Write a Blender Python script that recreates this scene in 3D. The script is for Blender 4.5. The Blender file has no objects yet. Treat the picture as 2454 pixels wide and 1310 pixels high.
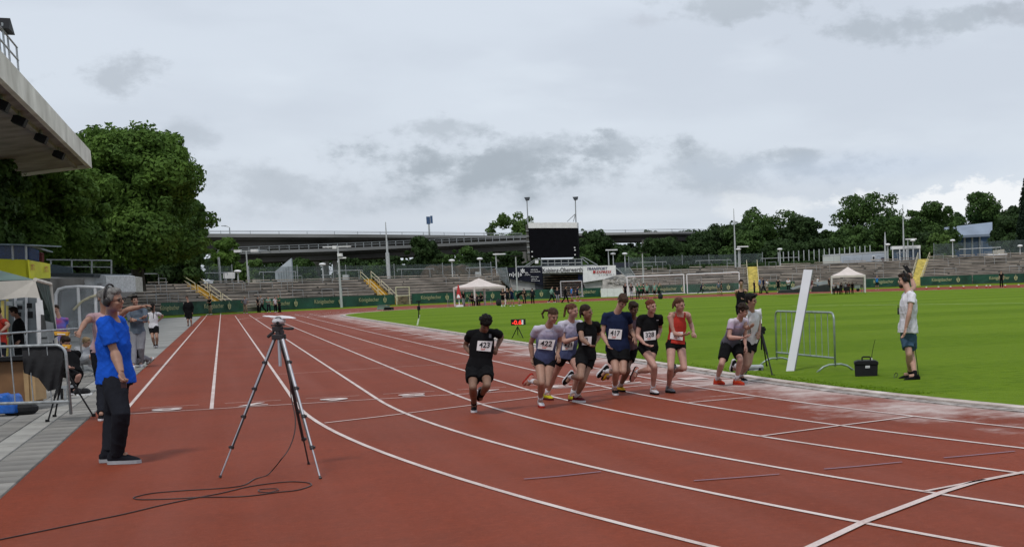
import bpy, bmesh, math, random
import numpy as np
from mathutils import Vector, Matrix, noise
from mathutils.bvhtree import BVHTree
rad = math.radians
scene = bpy.context.scene
COL = scene.collection
random.seed(7)
RNG = np.random.default_rng(11)

# ------------------------------------------------------------------ camera
F_PX, PITCH, ROLL, YAW, CAM_H, CY = 3179.463, -0.10240, 0.02903, 0.41227, 1.69797, 998.49
CX, PW, PH = 1939.38, 2454.0, 1310.0
_fwd = Vector((math.sin(YAW) * math.cos(PITCH), math.cos(YAW) * math.cos(PITCH), math.sin(PITCH)))
_right = Vector((math.cos(YAW), -math.sin(YAW), 0))
_up = _right.cross(_fwd)
# the picture is turned counter-clockwise by ROLL: the camera's own axes turn clockwise
cR = _right * math.cos(ROLL) - _up * math.sin(ROLL)
cU = _up * math.cos(ROLL) + _right * math.sin(ROLL)
cam_d = bpy.data.cameras.new('camera')
cam = bpy.data.objects.new('camera', cam_d)
COL.objects.link(cam)
cam.matrix_world = Matrix(((cR.x, cU.x, -_fwd.x, 0), (cR.y, cU.y, -_fwd.y, 0), (cR.z, cU.z, -_fwd.z, CAM_H), (0, 0, 0, 1)))
cam_d.sensor_width = 36.0
cam_d.sensor_fit = 'HORIZONTAL'
cam_d.lens = F_PX / PW * 36.0
cam_d.shift_x = (PW / 2 - CX) / PW
cam_d.shift_y = (CY - PH / 2) / PW
cam_d.clip_start, cam_d.clip_end = 0.1, 6000
scene.camera = cam
CAM = Vector((0, 0, CAM_H))

def ray(px, py):
    "direction through a point of the photograph, one metre of view depth long"
    return _fwd + cR * ((px - CX) / F_PX) - cU * ((py - CY) / F_PX)
def U(px, py, depth):
    return CAM + ray(px, py) * depth
def G(px, py, z=0.0):
    r = ray(px, py)
    return CAM + r * ((z - CAM_H) / r.z)
def depth_of(p):
    return (Vector(p) - CAM).dot(_fwd)
def zat(py, x, y):
    "height above (x, y) seen at picture row py"
    lo, hi = -5.0, 200.0
    for _ in range(50):
        m = (lo + hi) / 2
        p = Vector((x, y, m)) - CAM
        r = CY - F_PX * p.dot(cU) / p.dot(_fwd)
        if r > py: lo = m
        else: hi = m
    return lo

# ------------------------------------------------------------------ sky and light
SUN_EL, SUN_AZ = rad(58), rad(215)      # azimuth counted from +Y clockwise
w = bpy.data.worlds.new('World'); scene.world = w; w.use_nodes = True
nt = w.node_tree; nt.nodes.clear()
def N(t, **k):
    n = nt.nodes.new(t)
    for a, b in k.items(): setattr(n, a, b)
    return n
def M(op, a, b=None, c=None, clamp=False):
    n = N('ShaderNodeMath', operation=op, use_clamp=clamp)
    for i, v in enumerate((a, b, c)):
        if v is None: continue
        if isinstance(v, (int, float)): n.inputs[i].default_value = v
        else: nt.links.new(v, n.inputs[i])
    return n.outputs[0]
def MIX(f, a, b):
    n = N('ShaderNodeMix', data_type='RGBA')
    for i, v in ((0, f), (6, a), (7, b)):
        if isinstance(v, (int, float)): n.inputs[i].default_value = v
        elif isinstance(v, tuple): n.inputs[i].default_value = (*v, 1)
        else: nt.links.new(v, n.inputs[i])
    return n.outputs[2]
tc = N('ShaderNodeTexCoord')
sx = N('ShaderNodeSeparateXYZ'); nt.links.new(tc.outputs['Generated'], sx.inputs[0])
az = M('ARCTAN2', sx.outputs[0], sx.outputs[1])
el = M('ARCSINE', sx.outputs[2])
sky = N('ShaderNodeTexSky', sky_type='NISHITA')
sky.sun_disc = False; sky.sun_elevation = SUN_EL; sky.sun_rotation = SUN_AZ
sky.air_density = 1.0; sky.dust_density = 2.0; sky.altitude = 60
skyc = N('ShaderNodeVectorMath', operation='SCALE'); skyc.inputs['Scale'].default_value = 0.09
nt.links.new(sky.outputs[0], skyc.inputs[0])
# one even layer of high cloud: paler upwards
elp = M('MAXIMUM', el, 0.0)
t_el = M('MULTIPLY', elp, 2.2, clamp=True)
layer = MIX(t_el, (0.69, 0.755, 0.835), (0.73, 0.795, 0.895))
# broad soft variation of that layer, wider than high (clouds seen flat on)
def cloudnoise(sa, se, scale, detail, rough=0.55, off=0.0):
    cb = N('ShaderNodeCombineXYZ')
    nt.links.new(M('MULTIPLY', az, sa), cb.inputs[0]); nt.links.new(M('MULTIPLY', el, se), cb.inputs[1])
    cb.inputs[2].default_value = off
    n = N('ShaderNodeTexNoise'); n.inputs['Scale'].default_value = scale; n.inputs['Detail'].default_value = detail
    n.inputs['Roughness'].default_value = rough
    nt.links.new(cb.outputs[0], n.inputs['Vector'])
    return n.outputs[0]
def smooth(v, a, b):
    n = N('ShaderNodeMapRange', interpolation_type='SMOOTHERSTEP')
    nt.links.new(v, n.inputs[0]); n.inputs[1].default_value = a; n.inputs[2].default_value = b
    return n.outputs[0]
n_big = cloudnoise(1.0, 3.2, 3.3, 5, 0.5, 2.0)
n_mid = cloudnoise(1.0, 1.7, 16.0, 7, 0.62, 5.0)
n_fine = cloudnoise(1.0, 1.5, 34.0, 6, 0.62, 9.0)
layer = MIX(M('MULTIPLY', smooth(n_big, 0.42, 0.66), 0.55), layer, (0.59, 0.645, 0.735))
layer = MIX(M('MULTIPLY', smooth(cloudnoise(1.0, 3.0, 6.0, 4, 0.5, 14.0), 0.5, 0.72), 0.45), layer, (0.78, 0.85, 0.93))
col = MIX(0.07, layer, skyc.outputs[0])
# separate darker low clouds: (azimuth, elevation, half width, half height in degrees, strength)
azel_v = N('ShaderNodeCombineXYZ'); nt.links.new(az, azel_v.inputs[0]); nt.links.new(el, azel_v.inputs[1])
ragn = M('ADD', M('MULTIPLY', M('SUBTRACT', n_mid, 0.5), -1.6), M('MULTIPLY', M('SUBTRACT', n_fine, 0.5), -0.8))
def cloud(col, a0, e0, wa, we, k, colr, edge=0.55, rag=1.6):
    v1 = N('ShaderNodeVectorMath', operation='SUBTRACT'); nt.links.new(azel_v.outputs[0], v1.inputs[0]); v1.inputs[1].default_value = (rad(a0), rad(e0), 0)
    v2 = N('ShaderNodeVectorMath', operation='MULTIPLY'); nt.links.new(v1.outputs[0], v2.inputs[0]); v2.inputs[1].default_value = (1 / rad(wa), 1 / rad(we), 0)
    v3 = N('ShaderNodeVectorMath', operation='LENGTH'); nt.links.new(v2.outputs[0], v3.inputs[0])
    d = M('MULTIPLY_ADD', ragn, rag, v3.outputs['Value'])
    m = N('ShaderNodeMapRange', interpolation_type='SMOOTHSTEP')
    nt.links.new(d, m.inputs[0]); m.inputs[1].default_value = 1.0; m.inputs[2].default_value = 1.0 - edge; m.inputs[4].default_value = k
    return MIX(m.outputs[0], col, colr)
def azel(px, py):
    d = ray(px, py).normalized()
    return math.degrees(math.atan2(d.x, d.y)), math.degrees(math.asin(d.z))
def cl(px, py, hw, hh, k, colr=(0.40, 0.445, 0.505), **kw):
    global col
    a, e = azel(px, py); a2, _ = azel(px + hw, py); _, e2 = azel(px, py - hh)
    col = cloud(col, a, e, abs(a2 - a), abs(e2 - e), k, colr, **kw)
cl(1000, 500, 1500, 150, 0.55, (0.56, 0.61, 0.685), edge=1.0, rag=0.9)
cl(1150, 420, 440, 110, 0.7, (0.45, 0.51, 0.575), edge=1.0, rag=1.6)
cl(1130, 405, 310, 64, 0.7, (0.355, 0.41, 0.465), edge=0.8, rag=2.4)
cl(1050, 308, 130, 42, 0.6, (0.42, 0.475, 0.535), edge=0.9, rag=2.4)
cl(1290, 355, 170, 50, 0.6, (0.40, 0.455, 0.515), edge=0.8, rag=2.4)
cl(640, 455, 330, 80, 0.65, (0.47, 0.525, 0.59), edge=1.0, rag=2.0)
cl(1720, 405, 420, 70, 0.7, (0.45, 0.51, 0.575), edge=1.0, rag=2.2)
cl(1500, 358, 150, 42, 0.6, (0.38, 0.435, 0.495), edge=0.8, rag=2.4)
cl(1900, 372, 130, 28, 0.6, (0.40, 0.455, 0.515), edge=0.8, rag=2.0)
cl(250, 195, 170, 60, 0.7, (0.45, 0.50, 0.565), edge=0.9, rag=2.6)
cl(450, 318, 95, 50, 0.65, (0.46, 0.515, 0.585), edge=0.8, rag=1.4)
cl(1760, 5, 300, 50, 0.65, (0.44, 0.495, 0.555), edge=0.8, rag=2.4)
cl(1870, 95, 70, 30, 0.5, (0.50, 0.54, 0.61), edge=0.9, rag=2.2)
cl(2180, 60, 300, 56, 0.65, (0.40, 0.455, 0.515), edge=0.9, rag=2.6)
cl(2440, 40, 70, 45, 0.65, (0.44, 0.485, 0.55), edge=0.8, rag=2.0)
cl(1540, 50, 60, 26, 0.4, (0.50, 0.54, 0.61), edge=0.9, rag=2.2)
cl(2060, 400, 560, 60, 0.42, (0.52, 0.61, 0.75), edge=1.0, rag=0.6)
cl(2330, 475, 210, 52, 0.9, (0.93, 0.95, 0.97), edge=0.35, rag=2.0)
cl(2110, 495, 210, 44, 0.75, (0.88, 0.91, 0.94), edge=0.5, rag=2.0)
cl(1860, 500, 190, 44, 0.6, (0.82, 0.86, 0.90), edge=0.7, rag=1.8)
cl(1380, 520, 560, 26, 0.35, (0.76, 0.81, 0.86), edge=1.0, rag=1.0)
bg = N('ShaderNodeBackground'); nt.links.new(col, bg.inputs[0]); bg.inputs[1].default_value = 1.0
w.cycles.sampling_method = 'NONE'
wo = N('ShaderNodeOutputWorld'); nt.links.new(bg.outputs[0], wo.inputs[0])

sun_d = bpy.data.lights.new('sun', 'SUN'); sun_d.energy = 1.7; sun_d.angle = rad(10); sun_d.color = (1, 0.965, 0.92)
sun = bpy.data.objects.new('sun', sun_d); COL.objects.link(sun)
_sd = Vector((math.sin(SUN_AZ) * math.cos(SUN_EL), math.cos(SUN_AZ) * math.cos(SUN_EL), math.sin(SUN_EL)))
sun.rotation_euler = _sd.to_track_quat('Z', 'Y').to_euler()
vs = scene.view_settings
vs.view_transform = 'Standard'; vs.look = 'None'; vs.gamma = 1; vs.exposure = 0.0; vs.use_curve_mapping = False

# ------------------------------------------------------------------ helpers
ORG = {}
def origin(p): return ORG.get(p.name, Vector((0, 0, 0))) if p is not None else Vector((0, 0, 0))
def tag(o, label=None, cat=None, group=None, kind=None):
    if label: o['label'] = label
    if cat: o['category'] = cat
    if group: o['group'] = group
    if kind: o['kind'] = kind
    return o
def thing(name, loc, label, cat, group=None):
    o = bpy.data.objects.new(name, None); COL.objects.link(o)
    o.location = loc; o.empty_display_size = 0.2
    ORG[o.name] = Vector(loc)
    return tag(o, label, cat, group)
def link_mesh(name, me, parent=None, mat=None):
    o = bpy.data.objects.new(name, me); COL.objects.link(o)
    if mat is not None: me.materials.append(mat)
    if parent is not None: o.parent = parent
    ORG[o.name] = origin(parent)
    return o
class MB:
    def __init__(s): s.v = []; s.f = []
    def add(s, vs_, fs):
        k = len(s.v); s.v += [tuple(v) for v in vs_]; s.f += [tuple(i + k for i in f) for f in fs]; return s
    def box(s, c, size, rz=0.0, axes=None):
        c = Vector(c); hx, hy, hz = size[0] / 2, size[1] / 2, size[2] / 2
        if axes is None:
            X = Vector((math.cos(rz), math.sin(rz), 0)); Y = Vector((-math.sin(rz), math.cos(rz), 0)); Z = Vector((0, 0, 1))
        else: X, Y, Z = axes
        vs_ = [c + X * (a * hx) + Y * (b * hy) + Z * (d * hz) for a, b, d in ((-1,-1,-1),(1,-1,-1),(1,1,-1),(-1,1,-1),(-1,-1,1),(1,-1,1),(1,1,1),(-1,1,1))]
        return s.add(vs_, [(0,3,2,1),(4,5,6,7),(0,1,5,4),(1,2,6,5),(2,3,7,6),(3,0,4,7)])
    def tube(s, pts, r, n=8, cap=True, closed=False, side=None):
        "r: number, list of numbers or list of (rx, ry); side fixes the rx axis"
        pts = [Vector(p) for p in pts]; m = len(pts)
        if not isinstance(r, (list, tuple)): r = [r] * m
        vs_ = []; prev = None
        for i, p in enumerate(pts):
            if closed: d = pts[(i + 1) % m] - pts[i - 1]
            else: d = pts[min(i + 1, m - 1)] - pts[max(i - 1, 0)]
            if d.length < 1e-9: d = Vector((0, 0, 1))
            d.normalize()
            sv = Vector(side) if side is not None else (prev if prev is not None else (Vector((0, 0, 1)) if abs(d.z) < 0.9 else Vector((1, 0, 0))))
            a = sv - d * sv.dot(d)
            if a.length < 1e-6: a = d.orthogonal()
            a.normalize(); b = d.cross(a); prev = a
            rx, ry = r[i] if isinstance(r[i], (list, tuple)) else (r[i], r[i])
            for k in range(n):
                t = 2 * math.pi * k / n
                vs_.append(p + a * (rx * math.cos(t)) + b * (ry * math.sin(t)))
        fs = []
        for i in range(m if closed else m - 1):
            j = (i + 1) % m
            for k in range(n):
                k2 = (k + 1) % n
                fs.append((i * n + k, i * n + k2, j * n + k2, j * n + k))
        if cap and not closed:
            fs.append(tuple(range(n - 1, -1, -1))); fs.append(tuple((m - 1) * n + k for k in range(n)))
        return s.add(vs_, fs)
    def cyl(s, p0, p1, r0, r1=None, n=8): return s.tube([p0, p1], [r0, r0 if r1 is None else r1], n)
    def ball(s, c, r, n=8, m=6, axes=None):
        c = Vector(c); r = (r, r, r) if isinstance(r, (int, float)) else r
        X, Y, Z = axes or (Vector((1,0,0)), Vector((0,1,0)), Vector((0,0,1)))
        vs_ = [c - Z * r[2]]
        for i in range(1, m):
            ph = math.pi * i / m
            for k in range(n):
                t = 2 * math.pi * k / n
                vs_.append(c + X * (r[0] * math.sin(ph) * math.cos(t)) + Y * (r[1] * math.sin(ph) * math.sin(t)) - Z * (r[2] * math.cos(ph)))
        vs_.append(c + Z * r[2]); fs = []
        for k in range(n):
            k2 = (k + 1) % n
            fs.append((0, 1 + k2, 1 + k)); fs.append((len(vs_) - 1, 1 + (m - 2) * n + k, 1 + (m - 2) * n + k2))
            for i in range(m - 2):
                fs.append((1 + i * n + k, 1 + i * n + k2, 1 + (i + 1) * n + k2, 1 + (i + 1) * n + k))
        return s.add(vs_, fs)
    def prism(s, poly, d):
        "poly: closed outline (3-D points, planar), pushed along vector d"
        n = len(poly); poly = [Vector(p) for p in poly]; d = Vector(d)
        return s.add(poly + [p + d for p in poly], [tuple(range(n - 1, -1, -1)), tuple(range(n, 2 * n))] + [(i, (i + 1) % n, (i + 1) % n + n, i + n) for i in range(n)])
    def quad(s, a, b, c, d): return s.add([a, b, c, d], [(0, 1, 2, 3)])
    def mesh(s, name, off=Vector((0, 0, 0)), smooth_=False):
        me = bpy.data.meshes.new(name)
        me.from_pydata([(v[0] - off.x, v[1] - off.y, v[2] - off.z) for v in s.v], [], s.f)
        if smooth_:
            me.polygons.foreach_set('use_smooth', [True] * len(me.polygons))
        me.update(); return me
    def build(s, name, mat, parent=None, smooth_=False, bevel=0.0):
        me = s.mesh(name, origin(parent), smooth_)
        o = link_mesh(name, me, parent, mat)
        if bevel:
            b = o.modifiers.new('bevel', 'BEVEL'); b.width = bevel; b.segments = 2; b.limit_method = 'ANGLE'
        return o
def part(name, mat, parent, fn, **k):
    m = MB(); fn(m); return m.build(name, mat, parent, **k)

MATS = {}
def mat(name, color, rough=0.75, var=0.12, scale=6.0, bump=0.0, bscale=40.0, metal=0.0, spec=0.4, color2=None, emit=None, alpha=1.0, trans=0.0, detail=6.0, sheen=0.0):
    if name in MATS: return MATS[name]
    m = bpy.data.materials.new(name); m.use_nodes = True; t = m.node_tree
    b = t.nodes['Principled BSDF']
    b.inputs['Roughness'].default_value = rough; b.inputs['Metallic'].default_value = metal
    b.inputs['Specular IOR Level'].default_value = spec
    if sheen: b.inputs['Sheen Weight'].default_value = sheen
    tcn = t.nodes.new('ShaderNodeTexCoord')
    n = t.nodes.new('ShaderNodeTexNoise'); n.inputs['Scale'].default_value = scale; n.inputs['Detail'].default_value = detail
    t.links.new(tcn.outputs['Object'], n.inputs['Vector'])
    mx = t.nodes.new('ShaderNodeMix'); mx.data_type = 'RGBA'
    c2 = color2 if color2 else tuple(max(0, c * (1 - 2.2 * var)) for c in color)
    c1 = tuple(min(1, c * (1 + 1.2 * var)) for c in color)
    mx.inputs[6].default_value = (*c1, 1); mx.inputs[7].default_value = (*c2, 1)
    mr = t.nodes.new('ShaderNodeMapRange'); mr.inputs[1].default_value = 0.3; mr.inputs[2].default_value = 0.7
    t.links.new(n.outputs[0], mr.inputs[0]); t.links.new(mr.outputs[0], mx.inputs[0])
    t.links.new(mx.outputs[2], b.inputs['Base Color'])
    if bump:
        n2 = t.nodes.new('ShaderNodeTexNoise'); n2.inputs['Scale'].default_value = bscale; n2.inputs['Detail'].default_value = 5
        t.links.new(tcn.outputs['Object'], n2.inputs['Vector'])
        bp = t.nodes.new('ShaderNodeBump'); bp.inputs['Strength'].default_value = bump; bp.inputs['Distance'].default_value = 0.02
        t.links.new(n2.outputs[0], bp.inputs['Height']); t.links.new(bp.outputs[0], b.inputs['Normal'])
    if emit:
        b.inputs['Emission Color'].default_value = (*emit[0], 1); b.inputs['Emission Strength'].default_value = emit[1]
    if alpha < 1: b.inputs['Alpha'].default_value = alpha
    if trans: b.inputs['Transmission Weight'].default_value = trans
    MATS[name] = m
    return m
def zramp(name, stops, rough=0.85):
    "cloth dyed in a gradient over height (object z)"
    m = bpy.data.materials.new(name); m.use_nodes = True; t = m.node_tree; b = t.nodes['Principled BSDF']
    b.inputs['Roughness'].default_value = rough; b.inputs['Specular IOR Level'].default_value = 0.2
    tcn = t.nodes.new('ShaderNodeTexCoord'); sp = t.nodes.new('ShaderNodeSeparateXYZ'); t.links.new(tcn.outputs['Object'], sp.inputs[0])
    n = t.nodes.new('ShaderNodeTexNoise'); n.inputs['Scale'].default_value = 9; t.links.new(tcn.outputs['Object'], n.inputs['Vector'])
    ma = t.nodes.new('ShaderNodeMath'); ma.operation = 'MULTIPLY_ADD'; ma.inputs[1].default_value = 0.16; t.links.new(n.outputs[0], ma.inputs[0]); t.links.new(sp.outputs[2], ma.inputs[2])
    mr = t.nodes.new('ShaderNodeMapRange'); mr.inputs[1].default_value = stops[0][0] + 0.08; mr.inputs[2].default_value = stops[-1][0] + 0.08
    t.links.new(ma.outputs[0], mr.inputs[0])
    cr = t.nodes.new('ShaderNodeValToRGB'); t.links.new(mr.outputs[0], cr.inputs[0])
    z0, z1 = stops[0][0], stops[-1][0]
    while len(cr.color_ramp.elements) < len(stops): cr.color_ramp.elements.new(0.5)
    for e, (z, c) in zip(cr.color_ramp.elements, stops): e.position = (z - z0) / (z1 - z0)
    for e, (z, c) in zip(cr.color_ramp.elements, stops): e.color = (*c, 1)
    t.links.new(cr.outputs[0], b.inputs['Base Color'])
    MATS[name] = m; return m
def s2l(r, g, b):
    f = lambda c: (c / 255 / 12.92) if c <= 10 else ((c / 255 + 0.055) / 1.055) ** 2.4
    return (f(r), f(g), f(b))
def text_mesh(txt, size=1.0, shear=0.0, bold=0.0):
    cu = bpy.data.curves.new('t', 'FONT'); cu.body = txt; cu.size = size; cu.align_x = 'CENTER'; cu.align_y = 'CENTER'; cu.shear = shear; cu.offset = bold; cu.resolution_u = 3
    o = bpy.data.objects.new('t', cu); COL.objects.link(o)
    dg = bpy.context.evaluated_depsgraph_get(); dg.update()
    me = bpy.data.meshes.new_from_object(o.evaluated_get(dg))
    vs_ = [v.co.copy() for v in me.vertices]; fs = [tuple(p.vertices) for p in me.polygons]
    bpy.data.objects.remove(o); bpy.data.curves.remove(cu); bpy.data.meshes.remove(me)
    return vs_, fs
TXT = {}
def text_on(mb, txt, c, X, Y, width, height=None, off=0.01, shear=0.0, bold=0.0):
    "flat lettering in plane (X right, Y up) centred at c, off in front of it"
    key = (txt, shear, bold)
    if key not in TXT: TXT[key] = text_mesh(txt, 1.0, shear, bold)
    vs_, fs = TXT[key]
    xs = [v.x for v in vs_]; ys = [v.y for v in vs_]
    w_, h_ = max(xs) - min(xs), max(ys) - min(ys); mx_, my_ = (max(xs) + min(xs)) / 2, (max(ys) + min(ys)) / 2
    sx_ = width / w_; sy_ = (height / h_) if height else sx_
    X = Vector(X).normalized(); Y = Vector(Y).normalized(); Nn = X.cross(Y)
    mb.add([Vector(c) + X * ((v.x - mx_) * sx_) + Y * ((v.y - my_) * sy_) + Nn * off for v in vs_], fs)
# ------------------------------------------------------------------ the ground, track and infield
X0, YF, RK, LW, LS = 8.27322, 22.2221, 48.4258, 1.22, 84.39     # kerb line, finish line, bend radius, lane width, straight
C1, C2 = Vector((X0 + RK, YF, 0)), Vector((X0 + RK, YF + LS, 0))
def onray(px, r, far=True, z=0.0, py=700):
    "point on the circle of radius r round the far bend's centre, in the direction of picture column px"
    d = ray(px, py); d = Vector((d.x, d.y, 0)).normalized(); b = d.dot(C2); q = b * b - C2.dot(C2) + r * r
    t = b + (1 if far else -1) * math.sqrt(max(q, 0)); p = d * t; p.z = z; return p
def pol(th, r, z=0.0): return Vector((C2.x + r * math.cos(th), C2.y + r * math.sin(th), z))
def theta(p): return math.atan2(p.y - C2.y, p.x - C2.x)
RB = 74.0
ZB = [(40, .55), (55, .5), (66, .42), (85, .35), (100, .25), (115, .2), (135, .08), (170, .03)]
def zb(th): return float(np.interp(math.degrees(th), [a for a, _ in ZB], [b for _, b in ZB]))
def ground_z(p):
    r = math.hypot(p.x - C2.x, p.y - C2.y)
    if p.y < C2.y - 5: return 0.0
    return max(0.0, min(1.0, (r - 58) / (RB - 58))) * zb(theta(p))

# materials of the setting
def track_mat():
    m = bpy.data.materials.new('red_track'); m.use_nodes = True; t = m.node_tree; b = t.nodes['Principled BSDF']; L = t.links
    g = t.nodes.new('ShaderNodeTexCoord')
    def nz(s, d=6, r=0.6):
        n = t.nodes.new('ShaderNodeTexNoise'); n.inputs['Scale'].default_value = s; n.inputs['Detail'].default_value = d; n.inputs['Roughness'].default_value = r
        L.new(g.outputs['Object'], n.inputs['Vector']); return n.outputs[0]
    def mr(v, a, c, d=0.0, e=1.0):
        n = t.nodes.new('ShaderNodeMapRange'); L.new(v, n.inputs[0]); n.inputs[1].default_value = a; n.inputs[2].default_value = c; n.inputs[3].default_value = d; n.inputs[4].default_value = e; return n.outputs[0]
    def mx(f, a, c):
        n = t.nodes.new('ShaderNodeMix'); n.data_type = 'RGBA'
        for i, v in ((0, f), (6, a), (7, c)):
            if isinstance(v, float): n.inputs[i].default_value = v
            elif isinstance(v, tuple): n.inputs[i].default_value = (*v, 1)
            else: L.new(v, n.inputs[i])
        return n.outputs[2]
    def ma(op, a, c=None):
        n = t.nodes.new('ShaderNodeMath'); n.operation = op
        for i, v in enumerate((a, c)):
            if v is None: continue
            if isinstance(v, (int, float)): n.inputs[i].default_value = v
            else: L.new(v, n.inputs[i])
        return n.outputs[0]
    fine = nz(70, 4, 0.85); mid = nz(2.2, 6); big = nz(0.35, 5)
    c = mx(mr(big, .35, .65), (0.225, 0.045, 0.020), (0.180, 0.037, 0.017))
    c = mx(ma('MULTIPLY', mr(mid, .4, .7), 0.3), c, (0.140, 0.033, 0.017))
    spk = nz(13, 5, 0.75); c = mx(ma('MULTIPLY', mr(spk, .50, .66), 0.42), c, (0.115, 0.027, 0.015)); c = mx(ma('MULTIPLY', mr(spk, .46, .34), 0.30), c, (0.31, 0.085, 0.048))
    stn = nz(0.16, 7, 0.7); c = mx(ma('MULTIPLY', mr(stn, .52, .66), 0.28), c, (0.13, 0.05, 0.035))
    c = mx(ma('MULTIPLY', mr(fine, .56, .70), 0.6), c, (0.055, 0.018, 0.014))
    c = mx(ma('MULTIPLY', mr(fine, .44, .30), 0.45), c, (0.42, 0.15, 0.09))
    # worn lanes: dusty paler streaks running with the straight
    mp = t.nodes.new('ShaderNodeMapping'); mp.inputs['Scale'].default_value = (1.6, 0.05, 1); L.new(g.outputs['Object'], mp.inputs[0])
    ns = t.nodes.new('ShaderNodeTexNoise'); ns.inputs['Scale'].default_value = 1.0; ns.inputs['Detail'].default_value = 6; L.new(mp.outputs[0], ns.inputs['Vector'])
    c = mx(ma('MULTIPLY', mr(ns.outputs[0], .42, .72), 0.30), c, (0.27, 0.095, 0.07))
    # sand washed out along the kerb: distance inward/outward from the kerb line
    sp = t.nodes.new('ShaderNodeSeparateXYZ'); L.new(g.outputs['Object'], sp.inputs[0])
    dx = ma('SUBTRACT', sp.outputs[0], X0 + RK)
    dy = ma('ADD', ma('MINIMUM', ma('SUBTRACT', sp.outputs[1], YF), 0.0), ma('MAXIMUM', ma('SUBTRACT', sp.outputs[1], YF + LS), 0.0))
    dist = ma('SUBTRACT', ma('SQRT', ma('ADD', ma('MULTIPLY', dx, dx), ma('MULTIPLY', dy, dy))), RK)
    wash = nz(0.5, 7, 0.7); w2 = nz(3.0, 6, 0.7)
    reach = ma('ADD', ma('MULTIPLY', mr(wash, .36, .68), 2.5), ma('MULTIPLY', w2, 0.9))
    f = mr(ma('SUBTRACT', reach, dist), 0.0, 1.5)
    f = ma('MULTIPLY', f, mr(w2, .25, .62, 0.30, 0.80))
    c = mx(f, c, (0.56, 0.49, 0.46))
    L.new(c, b.inputs['Base Color'])
    b.inputs['Roughness'].default_value = 0.62; b.inputs['Specular IOR Level'].default_value = 0.04
    bp = t.nodes.new('ShaderNodeBump'); bp.inputs['Strength'].default_value = 0.55; bp.inputs['Distance'].default_value = 0.006
    L.new(fine, bp.inputs['Height']); L.new(bp.outputs[0], b.inputs['Normal'])
    return m
M_TRACK = track_mat()
def line_mat(name, colr):
    m = bpy.data.materials.new(name); m.use_nodes = True; t = m.node_tree; b = t.nodes['Principled BSDF']; L = t.links
    g = t.nodes.new('ShaderNodeTexCoord')
    n = t.nodes.new('ShaderNodeTexNoise'); n.inputs['Scale'].default_value = 60; n.inputs['Detail'].default_value = 6; n.inputs['Roughness'].default_value = .8; L.new(g.outputs['Object'], n.inputs['Vector'])
    n2 = t.nodes.new('ShaderNodeTexNoise'); n2.inputs['Scale'].default_value = 1.3; n2.inputs['Detail'].default_value = 6; L.new(g.outputs['Object'], n2.inputs['Vector'])
    a = t.nodes.new('ShaderNodeMath'); a.operation = 'MULTIPLY_ADD'; L.new(n2.outputs[0], a.inputs[0]); a.inputs[1].default_value = 0.8; L.new(n.outputs[0], a.inputs[2])
    r = t.nodes.new('ShaderNodeMapRange'); L.new(a.outputs[0], r.inputs[0]); r.inputs[1].default_value = 0.82; r.inputs[2].default_value = 1.22; r.inputs[4].default_value = 0.8
    x = t.nodes.new('ShaderNodeMix'); x.data_type = 'RGBA'; L.new(r.outputs[0], x.inputs[0]); x.inputs[6].default_value = (*colr, 1); x.inputs[7].default_value = (0.30, 0.13, 0.10, 1)
    L.new(x.outputs[2], b.inputs['Base Color']); b.inputs['Roughness'].default_value = 0.6
    return m
M_LINE = line_mat('white_line_paint', (0.63, 0.53, 0.49)); M_BLUELINE = line_mat('blue_line_paint', (0.17, 0.115, 0.17))
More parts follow.
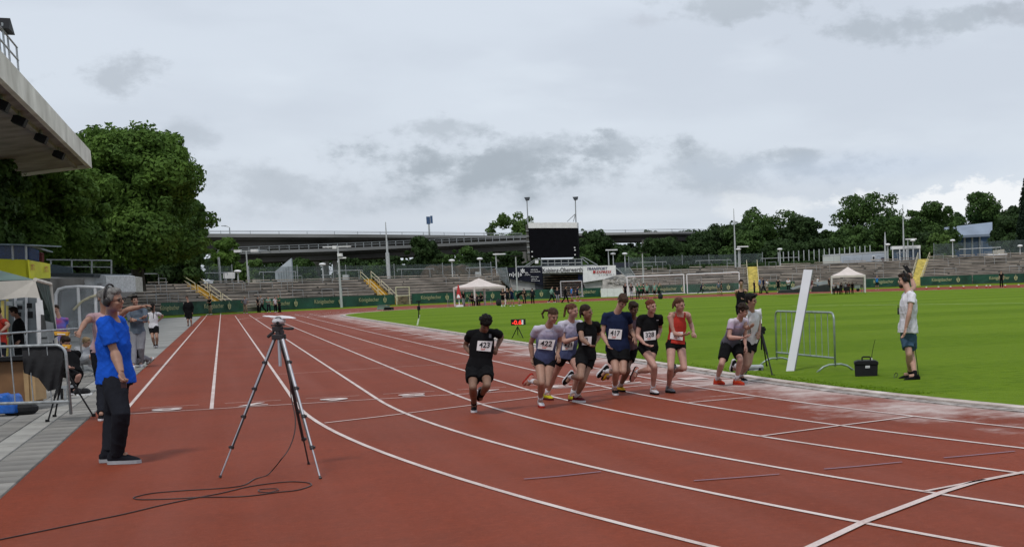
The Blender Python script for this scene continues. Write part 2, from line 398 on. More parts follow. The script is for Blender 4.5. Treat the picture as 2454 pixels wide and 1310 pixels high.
def grass_mat():
    m = bpy.data.materials.new('mown_grass'); m.use_nodes = True; t = m.node_tree; b = t.nodes['Principled BSDF']; L = t.links
    g = t.nodes.new('ShaderNodeTexCoord')
    def nz(s, d=6, sc=(1, 1, 1)):
        mp = t.nodes.new('ShaderNodeMapping'); mp.inputs['Scale'].default_value = sc; L.new(g.outputs['Object'], mp.inputs[0])
        n = t.nodes.new('ShaderNodeTexNoise'); n.inputs['Scale'].default_value = s; n.inputs['Detail'].default_value = d; n.inputs['Roughness'].default_value = .65; L.new(mp.outputs[0], n.inputs['Vector']); return n.outputs[0]
    def mr(v, a, c, d=0.0, e=1.0):
        n = t.nodes.new('ShaderNodeMapRange'); L.new(v, n.inputs[0]); n.inputs[1].default_value = a; n.inputs[2].default_value = c; n.inputs[3].default_value = d; n.inputs[4].default_value = e; return n.outputs[0]
    def mx(f, a, c):
        n = t.nodes.new('ShaderNodeMix'); n.data_type = 'RGBA'
        for i, v in ((0, f), (6, a), (7, c)):
            if isinstance(v, tuple): n.inputs[i].default_value = (*v, 1)
            else: L.new(v, n.inputs[i])
        return n.outputs[2]
    c = mx(mr(nz(0.09, 4), .38, .62), (0.125, 0.200, 0.014), (0.100, 0.168, 0.011))
    c = mx(mr(nz(1.1, 6, (1, 0.35, 1)), .45, .75, 0, .6), c, (0.135, 0.215, 0.010))
    c = mx(mr(nz(30, 5), .5, .75, 0, .30), c, (0.055, 0.115, 0.004))
    c = mx(mr(nz(5.0, 7, (.6, 1, 1)), .48, .68, 0, .62), c, (0.055, 0.115, 0.005))
    c = mx(mr(nz(2.6, 6), .56, .72, 0, .5), c, (0.17, 0.235, 0.02))
    # mowing stripes across the pitch
    sp = t.nodes.new('ShaderNodeSeparateXYZ'); L.new(g.outputs['Object'], sp.inputs[0])
    w1 = t.nodes.new('ShaderNodeMath'); w1.operation = 'MULTIPLY'; w1.inputs[1].default_value = math.pi / 5.5; L.new(sp.outputs[1], w1.inputs[0])
    w2 = t.nodes.new('ShaderNodeMath'); w2.operation = 'SINE'; L.new(w1.outputs[0], w2.inputs[0])
    c = mx(mr(w2.outputs[0], -.15, .15, 0, .30), c, (0.165, 0.245, 0.022))
    L.new(c, b.inputs['Base Color']); b.inputs['Roughness'].default_value = 0.9; b.inputs['Specular IOR Level'].default_value = 0.03
    bp = t.nodes.new('ShaderNodeBump'); bp.inputs['Strength'].default_value = 0.8; bp.inputs['Distance'].default_value = 0.03
    L.new(nz(45, 6), bp.inputs['Height']); L.new(bp.outputs[0], b.inputs['Normal'])
    return m
M_GRASS = grass_mat()
M_EARTH = mat('rough_verge', (0.06, 0.075, 0.028), 0.95, 0.4, 0.4, color2=(0.10, 0.08, 0.05))
M_CONC = mat('weathered_concrete', (0.30, 0.285, 0.255), 0.9, 0.22, 1.2, bump=0.4, bscale=20)
M_CONCD = mat('dark_concrete', (0.14, 0.135, 0.125), 0.9, 0.3, 0.8)
M_CONCL = mat('pale_concrete', (0.40, 0.395, 0.38), 0.9, 0.16, 0.8)
M_ASPH = mat('grey_paving', (0.25, 0.248, 0.232), 0.85, 0.12, 0.7, bump=0.3)
M_STEEL = mat('galvanised_steel', (0.36, 0.38, 0.39), 0.45, 0.15, 14, metal=0.6)
M_POLE = mat('painted_grey_pole', (0.42, 0.44, 0.44), 0.5, 0.1, 6)
M_WHITE = mat('white_paint', (0.74, 0.74, 0.74), 0.5, 0.05, 3)
M_BLACK = mat('black_plastic', (0.010, 0.010, 0.011), 0.6, 0.1, 8, spec=.15)
M_YEL = mat('yellow_step_paint', (0.52, 0.31, 0.035), 0.75, 0.22, 2.0)
M_YEL2 = mat('pale_yellow_paint', (0.60, 0.50, 0.14), 0.7, 0.16, 2.0)
M_CREAM = mat('cream_rail_paint', (0.58, 0.53, 0.36), 0.55, 0.12, 4)
M_GREEN = mat('green_banner', (0.010, 0.066, 0.040), 0.55, 0.25, 0.6, bump=0.5, bscale=1.5)
M_GOLD = mat('pale_gold_print', (0.44, 0.41, 0.22), 0.6, 0.1, 5)
M_WOOD = mat('weathered_wood', (0.22, 0.165, 0.115), 0.85, 0.35, 2.5, color2=(0.09, 0.075, 0.06))

g = MB(); g.quad((-3000, -1500, -0.06), (3000, -1500, -0.06), (3000, 4000, -0.06), (-3000, 4000, -0.06))
tag(g.build('ground', M_EARTH), kind='structure')

def arc_pts(r, n=96):
    "closed oval at lane radius r (kerb radius plus lanes)"
    p = []
    for i in range(n + 1): t = math.pi + math.pi * i / n; p.append(Vector((C1.x + r * math.cos(t), C1.y + r * math.sin(t), 0)))
    for i in range(n + 1): t = math.pi * i / n; p.append(Vector((C2.x + r * math.cos(t), C2.y + r * math.sin(t), 0)))
    return p
# red surface: the oval ring out to the banner foot (rising slightly at the far end) plus the sprint straight on the left
rg = MB(); rings = [RK, RK + 2.5, RK + 5, 58.0, 62.0, 67.0]
rows_ = []
for r in rings:
    row = arc_pts(r)
    rows_.append([Vector((max(p.x, -1.9), p.y, ground_z(p))) for p in row])
k = 0; n_ = len(rows_[0])
for row in rows_: rg.v += [tuple(p) for p in row]
for i in range(len(rings) - 1):
    for j in range(n_):
        j2 = (j + 1) % n_
        rg.f.append((i * n_ + j, i * n_ + j2, (i + 1) * n_ + j2, (i + 1) * n_ + j))
track = tag(rg.build('running_track', M_TRACK), kind='structure')
# the near bend also lies on this sheet, so the sheet only covers what the ring leaves open on the left
st = MB()
st.quad((-1.9, -40, -0.004), (X0 + RK, -40, -0.004), (X0 + RK, YF, -0.004), (-1.9, YF, -0.004))
st.quad((-1.9, YF, -0.004), (X0 - 1, YF, -0.004), (X0 - 1, YF + LS, -0.004), (-1.9, YF + LS, -0.004))
st.quad((-1.9, YF + LS, -0.004), (X0 + 3, YF + LS, -0.004), (X0 + 3, 158, 0.004), (-1.9, 158, 0.004))
tag(st.build('sprint_straight', M_TRACK), kind='structure')
# strip of grass and the rough rise between the ring and the banner, then the earth bank
bk = MB(); ths = [rad(a) for a in range(30, 181, 2)]
for a, b_ in zip(ths, ths[1:]):
    bk.quad(pol(a, 66.9, ground_z(pol(a, 66.9)) - .004), pol(a, RB + 2, zb(a) - .004), pol(b_, RB + 2, zb(b_) - .004), pol(b_, 66.9, ground_z(pol(b_, 66.9)) - .004))
tag(bk.build('grass_verge', M_GRASS), kind='structure')

# infield
gi = MB(); inner = arc_pts(RK - 0.32)
gi.add([Vector((p.x, p.y, 0.035)) for p in inner], [tuple(range(len(inner)))])
infield = tag(gi.build('infield_grass', M_GRASS), kind='structure')
M_KERB = mat('chalky_kerb', (0.52, 0.47, 0.43), 0.9, 0.25, 2.5, bump=0.4, color2=(0.26, 0.19, 0.155))
def ribbon(mb, pts, width, z, zf=None):
    n = len(pts)
    L_, R_ = [], []
    for i, p in enumerate(pts):
        d = (pts[min(i + 1, n - 1)] - pts[max(i - 1, 0)]); d.z = 0; d.normalize(); s = Vector((-d.y, d.x, 0)) * (width / 2)
        zz = z + (zf(p) if zf else 0)
        L_.append((p.x + s.x, p.y + s.y, zz)); R_.append((p.x - s.x, p.y - s.y, zz))
    k = len(mb.v); mb.v += L_ + R_; mb.f += [(k + i, k + n + i, k + n + i + 1, k + i + 1) for i in range(n - 1)]
kb = MB()
# real kerb: three faces (top 20 cm wide, 5 cm high)
def kerb_strip(mb, r0, r1, z0, z1):
    A, B = arc_pts(r0, 128), arc_pts(r1, 128); n = len(A)
    k = len(mb.v)
    mb.v += [(p.x, p.y, z0) for p in A] + [(p.x, p.y, z1) for p in A] + [(p.x, p.y, z1) for p in B] + [(p.x, p.y, z0) for p in B]
    for i in range(n):
        j = (i + 1) % n
        for q in range(3): mb.f.append((k + q * n + i, k + q * n + j, k + (q + 1) * n + j, k + (q + 1) * n + i))
kerb_strip(kb, RK - 0.33, RK - 0.13, -0.01, 0.036)
kb.build('kerb', M_KERB, track)
gt = MB(); kerb_strip(gt, RK - 0.12, RK + 0.06, -0.01, 0.012)
gt.build('drain_strip', mat('drain_slot', (0.34, 0.31, 0.29), 0.9, 0.3, 6, color2=(0.10, 0.08, 0.07)), track)

# lane lines, each its own strip of paint
LZ = 0.006
def lane_path(k_, near=True):
    r = RK + LW * k_; pts = []
    if k_ <= 6:
        for i in range(60, 0, -1):
            t = math.pi + 0.9 * i / 60; pts.append(Vector((C1.x + r * math.cos(t), C1.y + r * math.sin(t), 0)))
    x = C1.x - r
    end = YF + LS if k_ <= 6 else 150
    pts += [Vector((x, YF + (end - YF) * i / 20, 0)) for i in range(21)]
    if k_ <= 6:
        for i in range(1, 91):
            t = math.pi - math.pi * 0.85 * i / 90; pts.append(Vector((C2.x + r * math.cos(t), C2.y + r * math.sin(t), 0)))
    return pts
for k_ in range(1, 9):
    m_ = MB(); ribbon(m_, lane_path(k_), 0.055, LZ, ground_z); m_.build('lane_line', M_LINE, track)
# the sprint lanes run straight on past the bend's beginning
for k_ in range(1, 7):
    m_ = MB(); x = X0 - LW * k_; ribbon(m_, [Vector((x, YF + LS - 3 + 6 * i, 0)) for i in range(8 if k_ > 2 else 5)], 0.05, LZ + .004); m_.build('lane_line', M_LINE, track)
def gline(pts, w_, mt=None, name='marking'):
    m_ = MB(); P_ = [G(*p) if not isinstance(p, Vector) else p for p in pts]
    ribbon(m_, P_, w_, LZ + 0.004); return m_.build(name, mt or M_LINE, track)
m_ = MB(); ribbon(m_, [Vector((X0 - 8 * LW, YF, 0)), Vector((X0, YF, 0))], 0.05, LZ + .004); m_.build('finish_line', M_LINE, track)
# the thin lines across the lanes, and the curved start lines
gline([(778, 1014), (900, 1000), (1100, 975), (1300, 950), (1500, 928), (1640, 914), (1720, 910)], 0.05)
gline([(668, 897), (790, 890), (920, 881), (1100, 872), (1290, 860)], 0.03)
gline([(700, 842), (850, 835), (1010, 828), (1130, 821)], 0.02)
gline([(1651, 965), (1810, 951)], 0.05)
gline([(1819, 1046), (2000, 1022), (2190, 998)], 0.05)
gline([(1256, 1149), (1340, 1142), (1440, 1131)], 0.035, M_BLUELINE)
gline([(1663, 1153), (1770, 1145), (1868, 1137)], 0.035, M_BLUELINE)
gline([(1975, 1125), (2060, 1118), (2162, 1108)], 0.035, M_BLUELINE)
gline([(2262, 1098), (2350, 1090), (2432, 1082)], 0.035, M_BLUELINE)
gline([(1930, 1318), (2070, 1252), (2260, 1180), (2340, 1155), (2450, 1133), (2520, 1119)], 0.075)
gline([(2217, 1178), (2300, 1162), (2360, 1150)], 0.05)
gline([(1375, 930), (1440, 926)], 0.03)
# lane numbers painted upside down for us, with a thin dash line behind each
for k_, ch in ((0, '1'), (1, '2'), (2, '3'), (3, '4'), (4, '5'), (5, '6'), (6, '7'), (7, '8')):
    cx_ = X0 - LW * (k_ + 0.5)
    m_ = MB(); text_on(m_, ch, (cx_ - .02, YF + 0.42, LZ + .004), (-1, 0, 0), (0, -1, 0), 0.44, 0.55, off=0.004, bold=0.03)
    m_.build('lane_number', M_LINE, track)
    m_ = MB(); ribbon(m_, [Vector((cx_ - .42, YF + 1.02, 0)), Vector((cx_ + .42, YF + 1.02, 0))], 0.025, LZ + .004); m_.build('marking', M_LINE, track)
# pale patch of lane one at the start
# pitch lines on the grass
def pline(a, b_, w_=0.12):
    m_ = MB(); ribbon(m_, [G(*a), G(*b_)], w_, 0.045); m_.build('pitch_line', mat('chalk_line', (0.62, 0.70, 0.55), 0.9, 0.2, 2), infield)
pline((1900, 734), (2010, 733)); pline((2018, 733), (2190, 731)); pline((2192, 731), (2460, 727.5))
# low tufts of mown grass in the near infield: real blades
def grass_blades():
    n = 160000
    # sampled in a wedge seen by the camera, denser near
    px = RNG.uniform(930, 2500, n * 2); t = RNG.uniform(0, 1, n * 2)
    dist = 19.0 * (1 / (1 - t * 0.62))
    dirs = _fwd_dirs(px); X = dirs[:, 0] * dist; Y = dirs[:, 1] * dist
    r = np.hypot(X - (X0 + RK), np.minimum(Y - YF, 0)); inside = (r < RK - 0.33) & (r > RK - 0.33 - 0.5 * RNG.random(len(r)) ** 2)
    X, Y = X[inside][:n], Y[inside][:n]; n = len(X)
    h = RNG.uniform(0.006, 0.018, n); a = RNG.uniform(0, 2 * math.pi, n); wd = RNG.uniform(0.006, 0.014, n) ; l = RNG.uniform(-.02, .02, (n, 2))
    v = np.zeros((n, 3, 3)); cx_, sx_ = np.cos(a) * wd, np.sin(a) * wd
    v[:, 0] = np.stack([X - cx_, Y - sx_, np.full(n, .03)], 1); v[:, 1] = np.stack([X + cx_, Y + sx_, np.full(n, .03)], 1); v[:, 2] = np.stack([X + l[:, 0], Y + l[:, 1], .035 + h], 1)
    return tri_mesh('grass', v.reshape(-1, 3), n)
def _fwd_dirs(px):
    d = np.array(_fwd)[None] + np.array(cR)[None] * ((px - CX) / F_PX)[:, None] - np.array(cU)[None] * ((800 - CY) / F_PX)
    d = d[:, :2]; return d / np.linalg.norm(d, axis=1)[:, None]
def tri_mesh(name, verts, nf, k=3):
    me = bpy.data.meshes.new(name); me.vertices.add(len(verts)); me.vertices.foreach_set('co', np.ascontiguousarray(verts, dtype=np.float32).ravel())
    me.loops.add(nf * k); me.loops.foreach_set('vertex_index', np.arange(nf * k, dtype=np.int32))
    me.polygons.add(nf); me.polygons.foreach_set('loop_start', np.arange(0, nf * k, k, dtype=np.int32))
    me.update(calc_edges=True); return me
M_BLADE = mat('grass_blade', (0.10, 0.185, 0.007), 0.9, 0.10, 1.5, spec=0.03)
tag(link_mesh('grass', grass_blades(), None, M_BLADE), 'short green turf blades along the near edge of the infield', 'grass', kind='stuff')

# paving on the left: a slab of plain paving, with laid stones near the camera
pv = MB(); pv.quad((-60, -20, 0.0), (-1.9, -20, 0.0), (-1.9, 158, 0.0), (-60, 158, 0.0))
pv.v = [(x, y, -0.012) for x, y, z in pv.v]
pavement = tag(pv.build('pavement', M_ASPH), kind='structure')
M_PAVE = [mat('paving_stone_%s' % n, c, 0.85, 0.14, 1.8, bump=0.35, bscale=30) for n, c in (('grey', (0.225, 0.213, 0.19)), ('pale', (0.265, 0.252, 0.228)), ('dull', (0.19, 0.18, 0.162)))]
M_EDGE = mat('pale_edging_stone', (0.31, 0.30, 0.272), 0.85, 0.12, 2, bump=0.3)
_pv = {}
def paver(x0, x1, y0, y1, mt, dz=0.0):
    key = (round(x1 - x0, 3), round(y1 - y0, 3), mt.name)
    if key not in _pv:
        m_ = MB(); a, b_ = (x1 - x0) / 2 - .007, (y1 - y0) / 2 - .007; c_ = .008
        top = [(-a + c_, -b_ + c_, 0), (a - c_, -b_ + c_, 0), (a - c_, b_ - c_, 0), (-a + c_, b_ - c_, 0)]
        bot = [(-a, -b_, -.02), (a, -b_, -.02), (a, b_, -.02), (-a, b_, -.02)]
        m_.add(bot + top, [(4, 5, 6, 7), (0, 1, 5, 4), (1, 2, 6, 5), (2, 3, 7, 6), (3, 0, 4, 7)])
        me = m_.mesh('paving_stone'); me.materials.append(mt); _pv[key] = me
    o = bpy.data.objects.new('paving_stone', _pv[key]); COL.objects.link(o); o.parent = pavement
    o.location = ((x0 + x1) / 2, (y0 + y1) / 2, 0.012 + dz + random.uniform(-.0015, .0015))
# rows running along the track: irregular outer row by the red surface, a pale band, then rows of slabs
y = 10.0
while y < 38: paver(-2.32, -1.9, y, y + .50, random.choice(M_PAVE)); y += .50
y = 10.2
while y < 44: paver(-2.62, -2.32, y, y + 1.0, M_EDGE); y += 1.0
for i in range(7):
    x1 = -2.62 - .33 * i; y = 12.5 + (i % 2) * .5 + i * 1.15
    while y < 36: paver(x1 - .33, x1, y, y + 1.0, random.choice(M_PAVE)); y += 1.0
# ------------------------------------------------------------------ the terraces round the far bend
# crest heights follow what the photograph shows at each column
RT0, NST = RB + 1.0, 9
def crest(th):
    return float(np.interp(math.degrees(th), [48, 56, 66, 76, 92, 108, 120, 130, 141, 155], [4.75, 4.6, 4.25, 4.05, 3.85, 3.6, 3.5, 3.4, 3.3, 3.2]))
DR = 0.95
def step_z(th, i):
    z0 = zb(th) + 0.55
    return z0 + (crest(th) - z0) * (i / (NST - 1))
M_STEP = [mat('terrace_step_%s' % n, c, 0.92, 0.3, s_, color2=c2) for n, c, c2, s_ in (
    ('brown', (0.275, 0.245, 0.21), (0.15, 0.135, 0.12), 0.55), ('grey', (0.31, 0.285, 0.25), (0.17, 0.155, 0.14), 0.45), ('warm', (0.305, 0.265, 0.22), (0.165, 0.145, 0.125), 0.7))]
M_BENCH = mat('bench_plank', (0.39, 0.335, 0.28), 0.85, 0.35, 0.35, color2=(0.17, 0.145, 0.12))
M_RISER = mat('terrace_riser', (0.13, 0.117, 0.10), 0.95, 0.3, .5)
def th_px(px, r=RB + 4): return theta(onray(px, r))
def th_line(b_px, t_px, f): return th_px(b_px + (t_px - b_px) * f, RT0 + NST * DR * f)
def terrace(L_, R_, label):
    "L_, R_: (picture column at the foot, at the crest) of the two ends"
    tm = (th_line(*L_, 0) + th_line(*R_, 0)) / 2
    t = thing('terrace', pol(tm, RT0, 0), label, 'terrace', 'stone terraces round the far bend'); seed = int(L_[0])
    for i in range(NST):
        a0, a1, b0, b1 = th_line(*L_, i / NST), th_line(*R_, i / NST), th_line(*L_, (i + 1) / NST), th_line(*R_, (i + 1) / NST); n = max(2, int(abs(a0 - a1) * RT0 / 2.0))
        m_ = MB(); r0, r1 = RT0 + i * DR, RT0 + (i + 1) * DR + (1.5 if i == NST - 1 else 0); rs_ = MB()
        for j in range(n):
            a, b_ = a0 + (a1 - a0) * j / n, a0 + (a1 - a0) * (j + 1) / n; c, d = b0 + (b1 - b0) * j / n, b0 + (b1 - b0) * (j + 1) / n
            za, zb_ = step_z(a, i), step_z(b_, i); pa, pb = (step_z(a, i - 1) if i else -.05), (step_z(b_, i - 1) if i else -.05)
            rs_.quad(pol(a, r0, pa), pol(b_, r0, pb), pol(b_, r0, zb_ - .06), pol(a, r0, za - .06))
            m_.quad(pol(a, r0 - .05, za - .08), pol(b_, r0 - .05, zb_ - .08), pol(b_, r0 - .05, zb_), pol(a, r0 - .05, za))
            m_.quad(pol(a, r0 - .05, za), pol(b_, r0 - .05, zb_), pol(d, r1, zb_), pol(c, r1, za))
            if i == NST - 1: m_.quad(pol(c, r1, za), pol(d, r1, zb_), pol(d, r1, 1), pol(c, r1, 1))
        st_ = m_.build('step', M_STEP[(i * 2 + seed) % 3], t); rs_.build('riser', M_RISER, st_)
    m_ = MB()
    for i in range(NST):
        a, t1 = th_line(*L_, i / NST), th_line(*R_, i / NST)
        while a > t1 + 0.01:
            L = random.uniform(1.6, 5.2) / RT0; b_ = max(a - L, t1 + .002)
            if random.random() < 0.88:
                r = RT0 + i * DR + .18; z = (step_z(a, i) + step_z(b_, i)) / 2 + random.choice((.17, .2, .23))
                p0, p1 = pol(a, r, z), pol(b_, r, z); d = (p1 - p0); Ln = d.length; d.normalize()
                m_.box((p0 + p1) / 2, (Ln, 0.34, 0.10), axes=(d, Vector((0, 0, 1)).cross(d), Vector((0, 0, 1))))
            a = b_ - random.uniform(.1, .7) / RT0
    o = m_.build('bench_planks', M_BENCH, t); o['kind'] = 'stuff'
    return t
S1, S2, S3, S4 = ((524, 440), (548, 472)), ((918, 868), (946, 893)), ((1792, 1792), (1818, 1817)), ((2184, 2202), (2206, 2230))
SECT = [((-80, -80), S1[0], 'grey-brown standing terrace left of the leftmost yellow stairs'),
        (S1[1], S2[0], 'grey-brown terrace below the viaduct between two yellow stairways'),
        (S2[1], (1208, 1200), 'grey-brown terrace behind the nearer white gazebo and red parasol'),
        ((1520, 1498), S3[0], 'grey-brown terrace behind the white football goals'),
        (S3[1], S4[0], 'grey-brown terrace behind the gazebo with the black equipment'),
        (S4[1], (3250, 3250), 'pale brown terrace right of the starter\'s raised arm')]
for s_ in SECT: terrace(*s_)
# yellow stairways cut into the terraces
def stairs(L_, R_, label, mt, nst=16):
    th = lambda f, k: th_line(*(L_ if k == 0 else R_), max(0, f))
    tm = (th(.5, 0) + th(.5, 1)) / 2; t = thing('stairway', pol(tm, RT0, 0), label, 'stairs', 'yellow stairways up the terraces')
    z0, z1 = zb(tm) + .1, crest(tm); R0, DRR = RT0 - .6, NST * DR + .7
    for i in range(nst):
        f0, f1 = i / nst, (i + 1) / nst; z = z0 + (z1 - z0) * f1; dz = (z1 - z0) / nst; m_ = MB()
        v = [pol(th(f0, 0), R0 + DRR * f0), pol(th(f0, 1), R0 + DRR * f0), pol(th(f1, 1), R0 + DRR * f1), pol(th(f1, 0), R0 + DRR * f1)]
        m_.add([Vector((p.x, p.y, z - 1.6 * dz)) for p in v] + [Vector((p.x, p.y, z)) for p in v], [(4, 5, 6, 7), (0, 1, 5, 4), (1, 2, 6, 5), (3, 0, 4, 7)])
        m_.build('tread', mt, t)
    for k in (0, 1):
        m_ = MB()
        for a, b_ in ((.02, .30), (.34, .62), (.68, 1.0)):
            def pt(f, h): return pol(th(f, k), R0 + DRR * f, z0 + (z1 - z0) * f + h)
            m_.tube([pt(a, 0), pt(a, 1.0), pt(b_, 1.0), pt(b_, 0)], .035, 6); m_.tube([pt(a, .5), pt(b_, .5)], .03, 6)
        m_.build('handrail', M_CREAM, t)
    return t
stairs(*S1, 'yellow stairs on the far left with cream handrails', M_YEL)
stairs(*S2, 'orange-yellow stairs beside a cream gate, under the viaduct', M_YEL)
stairs(*S3, 'narrow straight pale yellow stairs right of the goals', M_YEL2, 14)
stairs(*S4, 'pale yellow stairs just right of the starter\'s head', M_YEL2, 16)
# cream gate at the foot of the second stairs
def gate_frame(px0, px1, label):
    a, b_ = onray(px0, RB - .3), onray(px1, RB - .3); z = zb(theta(a)); a.z = b_.z = z
    t = thing('gate', (a + b_) / 2, label, 'gate')
    d = (b_ - a).normalized()
    part('gate_post', M_CREAM, t, lambda m: m.cyl(a, a + Vector((0, 0, 2.2)), .06)); part('gate_post', M_CREAM, t, lambda m: m.cyl(b_, b_ + Vector((0, 0, 2.2)), .06))
    for h in (1.1, 2.15): part('gate_bar', M_CREAM, t, lambda m: m.cyl(a + Vector((0, 0, h)), b_ + Vector((0, 0, h)), .05))
    for i in range(5): part('tread', mat('worn_yellow_step', (0.26, 0.21, 0.12), .85, .3, 2), t, lambda m: m.box((a + b_) / 2 + Vector((0, .5 + .45 * i, .12 + .2 * i)), ((b_ - a).length - .2, .42, .16), math.atan2(d.y, d.x)))
gate_frame(949, 981, 'cream metal gate frame at the foot of the orange-yellow stairs')

# ------------------------------------------------------------------ green banners
def crest_emblem(mb, c, X, Y, s):
    for k in range(-1, 2): mb.add([Vector(c) + X * (s * (.28 * k - .10)) + Y * (s * .3), Vector(c) + X * (s * (.28 * k + .10)) + Y * (s * .3), Vector(c) + X * (s * .16 * k) + Y * (-s * .6)], [(0, 1, 2)])
    mb.add([Vector(c) + X * (s * x) + Y * (s * y) for x, y in ((-.5, .15), (-.38, .15), (-.2, -.35), (0, -.62), (0, -.8), (-.35, -.5))], [(5, 4, 3, 2, 1, 0)])
    mb.add([Vector(c) + X * (s * x) + Y * (s * y) for x, y in ((.5, .15), (.38, .15), (.2, -.35), (0, -.62), (0, -.8), (.35, -.5))], [(0, 1, 2, 3, 4, 5)])
    mb.add([Vector(c) + X * (s * x) + Y * (s * y) for x, y in ((-.1, .35), (.1, .35), (0, .85))], [(0, 1, 2)])
def banner(px0, px1, label, words=1, ht=1.22, r=RB, yb=None, gold=True):
    t0, t1 = th_px(px0, r), th_px(px1, r); n = max(4, int(abs(t0 - t1) * r / 0.7)); m_ = MB()
    def P_(f, h):
        th = t0 + (t1 - t0) * f; z = zb(th) + .06 + h
        rr = r + 0.05 * math.sin(f * 23 + px0) * (1.1 - h) + .03 * math.sin(f * 61)
        return pol(th, rr, z)
    cols = [[P_(j / n, h) for h in (0, ht * .5, ht)] for j in range(n + 1)]
    t = thing('banner', pol((t0 + t1) / 2, r, zb((t0 + t1) / 2)), label, 'banner', 'green advertising banners along the terraces')
    for j in range(n):
        for q in range(2): m_.quad(cols[j][q], cols[j + 1][q], cols[j + 1][q + 1], cols[j][q + 1])
    k = len(m_.v); m_.v += [(v[0] + .02 * math.cos(t0), v[1] + .03, v[2]) for v in m_.v[:k]]; m_.f += [tuple(i + k for i in reversed(f)) for f in m_.f[:]]
    m_.build('cloth', M_GREEN, t)
    for w_ in range(words):
        f = (w_ + .5) / words; th = t0 + (t1 - t0) * f
        c = pol(th, r - .14, zb(th) + .1 + ht * .5); X = (pol(th - .01, r, 0) - pol(th, r, 0)).normalized(); Y = Vector((0, 0, 1))
        m_ = MB(); text_on(m_, 'Königsbacher', c - X * .6, X, Y, 2.9, .60, off=.02, bold=.0); m_.build('lettering', M_GOLD, t)
        m_ = MB(); crest_emblem(m_, c + X * 1.75 + Vector((0, 0, .05)), X, Y, .55); m_.build('emblem', M_GOLD, t)
for b_ in [(384, 436, 'green banner behind the walking person in the black coat', 1), (452, 583, 'green banner at the end of the sprint lanes', 1),
           (624, 945, 'long green banner behind the group of people at the far left lanes', 3),
           (986, 1205, 'green banner behind the nearer gazebo', 2), (1207, 1328, 'dark green banner behind the two people in black', 1),
           (1386, 1440, 'short green banner left of the white boards', 1), (1552, 1772, 'green banner behind the large football goals', 2),
           (1838, 1905, 'green banner behind the black landing mats', 1), (2072, 2184, 'green banner behind the person in the blue vest', 1), (2206, 2330, 'green banner with ruffled left end, right of the starter', 1),
           (2332, 2480, 'green banner at the right edge behind the far person in black', 1)]: banner(*b_)
# white boards
def boards():
    a, b_ = onray(1440, RB - 2), onray(1548, RB - 2); n = 7
    for i in range(n):
        p, q = a.lerp(b_, i / n), a.lerp(b_, (i + .97) / n); z = ground_z(p) + .04
        m_ = MB(); d = (q - p); m_.box((p + q) / 2 + Vector((0, 0, z + .55)), (d.length, .08, 1.15), math.atan2(d.y, d.x))
        o = m_.build('advertising_board', M_WHITE)
        tag(o, 'white board behind the players, %s' % ('leftmost of the row', 'second of the row from the left', 'third of the row from the left', 'middle one of the row', 'third of the row from the right', 'second of the row from the right', 'rightmost of the row')[i], 'board', 'white boards behind the far track')
boards()

# ------------------------------------------------------------------ crush barriers and poles along the crest
def on_crest(px, dr=NST * DR + .6, z=None):
    p = onray(px, RT0 + dr); p.z = crest(theta(p)) if z is None else z; return p
def rail_loop(px0, px1, h, label, mt=None, r_=.045, drop=.28, dr=NST * DR - .2):
    a, b_ = on_crest(px0, dr), on_crest(px1, dr); t = thing('crush_barrier', (a + b_) / 2, label, 'railing', 'steel railings on the terrace crest')
    Z = Vector((0, 0, 1))
    part('rail', mt or M_STEEL, t, lambda m: m.tube([a + Z * (h - drop), a + Z * h, b_ + Z * h, b_ + Z * (h - drop)], r_, 6))
    n = max(2, int((b_ - a).length / 3.5) + 1)
    for i in range(n):
        p = a.lerp(b_, (i + .15) / (n - .7)); part('post', mt or M_STEEL, t, lambda m: m.cyl(p - Z * .1, p + Z * h, .035, n=6))
rails_ = [(312, 392, 'left of the tree foot'), (480, 548, 'beside the white board at the far left'), (625, 700, 'in front of the slanted white wall'), (700, 712, 'right of the slanted white wall'), (792, 872, 'left of the second yellow stairs'),
          (955, 1043, 'above the overturned yellow boat-like float'), (1120, 1190, 'behind the nearer gazebo roof'), (1520, 1600, 'above the left football goal'), (1670, 1755, 'above the right football goal'), (1826, 1915, 'left of the white containers'),
          (1990, 2080, 'in front of the white containers'), (2150, 2175, 'below the glass shelter'), (2300, 2400, 'in front of the blue hall')]
for a, b_, l in rails_: rail_loop(a, b_, 1.15, 'steel crush barrier on the crest %s' % l)
# posts with a bent tip standing on the steps: joined small railings
def step_rails():
    m_ = MB(); Z = Vector((0, 0, 1))
    for px in list(range(300, 460, 26)) + list(range(560, 860, 36)) + list(range(1000, 1200, 32)) + list(range(1510, 1790, 34)) + list(range(1840, 2175, 32)) + list(range(2240, 2460, 30)):
        for i in (2, 5, 7):
            if random.random() < .45: continue
            p = onray(px + random.uniform(-8, 8), RT0 + i * DR + .1); th = theta(p); p.z = step_z(th, i)
            q = onray(px + 22, RT0 + i * DR + .1); q.z = p.z
            m_.cyl(p, p + Z * .95, .03, n=5)
            if random.random() < .6: m_.cyl(q, q + Z * .95, .03, n=5); m_.cyl(p + Z * .95, q + Z * .95, .03, n=5)
            else: m_.cyl(p + Z * .95, p + Z * 1.15 + Vector((-.25, -.1, 0)), .03, n=5)
    o = m_.build('crush_rails', M_STEEL); tag(o, 'thin steel crush rails standing on the terrace steps', 'railing', kind='stuff')
step_rails()

